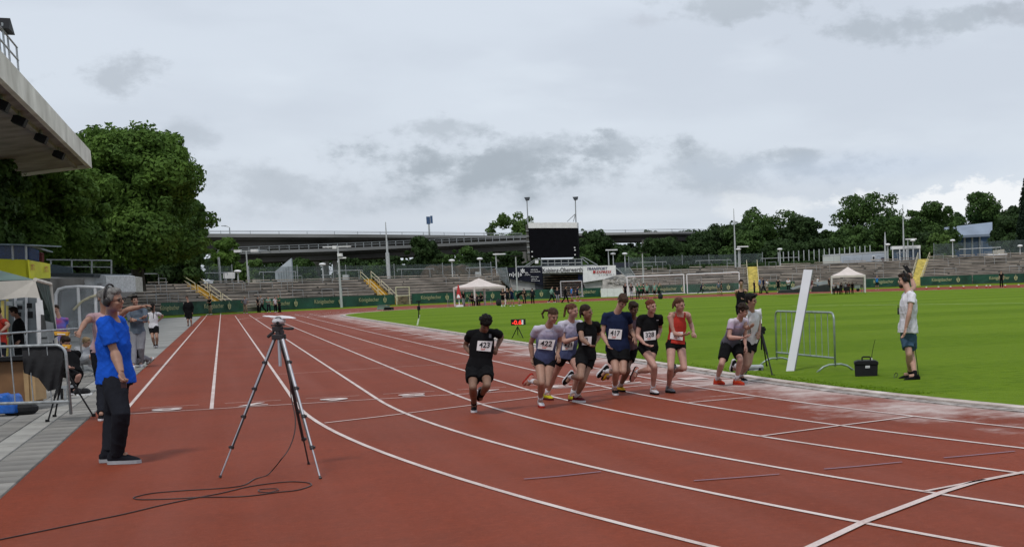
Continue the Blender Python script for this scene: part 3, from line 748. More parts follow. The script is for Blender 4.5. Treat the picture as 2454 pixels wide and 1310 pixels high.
Zv = Vector((0, 0, 1))
def vert_px(px_b, py_t, base, ):
    return zat(py_t, base.x, base.y)
def lamp(px, py_top, kind, label, dr=NST * DR + 1.5, base=None, group='lamp posts behind the terraces'):
    b_ = base or on_crest(px, dr); zt = zat(py_top, b_.x, b_.y)
    t = thing('street_lamp', b_, label, 'lamp post', group); H = zt
    part('pole', M_POLE, t, lambda m: m.cyl(b_ - Zv * 1.0, Vector((b_.x, b_.y, zt)), .11, .07))
    top = Vector((b_.x, b_.y, zt)); X = cR.copy(); X.z = 0; X.normalize()
    if kind == 'flat': part('lamp_head', M_WHITE, t, lambda m: m.box(top + X * .5, (1.7, .5, .16), math.atan2(X.y, X.x)))
    elif kind == 'ball': part('lamp_head', M_WHITE, t, lambda m: m.ball(top, (.42, .42, .18), 10, 6))
    elif kind == 'twin':
        part('lamp_arm', M_POLE, t, lambda m: m.cyl(top - X * 1.0, top + X * 1.0, .05))
        for s_ in (-1, 1): part('lamp_head', M_WHITE, t, lambda m: m.box(top + X * s_ * 1.0, (.8, .4, .3), math.atan2(X.y, X.x)))
    return t
for px, py, k_, l in [(364, 612, 'flat', 'grey lamp post with flat white head by the dark tree'), (459, 618, 'ball', 'small round-headed lamp left of the first yellow stairs'),
    (573, 650, 'ball', 'short round-headed lamp under the viaduct left end'), (597, 601, 'twin', 'twin-headed lamp left of the slanted white wall'),
    (777, 633, 'ball', 'round-headed lamp in front of the viaduct piers'), (1087, 624, 'ball', 'round-headed lamp left of the nearer gazebo'), (1154, 620, 'ball', 'round-headed lamp above the nearer gazebo'),
    (1193, 609, 'flat', 'flat-headed lamp left of the black advertising panel'), (1462, 599, 'flat', 'flat-headed lamp above the white TRANSPORT panel'), (1473, 608, 'ball', 'round-headed lamp above the white TRANSPORT panel'),
    (1501, 608, 'ball', 'round-headed lamp right of the white TRANSPORT panel'), (1776, 591, 'flat', 'flat-headed lamp in front of the dark wood'), (1773, 597, 'ball', 'round-headed lamp in front of the dark wood'), (1872, 597, 'ball', 'round-headed lamp with a loudspeaker left of the containers'),
    (2130, 586, 'ball', 'round-headed lamp behind the white containers'), (2178, 573, 'flat', 'flat-headed lamp above the glass shelter'), (2190, 576, 'ball', 'round-headed lamp above the glass shelter'), (2285, 576, 'ball', 'round-headed lamp in front of the blue hall'), (2446, 589, 'ball', 'round-headed lamp at the right edge')]:
    lamp(px, py, k_, l)
# tall thin flag poles
for px, py, w_, l in [(459, 490, .11, 'tall tapering grey pole in front of the big tree'), (926, 532, .11, 'tall grey pole before the viaduct, thicker below'), (1757, 500, .10, 'tall slender pole in front of the dark wood'), (2160, 490, .10, 'tall slender pole above the white containers'),
                      (333, 617, .10, 'bare grey post under the dark tree, left'), (380, 638, .09, 'bare grey post under the dark tree, right of the lamp'), (522, 633, .09, 'bare grey post right of the first yellow stairs'), (2116, 556, .12, 'white pole standing behind the containers')]:
    b_ = on_crest(px + 8, 10.5); zt = zat(py, b_.x, b_.y); t = thing('flagpole', b_, l, 'pole', 'bare poles along the terrace crest')
    part('pole', M_POLE, t, lambda m: m.tube([b_ - Zv, b_ + Zv * 3, Vector((b_.x, b_.y, zt))], [w_ * 1.6, w_ * 1.3, w_ * .45], 8))
    if px == 926: part('pole_sleeve', M_POLE, t, lambda m: m.cyl(b_, b_ + Zv * 3.4, .24, n=8))
# floodlight mast standing at the trackside with cross arms and cameras
b_ = G(819, 739); b_.z = 0; zt = zat(590, b_.x, b_.y)
t = thing('floodlight_mast', b_, 'white mast with a cross arm and cameras standing on the verge by the track', 'mast')
X = Vector((cR.x, cR.y, 0)).normalized()
part('pole', M_POLE, t, lambda m: m.tube([b_, Vector((b_.x, b_.y, zt))], [.15, .09], 10))
part('cross_arm', M_WHITE, t, lambda m: m.box(Vector((b_.x, b_.y, zt - .05)) - X * .1, (3.3, .12, .12), math.atan2(X.y, X.x)))
part('camera_box', M_WHITE, t, lambda m: m.box(Vector((b_.x, b_.y, zt - 1.0)) + X * .2, (.5, .4, .35), math.atan2(X.y, X.x)))
part('camera_box', M_WHITE, t, lambda m: m.box(Vector((b_.x, b_.y, zt - .1)) - X * .35, (.45, .4, .35), math.atan2(X.y, X.x)))
part('side_arm', M_WHITE, t, lambda m: m.box(Vector((b_.x, b_.y, zt - 1.35)) + X * .45, (.9, .12, .16), math.atan2(X.y, X.x)))
for px, py in ((1235, 614), (1538, 606)):
    b_ = on_crest(px + 5, -3); zt = zat(py, b_.x, b_.y); t = thing('net_pole', b_, 'grey net pole with dark speaker %s' % ('left of the scoreboard panels' if px < 1400 else 'above the left football goal'), 'pole')
    part('pole', M_POLE, t, lambda m: m.cyl(b_ - Zv * 2.2, Vector((b_.x, b_.y, zt)), .1, .07)); part('speaker', M_BLACK, t, lambda m: m.box(Vector((b_.x, b_.y, zt + .05)), (1.3, .3, .12), math.atan2(X.y, X.x)))
# perimeter fence along the crest: posts and see-through wire
M_WIRE = mat('fence_wire', (0.10, 0.13, 0.125), 0.7, 0.2, 2, alpha=0.42)
def fence(px0, px1, h, label, dr, step=3.0, mt=None, dense=None):
    a, b_ = on_crest(px0, dr), on_crest(px1, dr); t = thing('wire_fence', (a + b_) / 2, label, 'fence', 'fences behind the terraces')
    n = max(2, int((b_ - a).length / step))
    pts = []
    for i in range(n + 1):
        px = px0 + (px1 - px0) * i / n; p = on_crest(px, dr); pts.append(p)
        part('fence_post', M_STEEL, t, lambda m: m.cyl(p - Zv * .5, p + Zv * h, .05, n=6))
    part('wire_mesh', mt or M_WIRE, t, lambda m: [m.quad(p - Zv * .3, q - Zv * .3, q + Zv * (h - .15), p + Zv * (h - .15)) for p, q in zip(pts, pts[1:])])
fence(300, 560, 2.2, 'wire fence under the big dark tree', 13, 4)
fence(600, 1180, 2.0, 'wire fence behind the terraces below the viaduct', 13, 6.5)
fence(1510, 1830, 2.2, 'wire fence in front of the dark wood', 13, 4)
fence(2240, 2470, 2.4, 'wire fence in front of the blue hall', 13, 5)
# row of bare white fence posts left of and behind the containers
m_root = thing('post_fence', on_crest(1980, 15), 'row of tall bare grey posts rising behind the white containers', 'fence')
for i in range(19):
    px = 1868 + i * 12.2; b_ = on_crest(px, 15); zt = zat(604 - i * .9, b_.x, b_.y)
    part('fence_post', M_POLE, m_root, lambda m: m.cyl(b_ - Zv, Vector((b_.x, b_.y, zt)), .075, n=6))

# ------------------------------------------------------------------ scoreboard, its platform and the panels below
BD = 186.0
_fwdh = Vector((_fwd.x, _fwd.y, 0)).normalized()
def B(px, py, dd=0.0):
    r = ray(px, py); return CAM + r * ((BD + dd) / r.dot(_fwdh))
def slab_px(name, mt, parent, corners, thick, dd=0.0, mb=None):
    "flat panel whose corners are given by the photograph, at the board's distance, with real thickness going back"
    P_ = [B(x, y, dd) for x, y in corners]
    m_ = MB(); m_.prism(P_, _fwdh * thick); return m_.build(name, mt, parent)
_fwdh = Vector((_fwd.x, _fwd.y, 0)).normalized()
base = B(1325, 660); base.z = 3.5
t = thing('scoreboard', base, 'large black switched-off scoreboard with a white top band', 'scoreboard')
slab_px('screen', mat('dark_screen', (0.006, 0.006, 0.008), .9, .1, 2, spec=.05), t, [(1267, 546), (1383, 546), (1386, 616), (1270, 618)], 1.2)
slab_px('top_band', M_WHITE, t, [(1265.5, 533.5), (1382.5, 533), (1383, 546), (1266.5, 546.5)], 1.3, -.05)
slab_px('side_frame', M_CONCD, t, [(1259.5, 538), (1265, 538), (1271, 625), (1265, 625)], .6)
for yy in (552, 565, 578, 591, 604): slab_px('frame_rung', M_STEEL, t, [(1259.5 + (yy - 540) * .06, yy), (1266 + (yy - 540) * .06, yy), (1266 + (yy - 540) * .06, yy + 2), (1259.5 + (yy - 540) * .06, yy + 2)], .8, -.2)
for x_, y_ in ((1275, 603), (1275.5, 614.5), (1377, 593), (1378, 599), (1378, 610)): slab_px('lamp', M_WHITE, t, [(x_ - 1.5, y_ - 1.3), (x_ + 1.5, y_ - 1.3), (x_ + 1.5, y_ + 1.3), (x_ - 1.5, y_ + 1.3)], .1, -.12)
for (bx, by, tx, ty, l) in ((1266.5, 534, 1262, 478, 'left'), (1381, 533, 1378, 477, 'right')):
    tt = thing('floodlight', B(bx, by), 'dark floodlight on a thin pole on the scoreboard\'s %s end' % l, 'floodlight', 'floodlights on the scoreboard')
    part('pole', M_STEEL, tt, lambda m: m.cyl(B(bx, by + 30, .6), B(tx + .8, ty + 2, .6), .10, .07))
    s_ = -1 if l == 'left' else 1
    part('lamp_head', mat('floodlight_grey', (0.05, 0.06, 0.075), .5), tt, lambda m: m.prism([B(tx - 6, ty - 5, .3), B(tx + 6, ty - 6, .3), B(tx + 4.5, ty + 1, .3), B(tx - 2, ty + 3, .3)], _fwdh * .6))
    if l == 'right':
        part('brace', M_STEEL, tt, lambda m: (m.cyl(B(1359, 531, .6), B(1379, 512, .6), .05), m.cyl(B(1374, 531, .6), B(1379, 512, .6), .05)))
# platform with railing
t = thing('platform', B(1340, 640), 'grey steel platform with railings under the scoreboard', 'platform')
slab_px('deck', M_STEEL, t, [(1238, 637), (1425, 634), (1425, 638.5), (1238, 641)], 3.0, .5)
part('railing', M_STEEL, t, lambda m: (m.tube([B(1255, 640), B(1283, 621), B(1297, 622), B(1397, 620.5), B(1410, 632)], .07, 6), m.cyl(B(1297, 631), B(1396, 629), .04), m.tube([B(1263, 639), B(1281, 627)], .04), m.tube([B(1392, 616.5), B(1400, 617), B(1432, 635)], .06, 6),
    [m.cyl(B(x_, 621), B(x_ + .6, 637), .07) for x_ in (1297, 1313, 1329, 1345, 1362, 1378, 1394)]))
slab_px('notice', M_WHITE, t, [(1282, 623), (1290, 623), (1290, 631), (1282, 631)], .1, -.1)
part('dark_backing', mat('dark_gauze', (0.03, 0.04, 0.055), .8), t, lambda m: m.prism([B(1299, 622.5, .4), B(1393, 621, .4), B(1393, 634, .4), B(1299, 636, .4)], _fwdh * .1))
# three panels
M_NAVY = mat('dark_navy_panel', (0.012, 0.014, 0.024), .8, .1, 1, spec=.1)
def lettering(mt, parent, items, name='lettering', dd=-.08):
    m_ = MB()
    for txt, x_, y_, w_, h_, *o in items:
        c = B(x_, y_, dd); s_ = (BD + dd) / F_PX
        text_on(m_, txt, c, _right, Zv, w_ * s_, h_ * s_, off=.0, shear=o[0] if o else 0, bold=o[1] if len(o) > 1 else 0.01)
    return m_.build(name, mt, parent)
t = thing('billboard', B(1257, 660), 'dark navy advertising panel with a white asterisk beside the tunnel', 'panel')
slab_px('sheet', M_NAVY, t, [(1215.5, 641), (1299, 639.5), (1301, 684), (1284, 678), (1222, 668)], .25)
lettering(M_WHITE, t, [('n|d|s', 1235.5, 658, 30, 12), ('WIR BAUEN', 1280, 646, 17, 2.6), ('IHR ZUHAUSE.', 1283.5, 651, 24, 2.6), ('Planung,', 1282, 663, 18, 2.8), ('Umbau &', 1280, 668, 14, 2.6), ('Sanierung', 1283, 672.5, 20, 2.6), ('immobilien', 1264, 658.5, 13, 2.2), ('neu', 1261, 653, 7, 2.2), ('gut', 1263, 655.5, 8, 2)])
def asterisk(m, c, s_):
    for k in range(6):
        a = rad(90 + 60 * k); u = _right * math.cos(a) + Zv * math.sin(a); v = Zv * math.cos(a) - _right * math.sin(a)
        m.prism([c + v * s_ * .12, c - v * s_ * .12, c + u * s_ - v * s_ * .25, c + u * s_ + v * s_ * .25], _fwdh * .03)
part('asterisk', M_WHITE, t, lambda m: asterisk(m, B(1252.5, 648.8, -.1), .32))
t = thing('name_sign', B(1348, 646), 'white sign reading Koblenz-Oberwerth over the tunnel', 'sign')
slab_px('sheet', M_WHITE, t, [(1299.3, 639), (1396.3, 637.5), (1396.6, 651.5), (1300, 654)], .3)
lettering(mat('black_lettering', (0.02, 0.02, 0.03), .6), t, [('Koblenz-Oberwerth', 1348, 646.3, 95, 10)])
t = thing('billboard', B(1437, 652), 'white panel reading TRANSPORT EXPRESS SCHMIDT', 'panel')
slab_px('sheet', M_WHITE, t, [(1396.9, 637.5), (1475, 635.5), (1476, 659), (1447, 669), (1397.5, 676.5)], .3)
lettering(mat('navy_print', (0.02, 0.025, 0.10), .6), t, [('TRANSPORT', 1431.5, 643.2, 49, 6.5, .3, .02)])
lettering(mat('red_print', (0.40, 0.02, 0.02), .6), t, [('EXPRESS', 1447, 651.3, 36, 6.5, .3, .02)])
lettering(mat('grey_print', (0.25, 0.25, 0.27), .6), t, [('S C H M I D T', 1454, 658, 38, 3.2, .2)])
slab_px('red_block', mat('red_print', (0.4, .02, .02)), t, [(1421.5, 648), (1427.5, 648), (1426.5, 654.5), (1420.5, 654.5)], .02, -.1)
# tunnel mouth: side walls, dark inside, hedge inside
t = thing('tunnel_portal', B(1345, 690), 'dark tunnel passage under the name sign', 'tunnel')
slab_px('lintel', M_CONCD, t, [(1300, 654.2), (1397, 651.7), (1397, 656), (1300, 658)], 8, .3)
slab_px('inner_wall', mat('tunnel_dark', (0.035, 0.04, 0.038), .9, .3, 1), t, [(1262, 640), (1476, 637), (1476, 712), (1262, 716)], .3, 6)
slab_px('blue_panel', mat('dark_blue', (0.01, 0.02, 0.09), .6), t, [(1385, 652), (1397, 652), (1397, 672), (1385, 674)], .2, 1)
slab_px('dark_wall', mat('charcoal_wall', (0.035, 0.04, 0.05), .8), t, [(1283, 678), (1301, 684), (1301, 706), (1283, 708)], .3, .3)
for i_ in range(8): slab_px('inner_step', M_WOOD, t, [(1302, 708 - i_ * 6.2), (1385, 706 - i_ * 6.2), (1385, 703.5 - i_ * 6.2), (1302, 705.5 - i_ * 6.2)], 1, 5 - i_ * .01)
# sloping grey side walls of the cutting
t = thing('ramp_wall', B(1255, 690), 'pale grey sloping wall left of the tunnel, under the dark panel', 'wall')
slab_px('wall', M_CONCL, t, [(1222, 668.5), (1282, 678), (1283, 696), (1223, 700)], .4, .5)
t = thing('ramp_wall', B(1430, 685), 'grey block wall and box under the white panel', 'wall')
slab_px('wall', M_CONCL, t, [(1398, 678), (1444, 671), (1460, 678), (1460, 696), (1404, 696)], .4, .5)
t = thing('rubble_slope', B(1490, 680), 'grey stony slope right of the white panel', 'slope')
part('slope', M_CONC, t, lambda m: m.add([B(1444, 668.5, 0), B(1478, 658.5, 2), B(1514, 655, 4), B(1550, 700, -2), B(1444, 706, -2), B(1500, 675, 0)], [(0, 5, 1), (1, 5, 2), (2, 5, 3), (3, 5, 4), (4, 5, 0)]))
m_ = MB()
for i_ in range(160):
    x_, y_ = random.uniform(1450, 1540), random.uniform(662, 700)
    if y_ < 662 + abs(x_ - 1500) * .2: continue
    m_.ball(B(x_, y_, -.6), (random.uniform(.1, .3), random.uniform(.1, .25), random.uniform(.06, .16)), 5, 4)
o = m_.build('stones', M_CONC, t); o['kind'] = 'stuff'
def mesh_fence(c, label):
    t = thing('mesh_fence', B(*c[0]), label, 'fence', 'wire fences beside the cutting')
    part('wire_mesh', mat('grey_wire', (0.20, 0.24, 0.25), .6, .1, 4, alpha=.45), t, lambda m: m.prism([B(*p) for p in c], _fwdh * .05))
    for p, q in ((c[0], c[3]), (c[1], c[2])): part('fence_post', M_STEEL, t, lambda m: m.cyl(B(*p), B(*q), .06))
mesh_fence([(1188, 642), (1214, 640), (1222, 690), (1198, 668)], 'grey wire fence left of the dark navy panel')
mesh_fence([(1476, 642), (1508, 640), (1524, 664), (1500, 662)], 'grey wire fence above the stony slope')
# dark shed behind
t = thing('shed', B(1490, 650, 25), 'dark grey shed behind the white panel', 'shed')
slab_px('wall', mat('slate_wall', (0.03, 0.035, 0.05), .8), t, [(1470, 629), (1504, 628), (1505, 660), (1470, 662)], 6, 20)
# ------------------------------------------------------------------ the viaduct behind
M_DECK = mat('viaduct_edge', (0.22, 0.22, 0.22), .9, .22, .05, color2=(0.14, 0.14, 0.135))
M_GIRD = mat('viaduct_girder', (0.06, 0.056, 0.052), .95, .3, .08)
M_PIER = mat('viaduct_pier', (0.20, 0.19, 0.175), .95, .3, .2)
def at_depth(px, py, d):
    r = ray(px, py); return CAM + r * (d / r.dot(_fwdh))
def viaduct(label, spine, name='viaduct'):
    "spine: list of (px, py_top, depth, edge px, gap px, girder px)"
    P0 = at_depth(spine[0][0], spine[0][1], spine[0][2]); t = thing(name, Vector((P0.x, P0.y, 0)), label, 'viaduct')
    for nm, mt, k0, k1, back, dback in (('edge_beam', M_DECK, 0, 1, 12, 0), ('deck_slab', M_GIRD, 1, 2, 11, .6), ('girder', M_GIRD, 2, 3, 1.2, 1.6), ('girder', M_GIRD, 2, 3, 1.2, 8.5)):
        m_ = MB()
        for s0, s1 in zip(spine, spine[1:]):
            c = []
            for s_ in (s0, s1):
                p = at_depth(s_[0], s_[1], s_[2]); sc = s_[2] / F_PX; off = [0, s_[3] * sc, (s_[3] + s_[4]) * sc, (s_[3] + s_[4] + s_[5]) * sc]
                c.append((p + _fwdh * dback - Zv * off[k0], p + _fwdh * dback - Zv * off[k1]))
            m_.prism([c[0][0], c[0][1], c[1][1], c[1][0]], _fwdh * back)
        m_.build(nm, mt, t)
    return t
t = viaduct('long grey concrete viaduct, the upper one, crossing behind the terraces', [(380, 559, 236, 9, 6, 24), (800, 560.5, 254, 8, 6, 19), (1250, 564.5, 286, 6, 4, 9), (1400, 558, 296, 6, 4, 12), (1610, 554.5, 300, 5, 4, 13), (1760, 556, 318, 4, 3, 10)])
# lower ramp that climbs to meet it
t2 = viaduct('lower viaduct ramp climbing to the right under the upper one', [(500, 604, 214, 7, 5, 15), (830, 594, 226, 7, 5, 14), (1262, 574, 252, 6, 4, 14)], 'viaduct_ramp')
def guard(parent, spine, hpx, step, posts=True, back=0.4, thick=.05):
    m_ = MB(); pts = []
    for s0, s1 in zip(spine, spine[1:]):
        a, b_ = at_depth(*s0), at_depth(*s1); n = max(1, int((b_ - a).length / step))
        pts += [a.lerp(b_, i / n) + _fwdh * back for i in range(n)]
    pts.append(at_depth(*spine[-1]) + _fwdh * back); h = hpx * spine[0][2] / F_PX
    for p in pts: m_.box(p + Zv * h / 2, (.09, .09, h))
    for z_ in (h, h * .55): m_.tube([p + Zv * z_ for p in pts], thick, 5)
    o = m_.build('guard_rail', M_STEEL, parent); o['kind'] = 'stuff'
guard(t, [(380, 559, 236), (800, 560.5, 254), (1250, 564.5, 286)], 7, 4.5); guard(t, [(1385, 558.5, 296), (1610, 554.5, 300), (1760, 556, 318)], 6, 4.5)
guard(t2, [(520, 606, 214), (830, 594, 226), (1262, 574, 252)], 12, 1.5, thick=.04)
def pier(px, py0, d, wpx, parent, nm='pier'):
    sc = d / F_PX; p = at_depth(px, py0, d); w_ = wpx * sc
    part(nm, M_PIER, parent, lambda m: m.tube([Vector((p.x, p.y, -1)), p], [(w_ * .5, w_ * .45)] * 2, 12, side=_right))
for px, py, d, w_, pr in ((757, 610, 262, 15, t), (779, 609, 262, 14, t), (801, 609, 262, 11, t), (1254, 590, 285, 14, t2), (1543, 574, 300, 12, t), (1190, 590, 262, 9, t2), (1610, 575, 318, 11, t)): pier(px, py, d, w_, pr)
# lamps and mast on the viaduct
for px, yb_, yt, l in ((1039, 562, 519, 'blue-grey antenna mast with three upright panels above the viaduct'),):
    a, b_ = at_depth(px - 10, yb_, 270), at_depth(px - 11, yt + 2, 270); tt = thing('antenna_mast', a, l, 'mast')
    part('pole', M_POLE, tt, lambda m: m.cyl(a - Zv * 3, Vector((a.x, a.y, b_.z)), .2, .16))
    M_ANT = mat('antenna_blue', (0.05, 0.10, 0.20), .5)
    for dx in (-4.5, -1, 5): part('antenna_panel', M_ANT, tt, lambda m: m.box(at_depth(px - 10 + dx, 528 - (2 if dx > 0 else 0), 270), (.42, .3, 1.5)))
    part('cross_arm', M_POLE, tt, lambda m: m.cyl(at_depth(px - 15, 529, 270), at_depth(px - 4, 527, 270), .08))
for px, yb_, yt in ((551, 560, 543),):
    a = at_depth(px, yb_, 240); zt = zat(yt, a.x, a.y); tt = thing('street_lamp', a, 'curved street lamp standing on the viaduct beside the big tree', 'lamp post')
    part('pole', M_STEEL, tt, lambda m: m.tube([a, Vector((a.x, a.y, zt - .15)), Vector((a.x, a.y, zt)) - _right * .4 + Zv * .1, Vector((a.x, a.y, zt + .15)) - _right * .9], .09, 6)); part('lamp_head', M_STEEL, tt, lambda m: m.box(Vector((a.x, a.y, zt + .17)) - _right * 1.0, (.8, .3, .12), -YAW))
# slanted white wall
t = thing('slanted_wall', at_depth(680, 680, 190), 'tall white corrugated wall with a slanting top under the viaduct', 'wall')
part('wall', mat('white_corrugated', (0.42, 0.46, 0.50), .6, .12, .5), t, lambda m: m.prism([at_depth(x_, y_, 190) for x_, y_ in ((659, 650), (697.5, 618.5), (702, 681), (672, 681), (660, 668))], _fwdh * .4))
for i in range(1, 6): part('seam', M_STEEL, t, lambda m: m.box(at_depth(662 + i * 6, 665 - i * 1.5, 189.9), (.06, .06, (14 + i * 5) * 2 * 190 / F_PX * .5)))
# ------------------------------------------------------------------ white board, caravan, float on the crest
def crate_px(name, label, cat, px0, px1, py0, py1, dr, mt, thick=1.0, extra=None):
    c = on_crest((px0 + px1) / 2, dr); d = (c - CAM).dot(_fwdh); P_ = [at_depth(x_, y_, d) for x_, y_ in ((px0, py0), (px1, py0), (px1, py1), (px0, py1))]
    t = thing(name, Vector((c.x, c.y, min(p.z for p in P_))), label, cat); part('body', mt, t, lambda m: m.prism(P_, _fwdh * thick))
    if extra: extra(t, d)
    return t
crate_px('notice_board', 'white notice board on two legs left of the slanted white wall', 'sign', 535, 562, 652, 667, 12.5, M_WHITE, .15, lambda t, d: [part('leg', M_STEEL, t, lambda m: m.cyl(at_depth(x_, 667, d), at_depth(x_ + .5, 684, d), .09)) for x_ in (542, 556)])
crate_px('trailer', 'small cream trailer under the viaduct', 'trailer', 605, 613, 669, 677, 12.5, mat('cream', (.45, .42, .35)), 1.5)
crate_px('cabinet', 'grey electrical cabinet on the crest right of the mast', 'cabinet', 821, 834, 658, 673, 11.5, M_POLE, .5)
crate_px('cabinet', 'pale grey cabinet between the two round lamps', 'cabinet', 1139, 1151, 651, 667, 11.5, M_POLE, .6)
crate_px('cabinet', 'grey cabinet under the lamp right of the TRANSPORT panel', 'cabinet', 1498, 1508, 641, 657, 11.5, M_POLE, .5)
c = on_crest(986, 10.2); dd_ = (c - CAM).dot(_fwdh); tt = thing('crash_mat', c, 'yellow and white rolled mat lying on the crest', 'mat')
part('body', mat('orange_tarp', (0.50, 0.27, 0.03)), tt, lambda m: m.prism([at_depth(x_, y_, dd_) for x_, y_ in ((961, 671), (966, 668), (1006, 668), (1012, 671), (1012, 674), (961, 675))], _fwdh * 1.2))
part('cover', M_WHITE, tt, lambda m: m.prism([at_depth(x_, y_, dd_ - .02) for x_, y_ in ((1005, 668), (1012, 671), (1012, 674), (1007, 673))], _fwdh * 1.25))
# brown heap behind
hp = MB()
for i in range(16):
    c = on_crest(1040 + i * 10, 20 + random.uniform(-1, 2)); hp.ball(c - Zv * .5, (2.0, 1.6, random.uniform(1.4, 2.6) * (1 if i < 12 else .7)), 9, 6)
hp.build('earth_heap', mat('dug_earth', (0.085, 0.058, 0.038), .95, .35, .8)); tag(bpy.data.objects['earth_heap'], 'heap of brown earth beyond the fence', 'earth heap', kind='stuff')
# containers, glass shelter, blue hall
def cont(px0, px1, pyt0, pyt1, pyb, dr, label, mt):
    c0, c1 = on_crest(px0, dr), on_crest(px1, dr); d0, d1 = (c0 - CAM).dot(_fwdh), (c1 - CAM).dot(_fwdh)
    P_ = [at_depth(px0, pyt0, d0), at_depth(px1, pyt1, d1), at_depth(px1, pyb[1], d1), at_depth(px0, pyb[0], d0)]
    t = thing('container', P_[3], label, 'container', 'white containers on the crest'); part('wall', mt, t, lambda m: m.prism(P_, _fwdh * 2.6))
    part('roof_edge', M_POLE, t, lambda m: m.prism([P_[0] + Zv * .06 - _fwdh * .06, P_[1] + Zv * .06 - _fwdh * .06, P_[1] - Zv * .12 - _fwdh * .06, P_[0] - Zv * .12 - _fwdh * .06], _fwdh * 2.8)); return t, P_
M_CONT = mat('container_white', (0.40, 0.44, 0.49), .55, .08, .4); M_CONT2 = mat('container_cream', (0.50, 0.53, 0.49), .6, .08, .4)
t, P_ = cont(1972, 2014, 612, 608.5, (638, 637), 12, 'cream-white container, left end of the row', M_CONT2)
t, P_ = cont(2014.5, 2128, 609, 602, (637, 632), 12, 'long pale grey container with two doors and a small window', M_CONT)
d = (on_crest(2070, 12) - CAM).dot(_fwdh) - .3
for x0_, x1_, y0_, y1_ in ((2021, 2036, 617, 635), (2048, 2063, 615, 634), (2102, 2114, 612, 631)): part('door', mat('container_door', (0.36, 0.40, 0.45), .5), t, lambda m: m.prism([at_depth(x_, y_, d) for x_, y_ in ((x0_, y0_), (x1_, y0_), (x1_, y1_), (x0_, y1_))], _fwdh * .1))
wnd = part('window', M_WHITE, t, lambda m: m.prism([at_depth(x_, y_, d - .05) for x_, y_ in ((2090, 613), (2097, 613), (2097, 624), (2090, 624))], _fwdh * .1))
part('pane', mat('dark_pane', (0.02, .025, .03), .2), wnd, lambda m: m.prism([at_depth(x_, y_, d - .08) for x_, y_ in ((2091, 614.5), (2096, 614.5), (2096, 621), (2091, 621))], _fwdh * .04))
c = at_depth(2117, 630, d - .8); tt = thing('coat', c, 'dark blue jacket hung in front of the long container', 'jacket'); part('body', mat('navy_cloth', (.012, .015, .05)), tt, lambda m: m.prism([at_depth(x_, y_, d - .7) for x_, y_ in ((2111, 618), (2115, 617), (2119, 617), (2122, 618), (2122, 624), (2120.5, 624), (2120.5, 632), (2114, 632), (2114, 623), (2111.5, 623))], _fwdh * .12))
t = thing('glass_shelter', at_depth(2170, 630, 195), 'glass shelter with flat white roof right of the containers', 'shelter')
d = (on_crest(2170, 11) - CAM).dot(_fwdh)
part('roof', M_WHITE, t, lambda m: m.prism([at_depth(x_, y_, d) for x_, y_ in ((2137, 590), (2206, 587.5), (2206, 595), (2137, 597.5))], _fwdh * 3))
for x_ in (2139, 2156, 2172, 2189, 2204): part('post', M_WHITE, t, lambda m: m.cyl(at_depth(x_, 595, d + .1), at_depth(x_ + 1, 631, d + .1), .08))
part('pane', mat('shelter_glass', (0.10, 0.14, 0.20), .1, .1, 1, alpha=.6), t, lambda m: m.prism([at_depth(x_, y_, d + .3) for x_, y_ in ((2140, 598), (2203, 596), (2204, 629), (2141, 632))], _fwdh * .05))
t = thing('sports_hall', at_depth(2320, 640, 290), 'blue sports hall with a light metal roof behind the right terrace', 'hall')
HD = 285
part('roof', mat('metal_roof', (0.19, 0.235, 0.30), .45, .1, .3), t, lambda m: m.prism([at_depth(2262, 545, HD), at_depth(2378, 532, HD), at_depth(2378, 560, HD - 6), at_depth(2278, 565, HD - 6)], Zv * -.5))
part('wall', mat('blue_cladding', (0.12, 0.22, 0.44), .5, .15, .3), t, lambda m: m.prism([at_depth(2290, 564, HD - 3), at_depth(2378, 559, HD - 3), at_depth(2378, 632, HD - 3), at_depth(2290, 632, HD - 3)], _fwdh * 14))
for x_ in (2312, 2330, 2348): part('rib', M_WHITE, t, lambda m: m.box(at_depth(x_, 595, HD - 3.3), (.3, .3, 5.6)))
crate_px('food_stall', 'white food stall with a small sign on its roof at the right edge', 'stall', 2368, 2414, 607, 622, 12, M_WHITE, 3, lambda t, d: (part('sign', mat('cream', (.45, .42, .35)), t, lambda m: m.prism([at_depth(x_, y_, d) for x_, y_ in ((2380, 600), (2407, 597), (2407, 606), (2380, 608))], _fwdh * .2)), part('door', M_BLACK, t, lambda m: m.prism([at_depth(x_, y_, d - .1) for x_, y_ in ((2415, 606), (2426, 605), (2426, 619), (2415, 620))], _fwdh * 2))))

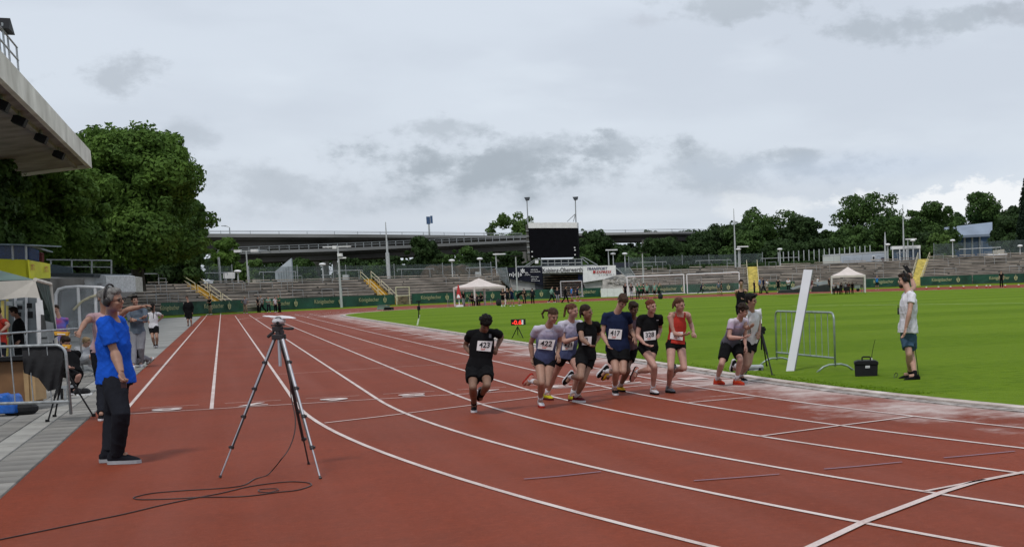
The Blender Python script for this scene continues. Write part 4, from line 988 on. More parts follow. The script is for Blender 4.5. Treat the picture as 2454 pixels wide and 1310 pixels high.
# ------------------------------------------------------------------ trees
def leaf_mat(name, c, c2):
    m = bpy.data.materials.new(name); m.use_nodes = True; t = m.node_tree; L = t.links; b = t.nodes['Principled BSDF']
    g = t.nodes.new('ShaderNodeTexCoord'); n = t.nodes.new('ShaderNodeTexNoise'); n.inputs['Scale'].default_value = .35; n.inputs['Detail'].default_value = 5; L.new(g.outputs['Object'], n.inputs['Vector'])
    n2 = t.nodes.new('ShaderNodeTexNoise'); n2.inputs['Scale'].default_value = 3.5; n2.inputs['Detail'].default_value = 2; L.new(g.outputs['Object'], n2.inputs['Vector'])
    a = t.nodes.new('ShaderNodeMath'); a.operation = 'MULTIPLY_ADD'; a.inputs[1].default_value = .6; L.new(n2.outputs[0], a.inputs[0]); L.new(n.outputs[0], a.inputs[2])
    r = t.nodes.new('ShaderNodeMapRange'); r.inputs[1].default_value = .58; r.inputs[2].default_value = 1.02; L.new(a.outputs[0], r.inputs[0])
    x = t.nodes.new('ShaderNodeMix'); x.data_type = 'RGBA'; L.new(r.outputs[0], x.inputs[0]); x.inputs[6].default_value = (*c, 1); x.inputs[7].default_value = (*c2, 1)
    L.new(x.outputs[2], b.inputs['Base Color']); b.inputs['Roughness'].default_value = .7; b.inputs['Specular IOR Level'].default_value = .15
    tr = t.nodes.new('ShaderNodeBsdfTranslucent'); L.new(x.outputs[2], tr.inputs[0]); ms = t.nodes.new('ShaderNodeMixShader'); ms.inputs[0].default_value = .25
    L.new(b.outputs[0], ms.inputs[1]); L.new(tr.outputs[0], ms.inputs[2]); L.new(ms.outputs[0], t.nodes['Material Output'].inputs[0]); return m
LEAF = {'plane': leaf_mat('plane_leaves', (0.115, 0.20, 0.036), (0.050, 0.098, 0.020)), 'dark': leaf_mat('dark_leaves', (0.046, 0.084, 0.024), (0.020, 0.040, 0.013)),
        'mid': leaf_mat('green_leaves', (0.078, 0.140, 0.034), (0.034, 0.068, 0.019)), 'light': leaf_mat('fresh_leaves', (0.115, 0.19, 0.045), (0.055, 0.10, 0.026)), 'fir': leaf_mat('fir_needles', (0.016, 0.034, 0.016), (0.008, 0.018, 0.010))}
M_BARK = mat('dark_bark', (0.05, 0.042, 0.034), .95, .3, 2)
def crown_mesh(name, centers, radii, n, size, seed, flat=1.0, inner=.35):
    g_ = np.random.default_rng(seed); centers = np.array(centers, float); radii = np.array(radii, float)
    wgt = radii.prod(axis=1) ** (2 / 3.); k = g_.choice(len(centers), n, p=wgt / wgt.sum())
    d = g_.normal(size=(n, 3)); d /= np.linalg.norm(d, axis=1)[:, None]; rr = 1 - inner * g_.random(n) ** 1.6 + g_.normal(0, .05, n)
    # ragged shells: the radius swells and shrinks with direction
    ph = g_.uniform(0, 6.28, (len(centers), 3)); rr *= 1 + .12 * np.sin(d[:, 0] * 5 + ph[k, 0]) * np.sin(d[:, 1] * 5 + ph[k, 1]) + .08 * np.sin(d[:, 2] * 9 + ph[k, 2])
    P_ = centers[k] + d * radii[k] * rr[:, None]
    nn = d + g_.normal(0, .55, (n, 3)); nn /= np.linalg.norm(nn, axis=1)[:, None]
    u = np.cross(nn, g_.normal(size=(n, 3))); u /= np.linalg.norm(u, axis=1)[:, None]; v = np.cross(nn, u)
    s = size * g_.uniform(.55, 1.35, n)[:, None]; q = np.stack([P_ - u * s, P_ - v * s * .55 + nn * s * .15, P_ + u * s, P_ + v * s * .55 + nn * s * .1], 1)
    return tri_mesh(name, q.reshape(-1, 3), n, 4)
def tree(base, top_z, wid, label, kind='mid', seed=0, n=9000, leaf=.42, shape='round', low=.16, lobes=26, group='trees behind the stadium', dep=None, trunk=.35):
    base = Vector(base); g_ = random.Random(seed); H = top_z - base.z; t = thing('tree', base, label, 'tree', group)
    cs, rs = [], []; dep = dep or wid
    for i in range(lobes):
        f = g_.random() ** .8; z = low + (1 - low) * f
        if shape == 'round': env = math.sqrt(max(.05, 1 - ((z - .55) / .5) ** 2)) if z > .5 else (.78 + .22 * (z / .5))
        elif shape == 'cone': env = max(.06, (1 - z) * 1.05)
        else: env = .75 + .25 * math.sin(z * 3)
        a = g_.uniform(0, 2 * math.pi); q = g_.uniform(.45, .95) * env
        r = wid * .5 * g_.uniform(.24, .40) * (1 if shape != 'cone' else .5 + env)
        zc = H * z - r * .55
        x_, y_ = math.cos(a) * q * (wid * .5 - r * .5), math.sin(a) * q * (dep * .5 - r * .5)
        off = _right * x_ + _fwdh * y_
        cs.append((off.x, off.y, max(zc, H * low))); rs.append((r, r, r * g_.uniform(.62, .9)))
    for i in range(int(lobes * .9)):
        z = low + (1 - low) * g_.random() ** .6; env = (math.sqrt(max(.03, 1 - ((z - .55) / .5) ** 2)) if z > .5 else .78 + .22 * (z / .5)) if shape == 'round' else (max(.06, (1 - z) * 1.05) if shape == 'cone' else .9)
        a = g_.uniform(0, 2 * math.pi); q = g_.uniform(.9, 1.06) * env; r = min(wid, H) * .5 * g_.uniform(.09, .17)
        off = _right * (math.cos(a) * q * (wid * .5 - r * .3)) + _fwdh * (math.sin(a) * q * (dep * .5 - r * .3)); cs.append((off.x, off.y, H * z - r * .2)); rs.append((r, r, r * .75))
    cs.append((0, 0, H * .5)); rs.append((wid * .24, wid * .24, H * .28))
    me = crown_mesh('crown', cs, rs, int(n * 1.7), leaf * .74, seed); link_mesh('crown', me, t, LEAF[kind])
    # trunk with limbs
    m_ = MB(); m_.tube([base - Zv * .5, base + Zv * H * .3, base + Zv * H * .62], [trunk * 1.25, trunk * .85, trunk * .35], 8)
    for c_ in cs[:6]: e = base + Vector(c_); s0 = base + Zv * H * g_.uniform(.2, .4); m_.tube([s0, s0.lerp(e, .5) + Zv * H * .04, e], [trunk * .4, trunk * .26, trunk * .1], 6)
    m_.build('trunk', M_BARK, t); return t
def tree_px(px, py_top, wpx, d, label, **k):
    "tree whose crown is centred on picture column px, at horizontal depth d"
    p = at_depth(px, 650, d); b_ = Vector((p.x, p.y, k.pop('z0', 0.8))); return tree(b_, zat(py_top, p.x, p.y), wpx * d / F_PX, label, **k)
# the big plane trees on the left
tree_px(330, 312, 350, 128, 'large bright green plane tree at the far left, its crown above the white building', kind='plane', seed=3, n=52000, leaf=.30, lobes=64, low=.26, trunk=.5, z0=3)
tree_px(95, 372, 330, 112, 'large dark green plane tree below the grandstand roof', kind='plane', seed=5, n=36000, leaf=.30, lobes=46, low=.30, trunk=.5, z0=3)
tree_px(-60, 330, 240, 96, 'plane tree at the left edge behind the grandstand roof', kind='mid', seed=6, n=14000, leaf=.32, lobes=30, low=.3, z0=3)
tree_px(420, 470, 170, 150, 'dark lower crown of foliage behind the tall grey pole', kind='mid', seed=8, n=16000, leaf=.34, lobes=26, low=.1, z0=3)
tree_px(540, 572, 78, 165, 'small bright tree hanging over the viaduct\'s left end', kind='plane', seed=9, n=9000, leaf=.3, lobes=16, low=.1, z0=3)
tree_px(160, 500, 260, 140, 'dark mass of foliage under the large plane tree', kind='dark', seed=12, n=16000, leaf=.4, lobes=30, low=.02, z0=3)
tree_px(350, 530, 260, 150, 'dark trees behind the lamp with the flat white head', kind='dark', seed=14, n=15000, leaf=.4, lobes=30, low=.0, z0=3)
# trees under and behind the viaduct
under = [(612, 622, 70, 205, 'light', 'pale bush left of the slanted white wall'), (650, 640, 90, 208, 'dark', 'dark bush behind the slanted white wall'), (722, 622, 70, 206, 'mid', 'bush right of the slanted white wall'), (850, 622, 90, 205, 'dark', 'dark tree right of the mast'),
         (905, 632, 80, 202, 'mid', 'pale green bush left of the tall grey pole'), (960, 616, 90, 208, 'dark', 'dark tree left of the dome-shaped tree'), (1016, 567, 92, 200, 'dark', 'dark dome-shaped tree in front of the viaduct'), (1075, 604, 90, 212, 'mid', 'tree between the dome-shaped tree and the lamps'),
         (1118, 592, 80, 218, 'mid', 'rounded green tree under the viaduct left of the scoreboard'), (1165, 606, 90, 214, 'dark', 'dark tree behind the round-headed lamps'), (1225, 604, 80, 214, 'dark', 'dark tree just left of the scoreboard')]
for i, (px, py, w_, d, k_, l) in enumerate(under): tree_px(px, py, w_, d, l, kind=k_, seed=30 + i, n=6500, leaf=.36, low=.0, lobes=20, group='trees under the viaduct')
for i, (px, py, w_, l) in enumerate([(560, 578, 150, 'far dark trees seen under the viaduct, left'), (700, 582, 170, 'far dark trees between the viaduct piers'), (880, 600, 170, 'far dark trees behind the tall grey pole'), (1030, 595, 170, 'far dark trees behind the dome-shaped tree'), (1170, 590, 150, 'far dark trees behind the nearer gazebo')]):
    tree_px(px, py, w_, 330, l, kind='dark', seed=50 + i, n=6000, leaf=.65, low=.0, lobes=24, group='trees under the viaduct')
# over the viaduct by the scoreboard
tree_px(1238, 514, 135, 320, 'bright tree rising above the viaduct left of the scoreboard', kind='light', seed=60, n=12000, leaf=.45, lobes=34, low=.3)
tree_px(1394, 543, 30, 310, 'small tree top peeping right of the scoreboard', kind='mid', seed=61, n=3500, leaf=.35, lobes=12)
right = [(1432, 558, 110, 232, 'dark', 'dark tree right of the scoreboard in front of the viaduct'), (1400, 590, 60, 215, 'mid', 'bush just right of the scoreboard'), (1480, 588, 90, 250, 'dark', 'tree left of the viaduct pier'), (1520, 603, 80, 230, 'mid', 'bush in front of the viaduct pier'), (1580, 574, 120, 240, 'dark', 'dark tree right of the viaduct pier'),
         (1558, 552, 60, 330, 'dark', 'tree tops showing above the viaduct rail'), (1655, 556, 130, 250, 'dark', 'dark tree left of the tall slender pole'), (1705, 548, 90, 300, 'mid', 'airy tree top left of the dark wood'), (1745, 540, 120, 255, 'dark', 'dark tree at the tall slender pole'),
         (1845, 499, 150, 262, 'mid', 'tall rounded tree right of the tall slender pole'), (1925, 520, 110, 256, 'dark', 'dark tree sloping down to the gap in the wood'), (1790, 545, 110, 240, 'mid', 'green tree below the tall rounded tree'), (1880, 575, 120, 232, 'dark', 'dark tree above the row of bare posts'),
         (1965, 575, 90, 236, 'dark', 'dark tree left of the containers'), (2090, 466, 175, 262, 'mid', 'tall green tree with a ragged top behind the containers'), (2050, 545, 120, 240, 'mid', 'green tree behind the long container'), (2160, 520, 90, 250, 'mid', 'green tree behind the second slender pole'),
         (2235, 486, 120, 270, 'mid', 'tree between the ragged tree and the birch'), (2345, 460, 115, 300, 'mid', 'tall drooping birch at the right'), (2225, 560, 110, 245, 'dark', 'dark tree behind the glass shelter'), (2255, 556, 66, 222, 'light', 'bright green tree in front of the blue hall'),
         (2300, 500, 100, 318, 'mid', 'tree above the roof of the blue hall'), (2420, 520, 84, 250, 'dark', 'dark tree right of the blue hall'), (2452, 560, 110, 225, 'dark', 'dark tree at the right edge')]
for i, (px, py, w_, d, k_, l) in enumerate(right): tree_px(px, py, w_ * 1.14, d, l, kind=k_, seed=80 + i, n=9500 if w_ > 100 else 6500, leaf=.42, low=.0 if py > 530 else .08, lobes=30)
for i_, (px, py, w_) in enumerate(((2560, 500, 130), (2700, 470, 150), (2850, 510, 150), (3000, 480, 160))): tree_px(px, py, w_, 262, ('dark tree just past the fir at the right end of the terrace', 'taller green tree past the fir, second beyond the terrace end', 'dark tree third beyond the terrace end', 'green tree farthest beyond the terrace end')[i_], kind=('dark', 'mid')[i_ % 2], seed=160 + i_, n=7000, leaf=.5, low=0, lobes=26)
tree_px(2462, 428, 80, 215, 'dark fir with tiered branches at the right edge', kind='fir', seed=120, n=9000, leaf=.36, lobes=50, shape='cone', low=.1)
for i, (px, py, w_, l) in enumerate([(1690, 556, 200, 'far trees filling the wood left of the slender pole'), (1800, 552, 170, 'far trees filling the wood behind the tall rounded tree'), (1970, 553, 150, 'far trees in the dip of the wood'), (2150, 530, 180, 'far trees behind the tall ragged tree'), (2262, 508, 150, 'far trees left of the birch'), (2400, 500, 170, 'far trees behind the hall and the birch'), (1500, 590, 150, 'far trees seen under the right part of the viaduct'), (1610, 580, 150, 'far trees right of the viaduct pier'), (1650, 590, 200, 'far dark undergrowth behind the left goal'), (1830, 590, 220, 'far dark undergrowth behind the bare posts'), (2030, 590, 220, 'far dark undergrowth behind the containers'), (2230, 590, 200, 'far dark undergrowth behind the shelter'), (2400, 590, 160, 'far dark undergrowth at the right edge'), (1470, 600, 200, 'far dark undergrowth behind the stony slope')]):
    tree_px(px, py, w_, 312, l, kind='dark', seed=140 + i, n=8000, leaf=.7, low=.0, lobes=28)
# clipped hedge along the right crest
hg = [on_crest(px, 11.5) for px in range(1510, 1970, 20)]; cs = [(p.x, p.y, p.z + .1) for p in hg]
link_mesh('hedge', crown_mesh('hedge', cs, [(1.6, 1.2, .55)] * len(cs), 9000, .16, 200), None, LEAF['dark']); tag(bpy.data.objects['hedge'], 'low dark hedge running along the crest behind the goals', 'hedge', kind='stuff')
# ------------------------------------------------------------------ left side: grandstand roof, booth, white building, shelter
XR = -9.0
def on_x(px, py, x):
    r = ray(px, py); return CAM + r * (x / r.x)
A_ = on_x(217, 361, XR); zt_, yE = A_.z, A_.y; zb_r = on_x(217, 400, XR).z
t = thing('grandstand_roof', (XR, yE, zb_r), 'concrete grandstand roof jutting in at the top left', 'roof')
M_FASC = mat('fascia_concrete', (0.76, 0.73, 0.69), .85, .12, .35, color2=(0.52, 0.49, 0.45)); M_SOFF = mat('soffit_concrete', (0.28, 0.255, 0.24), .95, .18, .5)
part('fascia', M_FASC, t, lambda m: m.box((XR - .15, (yE + 10) / 2, (zt_ + zb_r) / 2), (.3, yE - 10, zt_ - zb_r)))
part('end_fascia', M_FASC, t, lambda m: m.prism([(XR - .3, yE, zt_ - .02), (XR - .3, yE, zb_r), (XR - 18, yE, zb_r - 2.6), (XR - 18, yE, zt_ - 1.4)], (0, -.3, 0)))
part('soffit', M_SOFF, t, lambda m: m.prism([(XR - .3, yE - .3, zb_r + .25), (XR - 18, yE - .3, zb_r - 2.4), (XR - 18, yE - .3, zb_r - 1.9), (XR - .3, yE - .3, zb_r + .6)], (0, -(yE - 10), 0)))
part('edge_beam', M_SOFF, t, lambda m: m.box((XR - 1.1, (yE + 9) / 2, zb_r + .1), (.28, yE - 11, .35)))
part('roof_sheet', mat('roof_felt', (.2, .2, .2)), t, lambda m: m.prism([(XR - .3, yE - .3, zt_ - .1), (XR - 18, yE - .3, zt_ - 1.5), (XR - 18, yE - .3, zt_ - 1.4), (XR - .3, yE - .3, zt_)], (0, -(yE - 10), 0)))
for px, py in ((4, 252), (47, 290), (99, 332), (141, 371)):
    c = G(px, py, zb_r - .35); tt = thing('loudspeaker', c, 'black loudspeaker hanging under the grandstand roof, %s' % {4: 'at the picture edge', 47: 'second from the edge', 99: 'third from the edge', 141: 'nearest the roof corner'}[px], 'loudspeaker', 'loudspeakers under the grandstand roof')
    part('box', M_BLACK, tt, lambda m: m.box(c, (.65, 1.05, .5), axes=(Vector((.9, 0, -.43)), Vector((0, 1, 0)), Vector((.43, 0, .9))))); part('bracket', M_STEEL, tt, lambda m: m.box(c + Zv * .6, (.12, .5, .7)))
t = thing('roof_railing', on_x(45, 178, XR), 'thin steel railing on top of the grandstand roof', 'railing')
def roof_rail(m):
    y0 = on_x(45, 178, XR - .2).y; pts = [(XR - .2, y0 - i * 3.2, zt_) for i in range(8)]; H = 1.5
    for p in pts: m.cyl(p, (p[0], p[1], p[2] + H), .05, n=6)
    for h in (H, H * .55): m.cyl((pts[0][0], pts[0][1] + .3, zt_ + h), (pts[-1][0], pts[-1][1], zt_ + h), .05, n=6)
part('rail', M_STEEL, t, roof_rail)
c = on_x(-3, 58, XR - .4); t = thing('floodlight', c, 'dark floodlight tip above the roof railing at the picture edge', 'floodlight'); part('lamp_head', M_BLACK, t, lambda m: m.prism([c + Vector((0, .2, .35)), c + Vector((0, 1.6, -.25)), c + Vector((0, -.6, -.3))], (.5, 0, 0))); part('pole', M_STEEL, t, lambda m: m.cyl((c.x + .2, c.y - .4, zt_), c + Vector((.2, -.4, 0)), .05))
def pq(pts, d): return [at_depth(x_, y_, d) for x_, y_ in pts]
# yellow booth with blue canopy
BY = 62.0
t = thing('press_booth', at_depth(60, 740, BY), 'yellow raised booth with LOTTO lettering and a blue glazed top', 'booth')
M_LOT = mat('lotto_yellow', (0.62, 0.60, 0.01), .6, .05, 1)
part('front_panel', M_LOT, t, lambda m: m.prism(pq([(-60, 619), (65.5, 622), (70, 667), (-60, 663)], BY), _fwdh * .12))
part('side_panel', M_LOT, t, lambda m: m.prism([at_depth(66, 622, BY), at_depth(120, 632, BY + 4.5), at_depth(122, 671, BY + 4.5), at_depth(70.5, 667, BY)], _right * -.12))
part('lettering', mat('lotto_red', (0.45, 0.10, 0.02), .6), t, lambda m: (text_on(m, 'LOTTO', at_depth(79, 640, BY + .7) - _fwdh * .1, (at_depth(120, 632, BY + 4.5) - at_depth(66, 622, BY)), Zv, .75, .28, off=.05, bold=.02), text_on(m, 'LOTTO', at_depth(112, 645, BY + 3.4) - _fwdh * .1, (at_depth(120, 632, BY + 4.5) - at_depth(66, 622, BY)), Zv, .75, .28, off=.05, bold=.02)))
M_BGL = mat('blue_glazing', (0.02, 0.05, 0.16), .15, .15, 1, alpha=.85)
part('glazing', M_BGL, t, lambda m: m.prism(pq([(-60, 586), (58, 587), (92, 600), (92, 627), (66, 622), (-60, 619)], BY + .6), _fwdh * .06))
part('canopy', mat('canopy_grey', (0.20, 0.25, 0.28), .6), t, lambda m: (m.prism(pq([(-60, 582), (60, 585), (60, 588), (-60, 586)], BY - .4), _fwdh * 3), m.prism([at_depth(60, 585, BY - .4), at_depth(116, 602, BY + 4.5), at_depth(116, 604.5, BY + 4.5), at_depth(60, 588.5, BY - .4)], _fwdh * .4)))
for x_ in (30, 62): part('mullion', M_STEEL, t, lambda m: m.cyl(at_depth(x_, 586, BY), at_depth(x_ + 1, 622, BY), .05))
part('red_curtain', mat('dull_red', (.10, .012, .012)), t, lambda m: m.prism(pq([(93, 604), (100, 606), (100, 628), (93, 627)], BY + 3.6), _fwdh * .2))
part('support', M_CONCD, t, lambda m: m.prism(pq([(-60, 664), (120, 668), (120, 790), (-60, 800)], BY + 1.2), _fwdh * 3))
# white building with railing
WD = 92
t = thing('white_building', at_depth(190, 740, WD), 'low white building with a dark flat roof and rooftop railing', 'building')
part('wall', M_WHITE, t, lambda m: m.prism(pq([(118, 661), (225, 663), (225, 716), (118, 730)], WD), _fwdh * 4))
part('side_wall', mat('white_paint_dull', (.52, .54, .55), .6), t, lambda m: m.prism(pq([(225, 656), (254, 661), (256, 700), (227, 716)], WD - .2), _fwdh * 4))
part('annex', mat('cream_wall', (.40, .40, .36), .7), t, lambda m: m.prism(pq([(253, 661), (276, 664), (278, 700), (255, 702)], WD + 6), _fwdh * 4))
part('roof', mat('roof_felt_dark', (.04, .05, .055), .8), t, lambda m: m.prism(pq([(118, 654), (225, 656), (225, 664), (118, 663)], WD - 1), _fwdh * 5))
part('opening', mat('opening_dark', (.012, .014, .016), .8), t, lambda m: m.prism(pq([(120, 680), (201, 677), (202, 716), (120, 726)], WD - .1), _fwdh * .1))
part('door', mat('grey_door', (.3, .3, .3), .7), t, lambda m: m.prism(pq([(233, 678), (242, 677), (243, 700), (234, 702)], WD - .3), _fwdh * .1))
part('railing', M_STEEL, t, lambda m: ([m.cyl(at_depth(x_, 623, WD - .5), at_depth(x_, 657, WD - .5), .05, n=6) for x_ in (122, 172, 220, 267)], m.cyl(at_depth(112, 622, WD - .5), at_depth(268, 624, WD - .5), .05, n=6), m.cyl(at_depth(112, 638, WD - .5), at_depth(268, 640, WD - .5), .03, n=6)))
part('tarp', mat('blue_grey_tarp', (.07, .10, .12), .7), t, lambda m: m.prism(pq([(122, 633), (172, 641), (174, 654), (122, 654)], WD - .6), _fwdh * .1))
# dugout shelter
SD = 56.0
t = thing('team_shelter', at_depth(200, 800, SD), 'arched clear plastic team shelter with a white frame behind the older man', 'shelter')
M_CLR = mat('cloudy_plastic', (.30, .32, .33), .25, .15, 2, alpha=.42)
out = [(132, 800), (133, 705), (139, 693), (155, 688), (190, 685), (240, 688), (262, 693), (268, 720), (270, 800)]
part('shell', M_CLR, t, lambda m: m.prism(pq(out, SD), _fwdh * .05)); part('shell', M_CLR, t, lambda m: m.prism(pq([(a + 14, b_ - 3) for a, b_ in out], SD + 2.2), _fwdh * .05))
for p_ in ([(133, 790), (134, 705), (140, 693), (156, 688), (187, 686), (240, 688), (264, 694)], [(187, 686), (192, 790)], [(228, 688), (232, 790)]): part('frame_bar', M_WHITE, t, lambda m: m.tube(pq(p_, SD - .1), .06, 6))
part('seat_row', M_POLE, t, lambda m: m.box(at_depth(200, 772, SD + 1.2), (2.3, .5, .12), -YAW)); part('curved_band', M_CREAM, t, lambda m: m.tube(pq([(176, 742), (196, 722), (215, 712), (232, 707)], SD - .2), .05, 6))
for x_ in (152, 172, 250): part('leg', M_POLE, t, lambda m: m.cyl(at_depth(x_, 774, SD + 1), at_depth(x_, 802, SD + 1), .05))

# ------------------------------------------------------------------ gazebos
M_TENT = mat('cream_tent', (0.60, 0.53, 0.49), .8, .05, 1.5); M_TENTW = mat('tent_frame_white', (.62, .57, .54), .5, .05)
def gazebo(c, hx, hy, rot, ze, zp, label, vz=.3, legw=.05, m_roof=None, group=None, legs=4):
    c = Vector(c); t = thing('gazebo', c, label, 'gazebo', group); X = Vector((math.cos(rot), math.sin(rot), 0)); Y = Vector((-math.sin(rot), math.cos(rot), 0))
    K = [c + X * a * hx + Y * b_ * hy for a, b_ in ((-1, -1), (1, -1), (1, 1), (-1, 1))]; pk = c + Zv * zp
    def roof(m):
        for i in range(4):
            a, b_ = K[i] + Zv * ze, K[(i + 1) % 4] + Zv * ze
            # four sloping faces that sag a little between ridge and eaves
            ma, mb_ = a.lerp(pk, .5) - Zv * .12, b_.lerp(pk, .5) - Zv * .12; mm = (a + b_) / 2 + Zv * -.06; m2 = (ma + mb_) / 2 - Zv * .05
            m.add([a, mm, b_, mb_, m2, ma, pk], [(0, 1, 4, 5), (1, 2, 3, 4), (5, 4, 6), (4, 3, 6)])
    part('roof', m_roof or M_TENT, t, roof)
    def val(m):
        for i in range(4):
            a, b_ = K[i] + Zv * ze, K[(i + 1) % 4] + Zv * ze; o_ = ((a + b_) / 2 - (c + Zv * ze)).normalized() * .015
            m.prism([a + o_, b_ + o_, b_ + o_ - Zv * vz, (a + b_) / 2 + o_ - Zv * (vz - .05), a + o_ - Zv * vz], o_ * -.9)
    part('valance', M_TENT, t, val)
    for i in range(legs): part('leg', M_TENTW, t, lambda m: m.cyl(K[i] * .98 + c * .02 - Zv * 0, K[i] * .98 + c * .02 + Zv * ze, legw, n=6))
    return t, K
c = G(1150, 733); c.z = 0
gazebo(G(1151, 731.5), 2.0, 2.0, .42, 2.05, 3.0, 'pale pink-white gazebo with dark figures under it beside a red parasol', .25, .10)
gazebo(at_depth(2033, 699, 152).xy.to_3d() + Zv * .15, 1.9, 1.9, .25 + .9, 2.0, 2.95, 'pale gazebo over black equipment on the far right side of the infield', .25, .09)
# parasol
c = G(1101, 735); t = thing('parasol', c, 'closed red and white parasol in front of the nearer gazebo', 'parasol'); M_RED = mat('red_cloth', (.45, .03, .03), .7)
part('pole', M_WHITE, t, lambda m: m.cyl(c, c + Zv * 2.2, .04)); part('cloth', M_RED, t, lambda m: m.tube([c + Zv * .85, c + Zv * 1.5, c + Zv * 2.3], [.26, .2, .05], 8)); part('cloth_stripe', M_WHITE, t, lambda m: m.tube([c + Zv * .95 - _fwdh * .1, c + Zv * 1.3 - _fwdh * .12], [.2, .12], 8)); part('base', M_WHITE, t, lambda m: m.box(c + Zv * .1, (.7, .7, .2)))
def table(c, w_, d_, h, label, mt, rot=-YAW):
    t = thing('table', c, label, 'table'); X = Vector((math.cos(rot), math.sin(rot), 0)); Y = Vector((-math.sin(rot), math.cos(rot), 0))
    part('table_top', mt, t, lambda m: m.box(Vector(c) + Zv * h, (w_, d_, .05), rot))
    for a in (-1, 1):
        for b_ in (-1, 1): p = Vector(c) + X * a * w_ * .45 + Y * b_ * d_ * .42; part('leg', M_STEEL, t, lambda m: m.cyl(p, p + Zv * h, .03, n=6))
    return t
table(G(1094, 734), 1.9, .7, .75, 'green-topped table left of the red parasol', mat('green_top', (.10, .20, .12), .6))
table(G(1152, 733), 2.6, .7, .75, 'dark table under the nearer gazebo', M_BLACK)
table(at_depth(2050, 699, 153).xy.to_3d() + Zv * .15, 1.6, .6, .75, 'dark table under the farther gazebo', M_BLACK)
# ------------------------------------------------------------------ goals
M_NET = mat('goal_net', (.5, .5, .5), .8, .1, 3, alpha=.10)
def goal(pa, pb, py_top, py_bot, d0, d1, label, back=1.8, mt=None, w_=.07):
    a, b_ = at_depth(pa, py_bot[0], d0), at_depth(pb, py_bot[1], d1); A, B2 = at_depth(pa - 1.2, py_top[0], d0), at_depth(pb - 1.5, py_top[1], d1)
    A = Vector((a.x, a.y, A.z)); B2 = Vector((b_.x, b_.y, B2.z)); mt = mt or M_WHITE
    t = thing('football_goal', (a + b_) / 2, label, 'goal', 'football goals behind the infield'); k = _fwdh * back
    part('post', mt, t, lambda m: m.cyl(a, A, w_)); part('post', mt, t, lambda m: m.cyl(b_, B2, w_)); part('crossbar', mt, t, lambda m: m.cyl(A, B2, w_))
    part('ground_bar', mt, t, lambda m: m.tube([a + Zv * .05, a + k + Zv * .05, b_ + k + Zv * .05, b_ + Zv * .05], w_ * .7, 6))
    part('back_bar', mt, t, lambda m: m.tube([A - Zv * .02, A + k * .6 - Zv * .05, B2 + k * .6 - Zv * .05, B2 - Zv * .02], w_ * .5, 6)); part('net', M_NET, t, lambda m: (m.quad(A + k * .6, B2 + k * .6, b_ + k, a + k), m.quad(A, A + k * .6, a + k, a), m.quad(B2, B2 + k * .6, b_ + k, b_)))
goal(1504.5, 1640, (663, 657.5), (708, 703), 166, 168, 'large white football goal, the left one of two, empty'); goal(1647.5, 1772.5, (657.5, 652), (704, 699), 169, 172, 'large white football goal, the right one of two, by the yellow stairs')
goal(1345, 1395.5, (674.5, 673), (713, 711), 172, 172, 'small grey-white goal in front of the tunnel', 1.2, M_POLE)
# black landing mats with tarps
def mats(px0, px1, yt, yb_, d, label, tarp):
    c = at_depth((px0 + px1) / 2, yb_, d); t = thing('landing_mat', c, label, 'landing mat', 'covered landing mats at the far side')
    part('mat', mat('dark_tarp', (.018, .02, .022), .5, .2, 2), t, lambda m: m.prism(pq([(px0, yb_), (px0 + 3, yt + 6), (px1 - 4, yt + 2), (px1, yb_ - 1)], d), _fwdh * 3))
    part('tarp', mat('silver_tarp', (.32, .34, .36), .4, .2, 1), t, lambda m: m.prism(pq(tarp, d + .2), _fwdh * 2.5))
mats(1863, 1925, 690, 702.5, 142, 'dark covered landing mat with a silver sloping tarp, left of the white plank', [(1893, 690), (1922, 682), (1924, 686), (1900, 694)])
mats(1944, 1990, 680, 699.5, 146, 'black covered landing mat between the white plank and the gazebo', [(1948, 677), (1983, 672), (1984, 680), (1962, 683)])
t = thing('kit_pile', at_depth(2015, 698, 150), 'pile of black kit boxes under the farther gazebo', 'box'); part('box', M_BLACK, t, lambda m: (m.prism(pq([(1994, 698), (1994, 686), (2018, 686), (2018, 697)], 150), _fwdh * .8),)); part('box', M_BLACK, t, lambda m: m.prism(pq([(2022, 697), (2022, 687), (2036, 687), (2036, 696)], 150), _fwdh * .8))
t = thing('wheel_cart', at_depth(2055, 696, 151), 'small grey cart right of the farther gazebo\'s middle leg', 'cart'); part('tray', M_POLE, t, lambda m: m.prism(pq([(2048, 683), (2062, 683), (2061, 691), (2048, 691)], 151), _fwdh * .6)); part('wheel', M_BLACK, t, lambda m: m.cyl(at_depth(2056, 694, 151), at_depth(2056, 694, 151.3), .2, n=10))
# hurdle markers on the right
for i, px in enumerate((2220, 2249, 2278, 2309, 2341, 2364, 2373, 2409, 2441)):
    c = at_depth(px, 693.5 - (px - 2220) * .026, 130); t = thing('marker_cone', c, 'small red and white marker on the far grass, %s' % ('leftmost of the row', 'second from the left', 'third from the left', 'fourth from the left', 'fifth from the left', 'left one of the close pair', 'right one of the close pair', 'beside the far person in black', 'rightmost of the row')[i], 'marker', 'markers along the far grass edge')
    part('top', mat('marker_white', (.62, .6, .5)), t, lambda m: m.box(c + Zv * .22, (.12, .12, .14))); part('base', M_RED, t, lambda m: m.box(c + Zv * .08, (.14, .14, .16)))
# ------------------------------------------------------------------ things on the near infield
def rod(m, a, b_, r, n=8): m.cyl(a, b_, r, n=n)
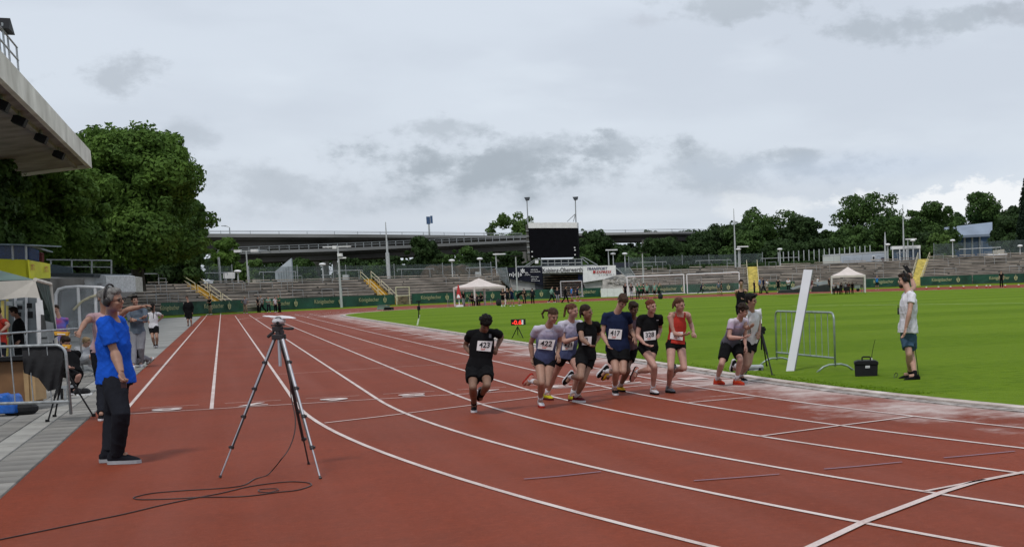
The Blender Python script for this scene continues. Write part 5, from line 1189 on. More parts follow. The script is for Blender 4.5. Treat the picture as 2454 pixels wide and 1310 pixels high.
# timing display
c = G(1241, 812); d = depth_of(c); t = thing('timing_display', c, 'red digital timing display on a small black tripod on the grass', 'display')
part('case', M_BLACK, t, lambda m: m.prism([U(x_, y_, d) for x_, y_ in ((1224, 765), (1256.5, 764), (1257, 778), (1224.5, 779))], _fwdh * .2))
part('label_strip', M_WHITE, t, lambda m: m.prism([U(x_, y_, d - .03) for x_, y_ in ((1250, 766), (1254, 766), (1254, 777), (1250, 777))], _fwdh * .02))
part('digits', mat('red_led', (.6, .02, .02), .5, emit=((1, .04, .02), 1.6)), t, lambda m: text_on(m, '-0.6', U(1238.5, 772, d - .03), _right, Zv, .32, .15, bold=.02))
ap = U(1240.5, 782, d)
for fx, fy, o_ in ((1226, 812, 0), (1255, 812, 0), (1241, 803, .35)): part('leg', M_BLACK, t, lambda m: rod(m, ap, G(fx, fy), .016))
# measuring pole stand
c = G(998, 780); d = depth_of(c); t = thing('marker_stand', c, 'thin black stand with a white plank at its foot on the grass', 'stand')
part('pole', M_BLACK, t, lambda m: rod(m, U(1004, 722, d), U(1003.5, 762, d), .03)); part('clamp', M_BLACK, t, lambda m: m.box(U(1003.5, 738, d), (.14, .14, .2))); part('plank', mat('pale_plank', (.62, .66, .55)), t, lambda m: m.prism([U(x_, y_, d) for x_, y_ in ((1003.5, 755), (1006.5, 754), (1001.5, 779), (998, 779))], _fwdh * .05)); part('top', M_BLACK, t, lambda m: m.box(U(1002.5, 722, d), (.22, .1, .06)))
# low boxes at the far corner of the infield
for x0_, x1_, y0_, y1_, mt, l in ((903, 929, 732.5, 741.5, mat('grey_green_box', (.16, .22, .19)), 'grey-green low box at the far corner of the infield'), (919, 938, 737, 743, M_BLACK, 'black low bag beside the grey-green box')):
    d = 122 if mt is not M_BLACK else 118; c = at_depth((x0_ + x1_) / 2, y1_, d); t = thing('kit_box', c, l, 'box'); part('body', mt, t, lambda m: m.prism(pq([(x0_, y1_), (x0_ + 2, y0_), (x1_ - 2, y0_), (x1_, y1_ - .5)], d), _fwdh * .8)); part('lid', mt, t, lambda m: m.prism(pq([(x0_ + 1, y0_ + .3), (x1_ - 1, y0_ + .3), (x1_ - 1, y0_ - .8), (x0_ + 1, y0_ - .8)], d - .05), _fwdh * .9))
# crowd-control barrier
M_GALV = mat('barrier_steel', (0.30, 0.36, 0.33), .4, .12, 10, metal=.5)
def barrier(g0, g1, label, H=1.1, nb=9, feet=(True, True), mt=None, name='barrier', group='crowd barriers', r_=.021, lo=.27):
    g0, g1 = Vector(g0), Vector(g1); mt = mt or M_GALV; t = thing(name, (g0 + g1) / 2, label, 'barrier', group); D = (g1 - g0).normalized(); L_ = (g1 - g0).length; R_ = .13
    pts = [g0 + Zv * .12]; pts.append(g0 + Zv * (H - R_))
    for i in range(1, 6): a = math.pi / 2 * i / 5; pts.append(g0 + D * R_ * (1 - math.cos(a)) + Zv * (H - R_ + R_ * math.sin(a)))
    for i in range(0, 6): a = math.pi / 2 * i / 5; pts.append(g1 - D * R_ * (1 - math.sin(a)) + Zv * (H - R_ + R_ * math.cos(a)))
    pts.append(g1 + Zv * .12); part('frame', mt, t, lambda m: m.tube(pts, r_, 8), smooth_=True)
    part('bottom_rail', mt, t, lambda m: rod(m, g0 + Zv * lo, g1 + Zv * lo, r_))
    for i in range(nb): p = g0.lerp(g1, (i + 1) / (nb + 1)); part('bar', mt, t, lambda m: rod(m, p + Zv * lo, p + Zv * H, .008, 6))
    Nn = D.cross(Zv)
    for k, g_ in enumerate((g0, g1)):
        if not feet[k]: continue
        part('foot', mt, t, lambda m: m.tube([g_ - Nn * .38 + Zv * .02, g_ - Nn * .24 + Zv * .12, g_ - Nn * .12 + Zv * .155, g_ + Nn * .12 + Zv * .155, g_ + Nn * .24 + Zv * .12, g_ + Nn * .38 + Zv * .02], .02, 8), smooth_=True)
    return t
barrier(G(1862, 876), G(2002, 893), 'galvanised crowd barrier on the grass with a white plank leaning on it')
for h in (.95, .35):
    pass
# white plank
c = G(1892, 893); d0 = depth_of(c); t = thing('plank', c, 'tall white plank leaning against the crowd barrier', 'plank')
bt, tp = [U(1883, 892, d0), U(1902, 893.5, d0)], [U(1947, 646.5, d0 + .12), U(1926, 645.5, d0 + .12)]
part('face', mat('plank_white', (.68, .68, .72), .45, .03, 2), t, lambda m: m.prism(bt + tp, _fwdh * .045))
part('side_edge', mat('plank_edge', (.12, .13, .12), .6), t, lambda m: m.prism([bt[1] + _fwdh * .004, tp[0] + _fwdh * .004, tp[0] + _right * .02 + _fwdh * .004, bt[1] + _right * .02 + _fwdh * .004], _fwdh * .04))
# photo tripod with banded tube
c = G(1820, 893); d = depth_of(c); t = thing('tripod', c, 'black tripod carrying a black and white banded tube by the kerb', 'tripod')
ap = U(1825, 795, d)
for fx, fy in ((1784.5, 902), (1852, 902.5), (1838, 880)): f_ = G(fx, fy); part('leg', M_BLACK, t, lambda m: (rod(m, ap, ap.lerp(f_, .5), .02), rod(m, ap.lerp(f_, .5), f_, .013))); part('foot', M_BLACK, t, lambda m: m.box(f_ + Zv * .02, (.05, .05, .05)))
part('column', M_BLACK, t, lambda m: rod(m, U(1825, 838, d), ap + Zv * .05, .016)); part('head', M_BLACK, t, lambda m: (m.box(ap + Zv * .03, (.1, .1, .14)), m.box(U(1826, 789, d), (.13, .07, .05))))
ys_ = [739, 750.5, 764, 775, 787]
for i in range(4): part('band', M_WHITE if i % 2 == 0 else M_BLACK, t, lambda m: rod(m, U(1821.8 + .6 * i, ys_[i], d), U(1822.4 + .6 * i, ys_[i + 1], d), .019 if i % 2 == 0 else .0185, 12))
# grey case
c = G(1806, 893); d = depth_of(c) + .15; t = thing('equipment_case', c, 'grey plastic case lying on the grass behind the tripod', 'case'); M_CASE = mat('case_grey', (.17, .185, .19), .5)
part('base', M_CASE, t, lambda m: m.prism([U(x_, y_, d) for x_, y_ in ((1785, 893), (1827, 892), (1829, 882), (1784, 883.5))], _fwdh * .32)); part('lid', mat('case_lid', (.34, .36, .37), .45), t, lambda m: m.prism([U(x_, y_, d - .01) for x_, y_ in ((1783, 883), (1829.5, 881.5), (1828, 877), (1824, 875.5), (1790, 876.5), (1785, 879))], _fwdh * .34), bevel=.008)
part('label', M_WHITE, t, lambda m: m.prism([U(x_, y_, d - .02) for x_, y_ in ((1806, 887), (1816, 886.5), (1816, 891.5), (1806, 892))], _fwdh * .01))
for x_ in (1792, 1821): part('latch', M_BLACK, t, lambda m: m.box(U(x_, 884, d - .02), (.04, .02, .05), -YAW))
# battery box with antenna
c = G(2076, 906); d = depth_of(c); t = thing('loudspeaker_box', c, 'black plastic box with a handle and a thin antenna on the grass', 'box'); px_m = F_PX / d
part('body', M_BLACK, t, lambda m: m.prism([U(x_, y_, d) for x_, y_ in ((2050.5, 906), (2102.5, 905.5), (2104, 872), (2048.5, 872))], _fwdh * .28), bevel=.006)
part('lid', M_BLACK, t, lambda m: m.prism([U(x_, y_, d - .02) for x_, y_ in ((2047, 873), (2105.5, 873), (2105, 866.5), (2098, 863.5), (2056, 864), (2048, 867))], _fwdh * .32), bevel=.006)
part('handle', M_BLACK, t, lambda m: m.tube([U(x_, y_, d + .12) for x_, y_ in ((2066, 865), (2066, 856), (2069, 854.5), (2084, 854.5), (2086, 856), (2086, 865))], .013, 8)); part('antenna', M_BLACK, t, lambda m: (m.tube([U(x_, y_, d + .15) for x_, y_ in ((2089, 863), (2089.5, 850), (2093, 830), (2097.5, 812.5))], [.008, .006, .005, .004], 6),)); part('socket', M_WHITE, t, lambda m: rod(m, U(2089, 866, d + .15), U(2089, 857, d + .15), .011))
part('label', mat('white_label', (.6, .6, .62)), t, lambda m: m.prism([U(x_, y_, d - .006) for x_, y_ in ((2074, 876), (2084.5, 875.5), (2084.5, 881), (2074, 881.5))], _fwdh * .004)); part('lettering', M_BLACK, t, lambda m: text_on(m, 'WYFY', U(2079, 878.5, d - .01), _right, Zv, .05, .018))
# ------------------------------------------------------------------ main tripod with the weather-covered camera
feet = [G(526.7, 1144.4), G(768, 1146.7), G(740, 1112)]; ap = U(668.5, 808, sum(depth_of(f) for f in feet) / 3); da = depth_of(ap)
t = thing('camera_tripod', Vector((ap.x, ap.y, 0)), 'tall aluminium and black camera tripod on the red track with a white covered camera', 'tripod')
M_ALU = mat('tripod_aluminium', (.42, .42, .45), .35, .08, 8, metal=.7); M_DKR = mat('tripod_dark', (.022, .018, .020), .45)
tops = [ap + _right * -.045 - Zv * .015, ap + _right * .045 - Zv * .015 - _fwdh * .03, ap + _right * .01 + _fwdh * .05 - Zv * .015]
for k, (f_, a) in enumerate(zip(feet, tops)):
    cl_ = [.17, .36, .56, .78] if k < 2 else [.36, .57, .79]
    L_ = part('leg', M_ALU if k < 2 else M_DKR, t, lambda m: [rod(m, a.lerp(f_, q0), a.lerp(f_, q1), r_, 10) for q0, q1, r_ in ((0, .36, .0145), (.36, .56, .012), (.56, .78, .0098), (.78, .985, .0075))])
    part('dark_strip', M_DKR, L_, lambda m: rod(m, a + _right * (.012 if k == 0 else -.012) - _fwdh * .006, a.lerp(f_, .78) + _right * (.008 if k == 0 else -.008) - _fwdh * .006, .008, 6))
    for q_ in cl_: part('clamp', M_DKR, L_, lambda m: (m.tube([a.lerp(f_, q_ - .008), a.lerp(f_, q_ + .012)], .021, 10), m.box(a.lerp(f_, q_) + _right * .02 * (-1 if k == 0 else 1), (.022, .03, .022))))
    part('foot', M_DKR, L_, lambda m: m.tube([a.lerp(f_, .98), f_ + Zv * .004], [.011, .015], 8))
part('centre_column', M_ALU, t, lambda m: rod(m, ap, U(671.5, 877, da), .015, 12)); part('shoulder', M_DKR, t, lambda m: (m.box(ap + Zv * .005, (.11, .09, .05), -YAW), m.box(U(680, 806, da), (.035, .03, .05), -YAW), m.box(U(660, 807, da), (.035, .03, .05), -YAW)), bevel=.006)
part('head', M_DKR, t, lambda m: (rod(m, U(668, 803, da), U(667, 779, da), .03, 12), m.box(U(665.5, 787, da), (.085, .07, .045), -YAW), m.box(U(666, 778.5, da), (.11, .08, .015), -YAW), rod(m, U(676, 795, da - .03), U(676, 795, da + .03), .022, 10)), bevel=.004)
part('pan_handle', M_DKR, t, lambda m: m.tube([U(672, 786, da), U(680, 786, da), U(681, 786.5, da), U(690, 787, da), U(702, 786.5, da), U(704, 786, da)], [.005, .005, .012, .014, .014, .008], 10)); part('pan_handle', M_DKR, t, lambda m: m.tube([U(663, 789, da), U(657, 794, da), U(656, 795, da), U(650, 800, da), U(642, 807, da), U(641, 808, da)], [.005, .005, .013, .015, .015, .008], 10))
part('camera_body', mat('camera_cover', (.48, .47, .49), .5, .12, 20), t, lambda m: m.ball(U(668.5, 769.5, da), (.062, .07, .036), 14, 9, axes=(_right, _fwdh, Zv)), smooth_=True)
part('lens', M_BLACK, t, lambda m: rod(m, U(665.5, 773.5, da - .085), U(665.5, 773.5, da), .015, 12)); part('strap', M_BLACK, t, lambda m: m.tube([U(660, 762, da - .04), U(664, 759.5, da - .05), U(671, 760, da - .05), U(674, 763, da - .04)], .004, 6))
part('rain_cover', mat('rain_cover_white', (.72, .71, .74), .4, .03, 6), t, lambda m: m.prism([U(x_, y_, da - .04) for x_, y_ in ((627, 757.5), (632, 756.3), (650, 757.5), (667, 756.8), (684, 758.5), (699, 762.5), (690, 763), (675, 763.8), (662, 762.6), (648, 760), (635, 758.7))], _fwdh * .13), bevel=.004)
# its cable
cp = [U(672, 815, da), U(676, 840, da), U(688, 880, da + .1), U(696, 915, da + .1), U(697, 945, da + .1), U(703, 975, da), U(708, 1005, da - .1), U(705, 1040, da - .2), U(692, 1075, da - .35), U(672, 1102, da - .5), G(656, 1122, .06)]
CB = [(1760, 165), (1640, 200), (1520, 265), (1300, 295), (900, 320), (600, 345), (430, 378), (388, 398), (480, 413), (800, 404), (1100, 388), (1450, 384), (1650, 368), (1800, 348), (1900, 335), (2060, 318), (2180, 285), (2222, 255), (2150, 234), (1950, 231), (1600, 275), (1300, 345), (1050, 392), (700, 465), (300, 560), (0, 622), (-500, 725), (-990, 825), (-1300, 890)]
CB = [G(230 + x_ / 4.305, 1100 + y_ / 4.305, .006) for x_, y_ in CB]
def smooth_path(P_, n=6):
    out = []
    for i in range(len(P_) - 1):
        p0, p1, p2, p3 = P_[max(i - 1, 0)], P_[i], P_[i + 1], P_[min(i + 2, len(P_) - 1)]
        for k in range(n):
            u = k / n; out.append(.5 * ((2 * p1) + (p2 - p0) * u + (2 * p0 - 5 * p1 + 4 * p2 - p3) * u * u + (3 * p1 - p0 - 3 * p2 + p3) * u ** 3))
    out.append(P_[-1]); return out
M_CABLE = mat('cable_dark', (.035, .016, .014), .45)
mb_ = MB(); mb_.tube(smooth_path(cp + CB), .0055, 6); o = mb_.build('cable', M_CABLE, None, smooth_=True); tag(o, 'thin dark cable hanging from the tripod and looping across the red track', 'cable')
lp = [G(230 + x_ / 4.305, 1100 + y_ / 4.305, .012) for x_, y_ in ((1870, 318), (1800, 338), (1730, 338), (1682, 328), (1682, 312), (1750, 303), (1850, 300), (1880, 308))]
mb_ = MB(); mb_.tube(smooth_path(lp + lp[:1]), .005, 6); o = mb_.build('cable', M_CABLE, None, smooth_=True); tag(o, 'small ring of cable lying beside the long cable loop', 'cable')
# ------------------------------------------------------------------ left foreground kit
TD = 30.0
t = thing('gazebo', at_depth(40, 880, TD), 'cream and green gazebo at the left edge with a green side curtain', 'gazebo')
def tq(pts, d=TD): return [at_depth(x_, y_, d) for x_, y_ in pts]
M_GRT = mat('green_tent_roof', (.11, .17, .15), .7, .12, 1); M_GRC = mat('green_curtain', (.03, .055, .047), .7, .3, 5)
nc, fc = at_depth(84, 670, TD), at_depth(121, 680, TD + 4.2)
part('roof', M_GRT, t, lambda m: m.add([at_depth(-200, 676, TD), nc, fc, at_depth(-60, 632, TD + 2.2), at_depth(-170, 680, TD + 5)], [(0, 1, 3), (1, 2, 3), (2, 4, 3), (4, 0, 3)]))
part('valance', mat('cream_valance', (.66, .62, .55), .8, .08, 1.5, bump=.3, bscale=6), t, lambda m: m.add([at_depth(-200, 676, TD), at_depth(-60, 673, TD), at_depth(0, 674, TD - .02), nc, at_depth(96, 714, TD), at_depth(60, 712, TD - .05), at_depth(0, 718, TD), at_depth(-60, 720, TD - .03), at_depth(-200, 722, TD)], [(0, 1, 7, 8), (1, 2, 6, 7), (2, 3, 4, 5, 6)]))
part('side_edge', mat('cream_valance', (.50, .47, .41)), t, lambda m: m.tube([nc, fc, at_depth(134, 815, TD + 4), at_depth(140, 868, TD + 3.9)], .045, 6))
cur = MB(); a0, a1, b0, b1 = at_depth(86, 675, TD + .1), at_depth(119, 684, TD + 4), at_depth(104, 735, TD + 1), at_depth(133, 815, TD + 3.9)
for i in range(16):
    f0, f1 = i / 16, (i + 1) / 16; w0, w1 = .09 * math.sin(i * 1.9), .09 * math.sin((i + 1) * 1.9)
    cur.add([a0.lerp(a1, f0) + _right * w0 * .3, a0.lerp(a1, f1) + _right * w1 * .3, b0.lerp(b1, f1) + _right * w1, b0.lerp(b1, f0) + _right * w0], [(0, 1, 2, 3)])
cur.build('curtain', M_GRC, t)
for x_, y0_, y1_, d_ in ((93, 714, 912, TD), (6, 720, 915, TD + .1)): part('leg', M_WHITE if x_ > 50 else M_YEL2, t, lambda m: rod(m, at_depth(x_, y0_, d_), Vector((at_depth(x_ + 3, y1_, d_).x, at_depth(x_ + 3, y1_, d_).y, 0)), .035))
part('paper', M_WHITE, t, lambda m: m.prism(tq([(85, 726), (96, 722), (98, 812), (88, 780)], TD - .1), _fwdh * .01)); part('paper', M_WHITE, t, lambda m: m.prism(tq([(92, 718), (101, 719), (105, 754), (97, 753)], TD - .15), _fwdh * .01)); part('paper', M_POLE, t, lambda m: m.prism(tq([(109, 769), (127, 773), (130, 815), (114, 812)], TD + 1), _fwdh * .01))
# glass wall with notices behind the tent people
t = thing('window_wall', at_depth(50, 860, 40), 'glazed white-framed wall with pinned notices behind the gazebo', 'wall')
part('glass', mat('dull_glass', (.20, .22, .23), .2, .3, .8), t, lambda m: m.prism(tq([(-80, 712), (92, 712), (92, 862), (-80, 868)], 40), _fwdh * .1))
for x_ in (-20, 14, 34, 60, 88): part('mullion', M_WHITE if x_ != 14 else M_YEL2, t, lambda m: m.prism(tq([(x_, 712), (x_ + 4, 712), (x_ + 4, 862), (x_, 862)], 39.9), _fwdh * .05))
for x_, y_, w_, h_ in ((15, 722, 14, 10), (37, 720, 16, 8), (42, 732, 11, 9), (64, 726, 12, 12), (66, 746, 12, 16), (40, 748, 10, 10)): part('notice', M_POLE if w_ > 12 else M_BLACK, t, lambda m: m.prism(tq([(x_, y_), (x_ + w_, y_), (x_ + w_, y_ + h_), (x_, y_ + h_)], 39.8), _fwdh * .02))
barrier(G(-90, 1020), G(172, 1012), 'grey steel crowd barrier in front of the brown cabinet with a black cloth over it', nb=5, feet=(True, False), mt=M_STEEL, lo=.30)
barrier(G(-20, 935), G(200, 903), 'grey crowd barrier behind the black-clothed seated person', nb=7, feet=(False, True), mt=M_STEEL)
# cabinet and table
d = depth_of(G(40, 985)); t = thing('cabinet', G(40, 985), 'brown wooden cabinet behind the left barrier', 'cabinet')
part('front', mat('brown_chipboard', (.17, .085, .035), .7, .15, 3), t, lambda m: m.prism([U(x_, y_, d) for x_, y_ in ((-60, 868), (56, 866), (61, 966), (-60, 972))], _fwdh * .5)); part('side', mat('pale_pine', (.38, .25, .12), .7, .12, 4), t, lambda m: m.prism([U(x_, y_, d + .02) for x_, y_ in ((56, 866), (82, 886), (86, 958), (61, 966))], _fwdh * .3))
part('door_edge', mat('pale_pine', (.38, .25, .12)), t, lambda m: m.prism([U(x_, y_, d - .01) for x_, y_ in ((55, 885), (67, 885), (71, 964), (61, 966))], _fwdh * .02)); part('table_top', M_BLACK, t, lambda m: m.prism([U(x_, y_, d - .15) for x_, y_ in ((-60, 860), (58, 852), (58, 862), (-60, 868))], _fwdh * .8))
c = G(12, 998); d2 = depth_of(c); t = thing('bag', c, 'bright blue plastic bag on the paving at the left edge', 'bag'); part('body', mat('blue_plastic', (.008, .10, .42), .35, .2, 8, bump=.6, bscale=12), t, lambda m: m.prism([U(x_, y_, d2 - .1) for x_, y_ in ((-25, 992), (34, 990), (31, 968), (25, 950), (18, 944), (5, 950), (-8, 943), (-25, 950))], _fwdh * .3), bevel=.02)
c = G(50, 995); t = thing('shoe_pile', c, 'dark bag on the paving right of the blue bag', 'bag'); part('body', mat('black_cloth', (.013, .013, .015), .85, .2, 6, bump=.5, bscale=15), t, lambda m: m.ball(c + Zv * .1, (.25, .15, .12), 10, 7)); part('buckle', M_STEEL, t, lambda m: m.ball(c + Zv * .12 - _fwdh * .14, .025, 6, 4))
# black cloth over the barrier
M_CLOTH = MATS['black_cloth']; g0_, g1_ = G(-90, 1020), G(172, 1012); dB = depth_of(G(110, 1014))
def cloth(m):
    top = [(52, 829), (75, 826), (100, 823), (122, 821), (140, 829), (150, 840)]; low = [(57, 893), (72, 898), (92, 906), (115, 937), (137, 931), (153, 895)]; rows = 9
    for s_ in (0, 1):
        k = len(m.v)
        for i in range(rows + 1):
            f = i / rows
            for j in range(31):
                g_ = j / 30 * 5; a = int(min(g_, 4.999)); u = g_ - a; x_ = (top[a][0] * (1 - u) + top[a + 1][0] * u) * (1 - f) + (low[a][0] * (1 - u) + low[a + 1][0] * u) * f; y_ = (top[a][1] * (1 - u) + top[a + 1][1] * u) * (1 - f) + (low[a][1] * (1 - u) + low[a + 1][1] * u) * f
                m.v.append(tuple(U(x_, y_, dB - .06 - .05 * math.sin(f * 3.1) - .02 * math.sin(j * .9 + f * 4) * f + s_ * .012)))
        m.f += [tuple((k + i * 31 + j, k + i * 31 + j + 1, k + (i + 1) * 31 + j + 1, k + (i + 1) * 31 + j)) for i in range(rows) for j in range(30)]
o = part('jacket', M_CLOTH, None, cloth); tag(o, 'black jacket draped over the left crowd barrier', 'jacket')
# black tripod by the barrier
t = thing('tripod', G(160, 1002), 'black tripod standing on the paving behind the left barrier', 'tripod'); ap = U(152, 880, depth_of(G(150, 1000)))
for fx, fy in ((114, 1012), (131, 1000), (225, 998)): f_ = G(fx, fy); part('leg', M_BLACK, t, lambda m: (rod(m, ap, ap.lerp(f_, .55), .018), rod(m, ap.lerp(f_, .55), f_, .012))); part('foot', M_BLACK, t, lambda m: m.box(f_ + Zv * .02, (.05, .05, .05)))
part('head', M_BLACK, t, lambda m: m.box(ap + Zv * .05, (.1, .1, .14)))
for x0_, y0_, w_, l in ((129, 794, 35, 'yellow folder held up behind the black jacket, the upper one'), (148, 825, 20, 'yellow folder behind the black jacket, the lower one')):
    c = U(x0_ + w_ / 2, y0_ + 8, 22.5); t = thing('folder', c, l, 'folder'); part('cover', mat('amber_plastic', (.60, .30, .02), .5), t, lambda m: m.prism([U(x_, y_, 22.5) for x_, y_ in ((x0_, y0_), (x0_ + w_, y0_ + 1), (x0_ + w_ - 2, y0_ + 10), (x0_ + 2, y0_ + 9))], _fwdh * .05)); part('sheet', M_WHITE, t, lambda m: m.prism([U(x_, y_, 22.48) for x_, y_ in ((x0_ + 8, y0_ + 5), (x0_ + w_ - 8, y0_ + 5.5), (x0_ + w_ - 8, y0_ + 7.5), (x0_ + 8, y0_ + 7))], _fwdh * .01))
t = thing('stool', G(152, 958), 'small grey camping stool under the seated person', 'stool'); ds = depth_of(G(152, 958)); part('seat', M_STEEL, t, lambda m: m.prism([U(x_, y_, ds) for x_, y_ in ((136, 926), (160, 924), (161, 930), (137, 932))], _fwdh * .3))
for x_ in (142, 148, 156): part('leg', M_STEEL if x_ != 148 else M_BLACK, t, lambda m: rod(m, U(x_, 900 if x_ == 142 else 930, ds), U(x_ + 1, 956, ds), .02))
for x_, y_, l in ((190, 948, 'black and white trainer on the paving, left of a pair'), (205, 947, 'black and white trainer on the paving, right of a pair')):
    c = G(x_, y_); t = thing('shoe', c, l, 'shoe'); part('upper', M_BLACK, t, lambda m: m.ball(c + Zv * .07, (.09, .12, .07), 8, 6)); part('sole', M_WHITE, t, lambda m: m.box(c + Zv * .02 + _right * .04, (.14, .2, .035)))
# ------------------------------------------------------------------ people
JOBS = []          # (object to fill, builder mesh, voxel, smooth steps, fold amplitude, fold scale, extra mesh builder, post function)
def job(name, mb_, mt, parent, voxel=.010, sm=4, fold=0.0, fscale=14.0, extra=None, seed=0):
    me = mb_.mesh('tmp', origin(parent)); o = link_mesh(name, me, parent, None)
    r = o.modifiers.new('r', 'REMESH'); r.mode = 'VOXEL'; r.voxel_size = voxel; r.use_smooth_shade = True
    s_ = o.modifiers.new('s', 'SMOOTH'); s_.factor = .5; s_.iterations = sm
    JOBS.append((o, mt, fold, fscale, extra, seed)); return o
def run_jobs():
    dg = bpy.context.evaluated_depsgraph_get(); dg.update()
    for o, mt, fold, fs_, extra, seed in JOBS:
        me = bpy.data.meshes.new_from_object(o.evaluated_get(dg)); n = len(me.vertices)
        co = np.empty(n * 3, np.float32); me.vertices.foreach_get('co', co); co = co.reshape(-1, 3)
        if fold:
            nr = np.empty(n * 3, np.float32); me.vertex_normals.foreach_get('vector', nr); nr = nr.reshape(-1, 3)
            g_ = np.random.default_rng(seed); f = np.zeros(n)
            for k in range(5):
                a = g_.normal(size=3); a[2] *= .45; a /= np.linalg.norm(a); b_ = g_.normal(size=3)
                ph = co @ a * fs_ * (1 + .7 * k) + 1.6 * np.sin(co @ b_ * fs_ * .45 + k)
                f += (1 - np.abs(np.sin(ph))) ** 2 * g_.uniform(.5, 1) / (1 + .4 * k) - .16
            co = co + nr * (f * fold)[:, None]; me.vertices.foreach_set('co', co.ravel().astype(np.float32))
        if extra is not None and extra.v:
            org = ORG[o.name]; vs_ = [tuple(v) for v in co] + [(v[0] - org.x, v[1] - org.y, v[2] - org.z) for v in extra.v]
            fs2 = [tuple(p.vertices) for p in me.polygons] + [tuple(i + n for i in f) for f in extra.f]
            m2 = bpy.data.meshes.new(o.name); m2.from_pydata(vs_, [], fs2); me2 = me; me = m2; bpy.data.meshes.remove(me2)
        me.polygons.foreach_set('use_smooth', [True] * len(me.polygons)); me.update()
        o.modifiers.clear(); old = o.data; o.data = me; me.materials.clear(); me.materials.append(mt); bpy.data.meshes.remove(old)
    JOBS.clear()
def skin(n, c): return mat('skin_' + n, c, .55, .10, 9, bump=.15, bscale=60, spec=.35)
SK = {'fair': skin('fair', (.39, .225, .165)), 'pink': skin('pink', (.42, .235, .185)), 'tan': skin('tan', (.25, .14, .095)), 'mid': skin('mid', (.33, .185, .13)), 'brown': skin('brown', (.19, .105, .07))}
def cloth_m(n, c, **k): return mat('cloth_' + n, c, k.pop('rough', .9), .10, 5, bump=.25, bscale=90, spec=.08, **k)
CL = {n: cloth_m(n, c) for n, c in dict(black=(.008, .008, .009), navy=(.012, .018, .048), white=(.62, .61, .64), royal=(.012, .085, .50), charcoal=(.014, .015, .020), red=(.38, .035, .025), grey=(.16, .165, .18), jeans=(.05, .095, .15), slate=(.10, .125, .16), green=(.03, .12, .06), mint=(.20, .34, .27), khaki=(.24, .19, .13), blue=(.03, .20, .55), pink=(.42, .28, .30), maroon=(.10, .015, .02), ltgrey=(.33, .34, .36), stone=(.20, .20, .22)).items()}
HR = {n: mat('hair_' + n, c, .55, .25, 40, bump=.6, bscale=120, spec=.12) for n, c in dict(black=(.010, .008, .007), dark=(.028, .017, .012), brown=(.055, .030, .018), auburn=(.10, .042, .024), red=(.13, .036, .019), grey=(.20, .19, .18), blond=(.25, .18, .10)).items()}
M_LIP = mat('lips', (.26, .09, .075), .5); M_EYE = mat('eye_dark', (.018, .012, .010), .25, spec=.6); M_EYEW = mat('eye_white', (.055, .042, .038), .6, spec=.1)  # eyeballs coloured dark: shade of the sockets and lids put into their colour
def solve(P_, px, py, L, sgn):
    r = ray(px, py); O = CAM - P_; a = r.dot(r); b_ = 2 * r.dot(O); c = O.dot(O) - L * L; q = b_ * b_ - 4 * a * c
    if q <= 0: return CAM + r * (-b_ / (2 * a))
    return CAM + r * ((-b_ + (1 if sgn > 0 else -1) * math.sqrt(q)) / (2 * a))
def cdir(yaw, pitch=0.0):
    "world direction: yaw 0 looks at the camera, 90 to the picture's right, 180 away; pitch up positive"
    y = rad(yaw); v = -_fwdh * math.cos(y) + _right * math.sin(y); return (v * math.cos(rad(pitch)) + Zv * math.sin(rad(pitch))).normalized()
def hand(mb_, w_, d, side, S, curl=.4, fist=False, mirror=1):
    d = Vector(d).normalized(); side = (side - d * side.dot(d)).normalized(); nn = d.cross(side) * mirror
    mb_.tube([w_ - d * .03 * S, w_ + d * .02 * S, w_ + d * .06 * S, w_ + d * .092 * S], [(.024 * S, .019 * S), (.034 * S, .016 * S), (.041 * S, .015 * S), (.039 * S, .012 * S)], 10, side=side)
    for k, (o_, l_) in enumerate(((-.030, .068), (-.010, .078), (.010, .074), (.029, .058))):
        p = w_ + d * .086 * S + side * o_ * S; c1 = curl if not fist else 1.35; pts = [p]; a = 0.0
        for j, q_ in enumerate((.42, .33, .25)):
            a += c1 * (.7 if j == 0 else 1.0) * (1.15 if fist else 1); pts.append(pts[-1] + (d * math.cos(a) + nn * math.sin(a) + side * o_ * .5) * l_ * q_ * S)
        mb_.tube(pts, [.0095 * S, .009 * S, .0082 * S, .006 * S], 7)
    b_ = w_ + d * .03 * S - side * .030 * S; td = (d * .75 - side * .55 + nn * (.5 if fist else .25)).normalized()
    mb_.tube([b_, b_ + td * .035 * S, b_ + (td * .035 + (d * .95 + nn * .35 + side * (.25 if fist else 0)) * .03) * S, b_ + (td * .035 + (d * .9 + nn * .5 + side * (.5 if fist else .05)) * .055) * S], [.014 * S, .0115 * S, .0105 * S, .007 * S], 8)
def limb(mb_, P_, R_, n=10, side=None): mb_.tube(P_, R_, n, side=side)
def bone(a, b_, fr): return [a.lerp(b_, f) for f in fr]
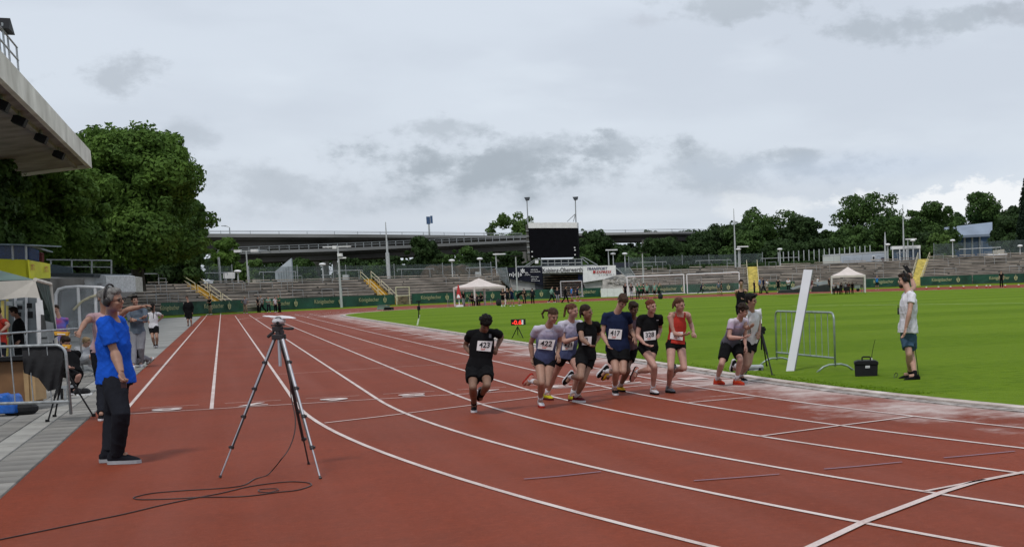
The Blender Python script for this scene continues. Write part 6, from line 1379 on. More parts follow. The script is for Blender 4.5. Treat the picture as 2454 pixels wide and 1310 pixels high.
def head_geo(mb_, c, F, U_, Sx, h):
    A = (Sx, F, U_)
    mb_.ball(c + U_ * .030 * h - F * .012 * h, (.075 * h, .096 * h, .090 * h), 14, 10, A); mb_.ball(c - U_ * .032 * h + F * .022 * h, (.060 * h, .068 * h, .080 * h), 12, 8, A)
    mb_.ball(c - U_ * .098 * h + F * .060 * h, (.030 * h, .026 * h, .022 * h), 8, 6, A); mb_.ball(c + U_ * .020 * h + F * .072 * h, (.052 * h, .018 * h, .014 * h), 8, 6, A)
    mb_.tube([c + U_ * .010 * h + F * .082 * h, c - U_ * .018 * h + F * .103 * h, c - U_ * .030 * h + F * .100 * h], [.010 * h, .014 * h, .012 * h], 8)
    for s_ in (-1, 1): mb_.ball(c + Sx * s_ * .030 * h - U_ * .028 * h + F * .070 * h, (.022 * h, .018 * h, .02 * h), 8, 6, A); mb_.ball(c + Sx * s_ * .076 * h - U_ * .008 * h - F * .005 * h, (.011 * h, .019 * h, .032 * h), 8, 6, A)
def face_parts(t, c, F, U_, Sx, h, hairm, open_=False, glasses=False):
    for s_ in (-1, 1):
        e = c + Sx * s_ * .031 * h + U_ * .004 * h + F * .079 * h
        w0 = part('eye', M_EYEW, t, lambda m: m.ball(e, (.0145 * h, .010 * h, .0075 * h), 8, 6, (Sx, F, U_))); part('iris', M_EYE, w0, lambda m: m.ball(e + F * .006 * h, (.0085 * h, .006 * h, .0078 * h), 8, 6, (Sx, F, U_)))
        part('eyebrow', hairm, t, lambda m: m.tube([e + Sx * s_ * -.015 * h + U_ * .019 * h + F * .010 * h, e + U_ * .023 * h + F * .010 * h, e + Sx * s_ * .020 * h + U_ * .018 * h], [.003 * h, .0042 * h, .0025 * h], 6))
    part('mouth', M_LIP, t, lambda m: m.ball(c - U_ * .062 * h + F * .086 * h, (.024 * h, .009 * h, (.010 if open_ else .0065) * h), 10, 6, (Sx, F, U_)))
    if glasses: part('glasses', M_BLACK, t, lambda m: ([m.tube([c + Sx * (s_ * .032 + .021 * math.cos(a)) * h + U_ * (.004 + .016 * math.sin(a)) * h + F * .098 * h for a in [k * math.pi / 5 for k in range(10)]], .0026 * h, 5, closed=True) for s_ in (-1, 1)], [m.tube([c + Sx * s_ * .056 * h + U_ * .008 * h + F * .095 * h, c + Sx * s_ * .078 * h + U_ * .006 * h], .0028 * h, 5) for s_ in (-1, 1)]))
def hair_geo(style, c, F, U_, Sx, h, pts=None):
    m = MB(); A = (Sx, F, U_)
    m.ball(c + U_ * .050 * h - F * .020 * h, (.080 * h, .099 * h, .079 * h), 14, 10, A); m.ball(c + U_ * .0 * h - F * .048 * h, (.076 * h, .058 * h, .070 * h), 12, 8, A)
    if style in ('bowl', 'short', 'curly', 'quiff'):
        m.ball(c + U_ * .088 * h + F * .025 * h, (.072 * h, .066 * h, .036 * h), 12, 8, A)
        for s_ in (-1, 1): m.ball(c + Sx * s_ * .070 * h + U_ * .03 * h + F * .01 * h, (.016 * h, .04 * h, .04 * h), 8, 6, A)
    if style in ('bowl', 'curly'): m.ball(c + U_ * .066 * h + F * .062 * h, (.066 * h, .036 * h, .030 * h), 10, 6, A)
    if style == 'curly':
        g_ = random.Random(5)
        for k in range(60):
            d = Vector((g_.gauss(0, 1), g_.gauss(0, 1), g_.gauss(0, 1))).normalized(); d = Sx * d.x + F * d.y + U_ * abs(d.z)
            if d.dot(F) > .5 and d.dot(U_) < .5: continue
            m.ball(c + U_ * .05 * h - F * .02 * h + d * .088 * h, .022 * h, 6, 4)
    if style == 'quiff':
        for k in range(9): m.tube([c + Sx * (-.05 + .0125 * k) * h + U_ * .09 * h + F * .05 * h, c + Sx * (-.045 + .0115 * k) * h + U_ * .115 * h + F * .075 * h, c + Sx * (-.04 + .011 * k) * h + U_ * (.095 - .01 * (k % 3)) * h + F * .10 * h], [.016 * h, .013 * h, .005 * h], 6)
    if style == 'bun': m.ball(c + U_ * .05 * h - F * .125 * h, (.032 * h, .03 * h, .034 * h), 8, 6, A)
    if style == 'long':
        m.ball(c - U_ * .06 * h - F * .055 * h, (.07 * h, .045 * h, .11 * h), 10, 8, A)
    if pts:
        n = len(pts); m.tube(pts, [.026 * h * (1 - .55 * i / n) * (1.25 if (style == 'braid' and i % 2) else 1) for i in range(n)], 8)
    return m
def torso_axes(J):
    hm, sm_ = (J['hA'] + J['hB']) / 2, (J['sA'] + J['sB']) / 2; s_ = ((J['sB'] - J['sA']).normalized() + (J['hB'] - J['hA']).normalized()).normalized()
    return hm, sm_, s_
def figure(t, J, o, S, lod=0):
    """J: joints in world space; o: options; S: size; lod 0 = fine, 1 = small in the picture"""
    hm, sm_, sd = torso_axes(J); ax = (sm_ - hm); F, U_ = J['F'], J['U']; Sx = F.cross(U_).normalized(); h = S * o.get('headscale', .93); c = J['head']
    tank = o.get('sleeve') == 'tank'; q_ = o.get('leg', .45); sk = SK[o.get('skin', 'fair')]; fat = o.get('fat', 1.0); dp = o.get('deep', 1.0)
    mb_ = MB(); W_ = lambda a, b_: (a * S * fat, b_ * S * fat * dp)
    limb(mb_, [hm + ax * q for q in (-.12, .05, .3, .6, .85, 1.0, 1.08)], [W_(.085, .07), W_(.125, .085), W_(.108, .075), W_(.125, .085), W_(.122, .078), W_(.095, .065), W_(.055, .055)], 14, side=sd)
    mb_.tube([J['sA'], sm_ + ax * .03, J['sB']], [(.052 if tank else .044) * S, .052 * S, (.052 if tank else .044) * S], 10)
    nb = sm_ + ax * .05; mb_.tube([nb, nb.lerp(c, .45), c - U_ * .05 * h - F * .012 * h], [.062 * S, .053 * S, .055 * S], 12)
    head_geo(mb_, c, F, U_, Sx, h)
    for k in 'AB':
        s_, e, w_ = J['s' + k], J['e' + k], J['w' + k]
        limb(mb_, bone(s_, e, (0, .3, .7, 1)), [(.052 if tank else .044) * S, (.047 if tank else .043) * S, .041 * S, .037 * S]); ar = o.get('armr', 1); limb(mb_, bone(e, w_, (0, .25, .7, 1)), [.037 * S * ar, .042 * S * ar, .032 * S * ar, .025 * S * ar])
        hp, kn, an = J['h' + k], J['k' + k], J['a' + k]
        limb(mb_, bone(hp, kn, (-.02, .2, .45, .7, 1)), [.070 * S, .078 * S, .072 * S, .062 * S, .053 * S], 12); limb(mb_, bone(kn, an, (0, .3, .65, 1)), [.053 * S, .057 * S, .042 * S, .033 * S], 12)
        mb_.ball(kn, .055 * S, 8, 6)
        td = (J['t' + k] - an).normalized(); mb_.tube([an, an + td * .1 * S], [.034 * S, .03 * S], 8)
    ex = MB()
    for k, mi in (('A', 1), ('B', -1)):
        w_ = J['w' + k]; hd = (J['g' + k] - w_).normalized(); hs = o.get('handside' + k); hs = Vector(hs) if hs is not None else (J['F'] * .3 + (J['sB'] - J['sA']).normalized() * .2 + _fwdh * .9)
        hand(ex, w_, hd, hs, S, curl=o.get('curl', .35), fist=o.get('fist' + k, False), mirror=mi)
    job('body', mb_, sk, t, .009 if lod == 0 else .014, 4, extra=ex)
    hm_ = HR[o.get('hair', 'dark')]
    face_parts(t, c, F, U_, Sx, h, hm_, o.get('open', False), o.get('glasses', False))
    job('hair', hair_geo(o.get('style', 'short'), c, F, U_, Sx, h, J.get('tail')), hm_, t, .008 if lod == 0 else .012, 2, fold=.004, fscale=60, seed=4)
    # shirt
    top = o.get('top', 'white'); tm = top if not isinstance(top, str) else CL[top]; lo = o.get('loose', 1.0); hem = o.get('hem', -.10); sl = o.get('sleeve', .5); m = MB(); V_ = lambda a, b_: (a * S * fat * lo, b_ * S * fat * dp * lo)
    if sl == 'tank':
        limb(m, [hm + ax * q for q in (hem, .1, .35, .62, .78, .95)], [V_(.178, .138), V_(.160, .120), V_(.144, .112), V_(.160, .120), V_(.148, .112), V_(.105, .088)], 16, side=sd)
        for s_ in (-1, 1): m.tube([sm_ + sd * s_ * .080 * S - ax * .16, sm_ + sd * s_ * .088 * S + ax * .095], [(.028 * S, .085 * S), (.024 * S, .070 * S)], 8, side=sd)
    else:
        limb(m, [hm + ax * q for q in (hem, .08, .3, .6, .85, .98, 1.05)], [V_(.184, .138), V_(.178, .134), V_(.148, .112), V_(.166, .122), (.156 * S * fat * lo, .112 * S * fat * lo * dp ** .3), (.110 * S * fat * lo, .086 * S * fat * lo), (.072 * S * fat, .068 * S)], 16, side=sd)
        m.tube([J['sA'] - ax * .01, sm_ + ax * .035, J['sB'] - ax * .01], [.060 * S, .062 * S, .060 * S], 12)
        for k in 'AB': m.ball(J['s' + k] - ax * .012, .066 * S, 12, 8)
        for k in 'AB':
            s_, e, w_ = J['s' + k], J['e' + k], J['w' + k]; q = sl
            P_ = [s_.lerp(e, f) for f in (-.02, .25, min(q, 1))]; aw = o.get('sleevew', 1); R_ = [.062 * S, .063 * S * aw, .062 * S * aw * (lo if q < .8 else .9)]
            if q >= 1: P_ += [e.lerp(w_, .5), e.lerp(w_, .93)]; R_ = [.070 * S, .064 * S, .052 * S, .046 * S, .036 * S]
            limb(m, P_, R_, 12)
    sh = job('shirt' if not o.get('jacket') else 'jacket', m, tm, t, .010 if lod == 0 else .016, 3, fold=o.get('fold', .008), fscale=o.get('fscale', 15), seed=sum(map(ord, t.name)) % 97)
    # trousers or shorts
    bm_ = CL[o.get('bottom', 'black')]; q = o.get('leg', .45); m = MB(); bl = o.get('bloose', 1.0)
    limb(m, [hm + ax * z for z in (-.14, -.02, .10, .17)], [(.150 * S * fat, .112 * S * dp * fat), (.170 * S * fat, .124 * S * fat * dp), (.160 * S * fat, .117 * S * fat * dp), (.152 * S * fat, .11 * S * fat * dp)], 16, side=sd)
    for k in 'AB':
        hp, kn, an = J['h' + k], J['k' + k], J['a' + k]
        if q <= 1.0: th_ = max(.088 - .034 * q, .062); limb(m, bone(hp, kn, (-.04, q * .5, q)), [.100 * S, max(.098 * bl, .090) * S, max((.098 - .016 * q) * bl, th_ + .006) * S], 14)
        else: limb(m, bone(hp, kn, (-.04, .4, 1)) + bone(kn, an, (.45, .98)), [.100 * S, .094 * S * bl, .073 * S * bl, .066 * S * bl, .058 * S * bl], 14)
    job('shorts' if q <= 1 else 'trousers', m, bm_, t, .010 if lod == 0 else .016, 3, fold=.007 if bl > .95 else .003, fscale=16, seed=abs(len(t.name) + int(c.x * 10)))
    # socks and shoes
    for k in 'AB':
        an, kn, to = J['a' + k], J['k' + k], J['t' + k]; up = (kn - an).normalized(); d = (to - an); flat = J.get('flat' + k)
        if flat: up2 = Zv.copy(); d.z = 0; d.normalize()
        else:
            d.normalize(); up2 = (up - d * up.dot(d)).normalized()
        s2 = d.cross(up2).normalized(); base = an - up2 * .085 * S; S_ = S; S = S * o.get('shoescale', 1)
        sk_ = o.get('sock', .28)
        if sk_ and q <= 1: part('sock', CL[o.get('sockc', 'white')], t, lambda m_: m_.tube(bone(an, kn, (-.08, sk_ * .5, sk_)), [.040 * S, .038 * S, .044 * S], 10), smooth_=True)
        shc = o.get('shoe' + k, o.get('shoe', 'black')); sm2 = CL[shc] if isinstance(shc, str) else shc
        m = MB(); z_ = lambda f, hh: base + d * f * S + up2 * hh * S
        m.tube([z_(-.075, .045), z_(-.04, .05), z_(.02, .055), z_(.09, .044), z_(.14, .034), z_(.185, .026)], [(.026 * S, .028 * S), (.036 * S, .042 * S), (.038 * S, .046 * S), (.043 * S, .034 * S), (.040 * S, .026 * S), (.022 * S, .016 * S)], 12, side=s2)
        m.tube([z_(-.02, .06), z_(-.022, .105)], [.043 * S, .040 * S], 12)
        so = job('shoe', m, sm2, t, .008 if lod == 0 else .012, 3)
        so_m = CL[o.get('sole', 'white')]
        out = [(-.085, 0), (-.07, .030), (-.02, .036), (.05, .038), (.12, .046), (.17, .036), (.197, 0), (.17, -.032), (.12, -.044), (.05, -.040), (-.02, -.036), (-.07, -.030)]
        part('sole', so_m, so, lambda m_: m_.prism([base + d * a * S + s2 * b_ * S + up2 * .0 for a, b_ in out], up2 * .030 * S))
        if lod == 0: part('laces', CL[o.get('lace', 'white')], so, lambda m_: [m_.tube([z_(.03 + .025 * i, .086 - .012 * i) - s2 * .022 * S, z_(.035 + .025 * i, .094 - .012 * i), z_(.03 + .025 * i, .086 - .012 * i) + s2 * .022 * S], .0035 * S, 5) for i in range(3)])
        S = S_
    return sh
BIBS = []
def runner(name_label, T, D, spec, o, S=1.0, cat='person', group=None, lod=0, root=None):
    """spec: picture positions (in an enlarged view with transform T = ox, oy, scale); bone lengths fix the depths."""
    ox, oy, sc = T; q = lambda x, y: (ox + x / sc, oy + y / sc)
    f_yaw = spec['yaw']; side = (_right * math.cos(rad(f_yaw)) + _fwdh * math.sin(rad(f_yaw)))   # from the body's picture-left to picture-right side when it faces us
    J = {}
    hx, hy = q(*spec['hip']); hm = U(hx, hy, D + spec.get('hd', 0)); hs = .088 * S; hside = (side + Vector((0, 0, spec.get('htilt', 0)))).normalized()
    J['hA'], J['hB'] = hm - hside * hs, hm + hside * hs
    sm_ = solve(hm, *q(*spec['sho']), spec.get('tl', .50 if spec.get('lean', -1) < 0 else .40) * S, spec.get('lean', -1)); st_ = spec.get('stwist', 0); ss = (_right * math.cos(rad(f_yaw + st_)) + _fwdh * math.sin(rad(f_yaw + st_)) + Zv * spec.get('stilt', 0)).normalized()
    w_ = o.get('shw', .172) * S * o.get('fat', 1) ** .5; dn = (sm_ - hm).normalized() * .022 * S; J['sA'], J['sB'] = sm_ - ss * w_ - dn, sm_ + ss * w_ - dn
    J['head'] = solve(sm_ + (sm_ - hm).normalized() * .04 * S, *q(*spec['head']), .225 * S, spec.get('hlean', -1))
    J['F'] = cdir(*spec['face']); up = (Zv + (J['head'] - sm_).normalized() * .5 + _right * spec.get('roll', 0)); J['U'] = (up - J['F'] * up.dot(J['F'])).normalized()
    for k in 'AB':
        ex_, ey, es = spec['e' + k]; wx, wy, ws = spec['w' + k]; gx, gy, gs = spec.get('g' + k, (wx + (wx - ex_) * .3, wy + (wy - ey) * .3, ws))
        J['e' + k] = solve(J['s' + k], *q(ex_, ey), .285 * S, es); J['w' + k] = solve(J['e' + k], *q(wx, wy), .245 * S, ws); J['g' + k] = solve(J['w' + k], *q(gx, gy), .10 * S, gs)
        kx, ky, ks = spec['k' + k]; ax_, ay, as_ = spec['a' + k]; tx, ty, ts = spec['t' + k]
        J['k' + k] = solve(J['h' + k], *q(kx, ky), .43 * S, ks); J['a' + k] = solve(J['k' + k], *q(ax_, ay), .41 * S, as_)
        if ts == 'flat':
            a = J['a' + k]; g_ = G(*q(tx, ty)); a2 = a.copy(); 
            # slide the ankle along its ray until the sole is on the ground
            r = ray(*q(ax_, ay)); a2 = CAM + r * ((.088 * S - CAM_H) / r.z) if abs(r.z) > .02 else a
            if (a2 - a).length < .75 * S: a = a2
            else: a.z = .088 * S
            J['a' + k] = a; dd = cdir(spec.get('foot' + k, f_yaw)); J['t' + k] = a + dd * .2 * S; J['flat' + k] = True
        else: J['t' + k] = solve(J['a' + k], *q(tx, ty), .19 * S, ts)
    if 'tail' in spec: J['tail'] = [J['head'] * 0 + U(*q(a, b_), depth_of(J['head']) + dz) for a, b_, dz in spec['tail']]
    base = (J['hA'] + J['hB']) / 2; base = Vector((base.x, base.y, 0))
    t = thing('person', base, name_label, cat, group)
    sh = figure(t, J, o, S, lod)
    if 'bib' in spec: BIBS.append((t, sh, [q(*p) for p in spec['bib']], spec['num'], depth_of(hm)))
    for f in spec.get('marks', []): BIBS.append((t, sh, [q(*p) for p in f[0]], f[1], depth_of(hm)))
    return t, J
M_BIB = mat('bib_paper', (.66, .63, .63), .7, .05, 8); M_BIBRED = mat('bib_red_print', (.55, .07, .03), .6); M_BIBBLK = mat('bib_black_print', (.012, .012, .014), .6)
def place_bibs():
    for t, sh, quad, num, d0 in BIBS:
        me = sh.data; bv = BVHTree.FromPolygons([v.co + origin(t) for v in me.vertices], [tuple(p.vertices) for p in me.polygons])
        a, b_, c, d = [Vector(p) for p in quad]     # top-left, top-right, bottom-right, bottom-left
        last = [d0 - .1]
        def at(u, v, lift):
            p = (a * (1 - u) + b_ * u) * (1 - v) + (d * (1 - u) + c * u) * v; r = ray(p.x, p.y); rn = r.normalized(); hit = bv.ray_cast(CAM, rn)
            if hit[0] is not None and abs((hit[0] - CAM).length / r.length - d0) < .6: last[0] = (hit[0] - CAM).length / r.length
            return CAM + r * (last[0] - .008 - lift)
        def smoothgrid(nu, nv):
            D_ = [[depth_of(at(i / nu, j / nv, 0)) for i in range(nu + 1)] for j in range(nv + 1)]
            for _ in range(3): D_ = [[sum(D_[y][x] for y in range(max(0, j - 1), min(nv, j + 1) + 1) for x in range(max(0, i - 1), min(nu, i + 1) + 1)) / ((min(nv, j + 1) - max(0, j - 1) + 1) * (min(nu, i + 1) - max(0, i - 1) + 1)) for i in range(nu + 1)] for j in range(nv + 1)]
            return D_
        nu, nv = 8, 6; D_ = smoothgrid(nu, nv)
        def pt(u, v, lift):
            p = (a * (1 - u) + b_ * u) * (1 - v) + (d * (1 - u) + c * u) * v; x_, y_ = min(max(u, 0), .999) * nu, min(max(v, 0), .999) * nv; i, j = int(x_), int(y_); fx, fy = x_ - i, y_ - j
            dd = (D_[j][i] * (1 - fx) + D_[j][i + 1] * fx) * (1 - fy) + (D_[j + 1][i] * (1 - fx) + D_[j + 1][i + 1] * fx) * fy
            return CAM + ray(p.x, p.y) * (dd - .004 - lift)
        if isinstance(num, str):
            m = MB(); 
            for s_ in (.004, .0): m.add([pt(i / nu, j / nv, s_) for j in range(nv + 1) for i in range(nu + 1)], [(j * (nu + 1) + i, j * (nu + 1) + i + 1, (j + 1) * (nu + 1) + i + 1, (j + 1) * (nu + 1) + i) for j in range(nv) for i in range(nu)])
            bib = m.build('bib', M_BIB, t)
            def deco(txt, u0, u1, v0, v1, mt, nm, shear=0):
                key = (txt, shear, .02)
                if key not in TXT: TXT[key] = text_mesh(txt, 1.0, shear, .02)
                vs_, fs = TXT[key]; xs = [v.x for v in vs_]; ys = [v.y for v in vs_]; m = MB()
                m.add([pt(u0 + (v.x - min(xs)) / (max(xs) - min(xs)) * (u1 - u0), v1 - (v.y - min(ys)) / (max(ys) - min(ys)) * (v1 - v0), .008) for v in vs_], fs); m.build(nm, mt, bib)
            if num: deco(num, .5 - .12 * len(num), .5 + .12 * len(num), .12, .66, M_BIBBLK, 'number')
            deco('Lauf', .28, .60, .68, .90, M_BIBRED, 'print', .3)
        else:
            kind, mt = num
            m = MB(); n1 = 6; m.add([pt(i / n1, j / 2, .004) for j in range(3) for i in range(n1 + 1)], [(j * (n1 + 1) + i, j * (n1 + 1) + i + 1, (j + 1) * (n1 + 1) + i + 1, (j + 1) * (n1 + 1) + i) for j in range(2) for i in range(n1)])
            m.build(kind, mt, t)
def foot_depth(T, x, y): return depth_of(G(T[0] + x / T[2], T[1] + y / T[2], .088))      # x, y: the ankle of the planted foot
TA, TB_, TC_, TD_, TE, TF, TG_ = (1080, 730, 4.679), (1260, 700, 4.367), (1400, 680, 4.3667), (1680, 640, 4.093), (180, 640, 2.62), (0, 560, 2.8475), (0, 780, 5.038)
GR = 'young runners leaving the start line'
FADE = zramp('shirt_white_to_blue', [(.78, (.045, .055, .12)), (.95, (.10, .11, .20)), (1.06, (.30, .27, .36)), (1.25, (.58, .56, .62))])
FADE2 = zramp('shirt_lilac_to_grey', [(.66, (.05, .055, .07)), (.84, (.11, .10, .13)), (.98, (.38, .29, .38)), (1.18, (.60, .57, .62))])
ORANGE = cloth_m('shoe_orange', (.50, .055, .02)); YELS = cloth_m('shoe_yellow', (.44, .40, .02)); AMB = cloth_m('shoe_amber', (.55, .33, .02)); WINE = cloth_m('shoe_wine', (.12, .015, .02)); PINKS = cloth_m('shoe_pink', (.50, .22, .18)); M_PRINT = mat('faint_print', (.22, .22, .36), .7); M_PAT = mat('patterned_shirt', (.045, .04, .055), .9, .9, 30, color2=(.18, .08, .09))
M_GOLDP = mat('gold_trim', (.50, .40, .20), .6)
runner('runner with bib 423 in a black kit, head bent down, apart from the pack', TA, foot_depth(TA, 262, 1150), dict(yaw=12, hip=(322, 715), sho=(368, 300), tl=.50, lean=-1, head=(392, 205), face=(20, -58), hlean=-1,
    eA=(165, 455, 1), wA=(236, 558, -1), gA=(278, 566, -1), eB=(572, 350, 1), wB=(518, 480, -1), gB=(500, 545, -1), kA=(250, 925, -1), aA=(262, 1128, 1), tA=(236, 1250, 'flat'), kB=(408, 900, -1), aB=(345, 1010, 1), tB=(328, 1108, 1),
    bib=[(303, 402), (470, 408), (448, 524), (290, 512)], num='423', marks=[([(430, 325), (458, 330), (455, 372), (428, 366)], ('badge', CL['grey'])), ([(445, 745), (470, 738), (462, 800), (440, 806)], ('stripe', M_GOLDP))]),
    dict(skin='brown', hair='black', style='curly', top='black', bottom='black', leg=.62, bloose=1.12, loose=1.08, shoe='black', sole='white', fistA=True, fistB=True, sockc='black', sock=.2, fold=.008), S=.98, group=GR)
sw = dict(bottom='black', leg=.34, bloose=.90)
runner('girl with bib 422 in a white shirt fading to blue, dark ponytail, left foot planted', TB_, foot_depth(TB_, 152, 1150), dict(yaw=22, hip=(200, 695), sho=(235, 365), lean=-1, head=(288, 245), face=(38, -26), tail=[(235, 190, .02), (195, 190, .04), (172, 225, .05), (185, 275, .04)],
    eA=(52, 535, 1), wA=(72, 705, -1), gA=(80, 760, -1), eB=(352, 525, 1), wB=(335, 640, -1), gB=(350, 700, -1), kA=(165, 945, -1), aA=(152, 1140, 1), tA=(162, 1258, 'flat'), kB=(215, 965, -1), aB=(55, 925, 1), tB=(-8, 1005, 1),
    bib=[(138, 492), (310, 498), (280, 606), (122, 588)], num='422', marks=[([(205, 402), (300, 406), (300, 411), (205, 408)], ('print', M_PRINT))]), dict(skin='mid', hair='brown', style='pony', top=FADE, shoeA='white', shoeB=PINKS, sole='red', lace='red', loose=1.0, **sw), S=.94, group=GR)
runner('girl with bib 421 in a white shirt, braid and yellow shoes, just right of 422', TB_, foot_depth(TB_, 478, 1085) + .1, dict(yaw=42, hip=(430, 668), sho=(472, 318), lean=-1, head=(494, 192), face=(58, -8), tail=[(440, 130, .04), (418, 165, .06), (410, 200, .06), (404, 235, .05), (400, 262, .05)],
    eA=(398, 520, -1), wA=(545, 476, -1), gA=(625, 440, -1), eB=(578, 470, 1), wB=(672, 552, -1), gB=(702, 584, -1), kA=(290, 880, 1), aA=(216, 1068, 1), tA=(240, 1185, 'flat'), kB=(562, 835, -1), aB=(478, 1030, 1), tB=(530, 1150, 'flat'),
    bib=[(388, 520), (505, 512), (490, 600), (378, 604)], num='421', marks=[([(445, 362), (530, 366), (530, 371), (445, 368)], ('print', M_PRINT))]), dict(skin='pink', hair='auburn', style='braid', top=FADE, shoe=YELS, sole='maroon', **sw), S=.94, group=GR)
runner('girl in a black shirt with a half-hidden bib ending in 0, looking right, behind 421', TB_, foot_depth(TB_, 532, 1110) + .1, dict(yaw=52, hip=(632, 668), sho=(655, 330), lean=-1, head=(636, 205), face=(72, -6), tail=[(588, 150, .04), (572, 185, .06), (568, 225, .05), (575, 268, .02)],
    eA=(588, 490, -1), wA=(655, 540, -1), gA=(692, 566, -1), eB=(765, 455, 1), wB=(724, 532, -1), gB=(706, 562, -1), kA=(575, 885, -1), aA=(468, 885, 1), tA=(398, 985, 1), kB=(600, 925, -1), aB=(532, 1090, 1), tB=(585, 1190, 'flat'),
    bib=[(590, 462), (690, 462), (684, 550), (588, 552)], num='0'), dict(skin='tan', hair='dark', style='pony', top='black', shoeA='black', shoeB=WINE, bottom='black', leg=.48, bloose=1.0, fistB=True), S=.95, group=GR)
runner('tall boy with bib 417 in a navy shirt, brown bowl-cut hair, looking down', TC_, foot_depth(TC_, 320, 1110), dict(yaw=18, hip=(350, 670), sho=(338, 318), lean=-1, head=(402, 180), face=(28, -48),
    eA=(192, 528, 1), wA=(238, 618, -1), gA=(264, 668, -1), eB=(492, 478, 1), wB=(528, 560, -1), gB=(544, 602, -1), kA=(333, 908, -1), aA=(318, 1100, 1), tA=(332, 1225, 'flat'), kB=(408, 915, -1), aB=(228, 912, 1), tB=(152, 1005, 1),
    bib=[(262, 468), (398, 478), (386, 580), (248, 572)], num='417'), dict(skin='fair', hair='brown', style='bowl', top='navy', bottom='black', leg=.60, bloose=1.12, loose=1.1, shoe='black', sole='white', fold=.009), S=1.0, group=GR)
runner('dark-haired boy in a patterned dark shirt half hidden behind the tall boy with bib 417', TC_, foot_depth(TC_, 385, 1100) + .2, dict(yaw=32, hip=(452, 675), sho=(505, 368), lean=-1, head=(516, 255), face=(48, -28),
    eA=(425, 540, 1), wA=(455, 560, -1), eB=(545, 515, -1), wB=(592, 490, -1), gB=(612, 455, -1), kA=(455, 905, -1), aA=(372, 1070, 1), tA=(420, 1190, 'flat'), kB=(440, 890, -1), aB=(262, 950, 1), tB=(222, 1030, 1)),
    dict(skin='brown', hair='dark', style='short', top=M_PAT, bottom='black', leg=.6, bloose=1.1, shoe=AMB, sole='black', lace='black'), S=.95, group=GR)
runner('red-haired girl with bib 328 in a black shirt, hair in a bun, white shoes', TC_, foot_depth(TC_, 722, 1100), dict(yaw=32, hip=(668, 658), sho=(692, 342), lean=-1, head=(704, 234), face=(48, -6),
    eA=(556, 545, 1), wA=(630, 625, -1), gA=(692, 652, -1), eB=(796, 470, 1), wB=(785, 525, -1), gB=(768, 545, -1), kA=(735, 862, -1), aA=(720, 1098, 1), tA=(745, 1190, 'flat'), kB=(688, 895, -1), aB=(552, 918, 1), tB=(508, 1030, 1),
    bib=[(622, 502), (750, 486), (748, 582), (628, 594)], num='328', marks=[([(758, 376), (780, 374), (780, 380), (758, 384)], ('print', CL['white']))]), dict(skin='pink', hair='red', style='bun', top='black', shoeA='white', shoeB=PINKS, sole='black', sock=.16, **sw), S=.94, group=GR)
runner('red-haired girl in a red vest and short black shorts, rightmost of the main pack', TC_, foot_depth(TC_, 886, 1090), dict(yaw=36, hip=(958, 630), sho=(992, 312), lean=-1, head=(1000, 215), face=(56, -16), tail=[(950, 180, .04), (932, 215, .05), (926, 258, .04)],
    eA=(942, 520, -1), wA=(1028, 540, -1), gA=(1082, 528, -1), eB=(1112, 405, 1), wB=(1146, 510, -1), gB=(1162, 545, -1), kA=(906, 880, -1), aA=(884, 1082, 1), tA=(905, 1165, 'flat'), kB=(1046, 878, -1), aB=(948, 905, 1), tB=(925, 1005, 1),
    bib=[(905, 505), (1035, 500), (1030, 592), (898, 572)], num='24'), dict(skin='pink', hair='auburn', style='braid', top='red', sleeve='tank', hem=.02, shoe='grey', sole='black', sockc='grey', sock=.14, fistB=True, bottom='black', leg=.24, bloose=.9), S=.95, group=GR)
runner('curly-haired boy in a lilac and grey shirt with orange shoes, leaning far forward', TD_, foot_depth(TD_, 240, 1110), dict(yaw=48, hip=(290, 745), sho=(372, 520), lean=-1, head=(414, 425), face=(66, -20),
    eA=(272, 690, -1), wA=(405, 692, -1), gA=(470, 680, -1), eB=(428, 680, 1), wB=(434, 760, -1), gB=(450, 815, -1), kA=(203, 945, -1), aA=(156, 1100, 1), tA=(162, 1205, 'flat'), kB=(385, 905, -1), aB=(345, 1050, 1), tB=(365, 1195, 'flat'),
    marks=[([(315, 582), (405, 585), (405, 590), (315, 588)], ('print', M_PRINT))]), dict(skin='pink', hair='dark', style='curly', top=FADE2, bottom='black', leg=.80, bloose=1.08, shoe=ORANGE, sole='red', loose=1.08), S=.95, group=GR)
runner('tall dark-haired boy in a white shirt, bib 178, behind the curly-haired boy', TD_, foot_depth(TD_, 385, 1105) + .35, dict(yaw=52, hip=(462, 700), sho=(492, 440), lean=-1, head=(490, 322), face=(74, -12),
    eA=(430, 580, -1), wA=(470, 600, -1), gA=(500, 580, -1), eB=(566, 540, 1), wB=(572, 635, -1), gB=(568, 678, -1), kA=(445, 955, -1), aA=(335, 965, 1), tA=(318, 1045, 1), kB=(472, 935, -1), aB=(372, 1075, 1), tB=(350, 1195, 'flat'),
    bib=[(436, 588), (500, 585), (500, 690), (436, 688)], num='178'), dict(skin='mid', hair='black', style='quiff', top='white', bottom='black', leg=.55, bloose=1.1, shoe='black', sole='white', loose=1.08), S=1.03, group=GR)
runner('man in a black sleeveless top standing on the grass behind the two rightmost runners', TD_, 43.0, dict(yaw=10, hip=(392, 378), sho=(392, 226), lean=1, head=(393, 153), face=(5, -8), eA=(348, 290, 1), wA=(392, 310, -1), eB=(440, 288, 1), wB=(415, 300, -1),
    kA=(378, 520, -1), aA=(376, 645, 1), tA=(370, 668, 'flat'), kB=(404, 520, -1), aB=(408, 645, 1), tB=(415, 668, 'flat')), dict(skin='fair', hair='dark', style='short', top='black', sleeve='tank', bottom='black', leg=.6), S=1.0, lod=1)
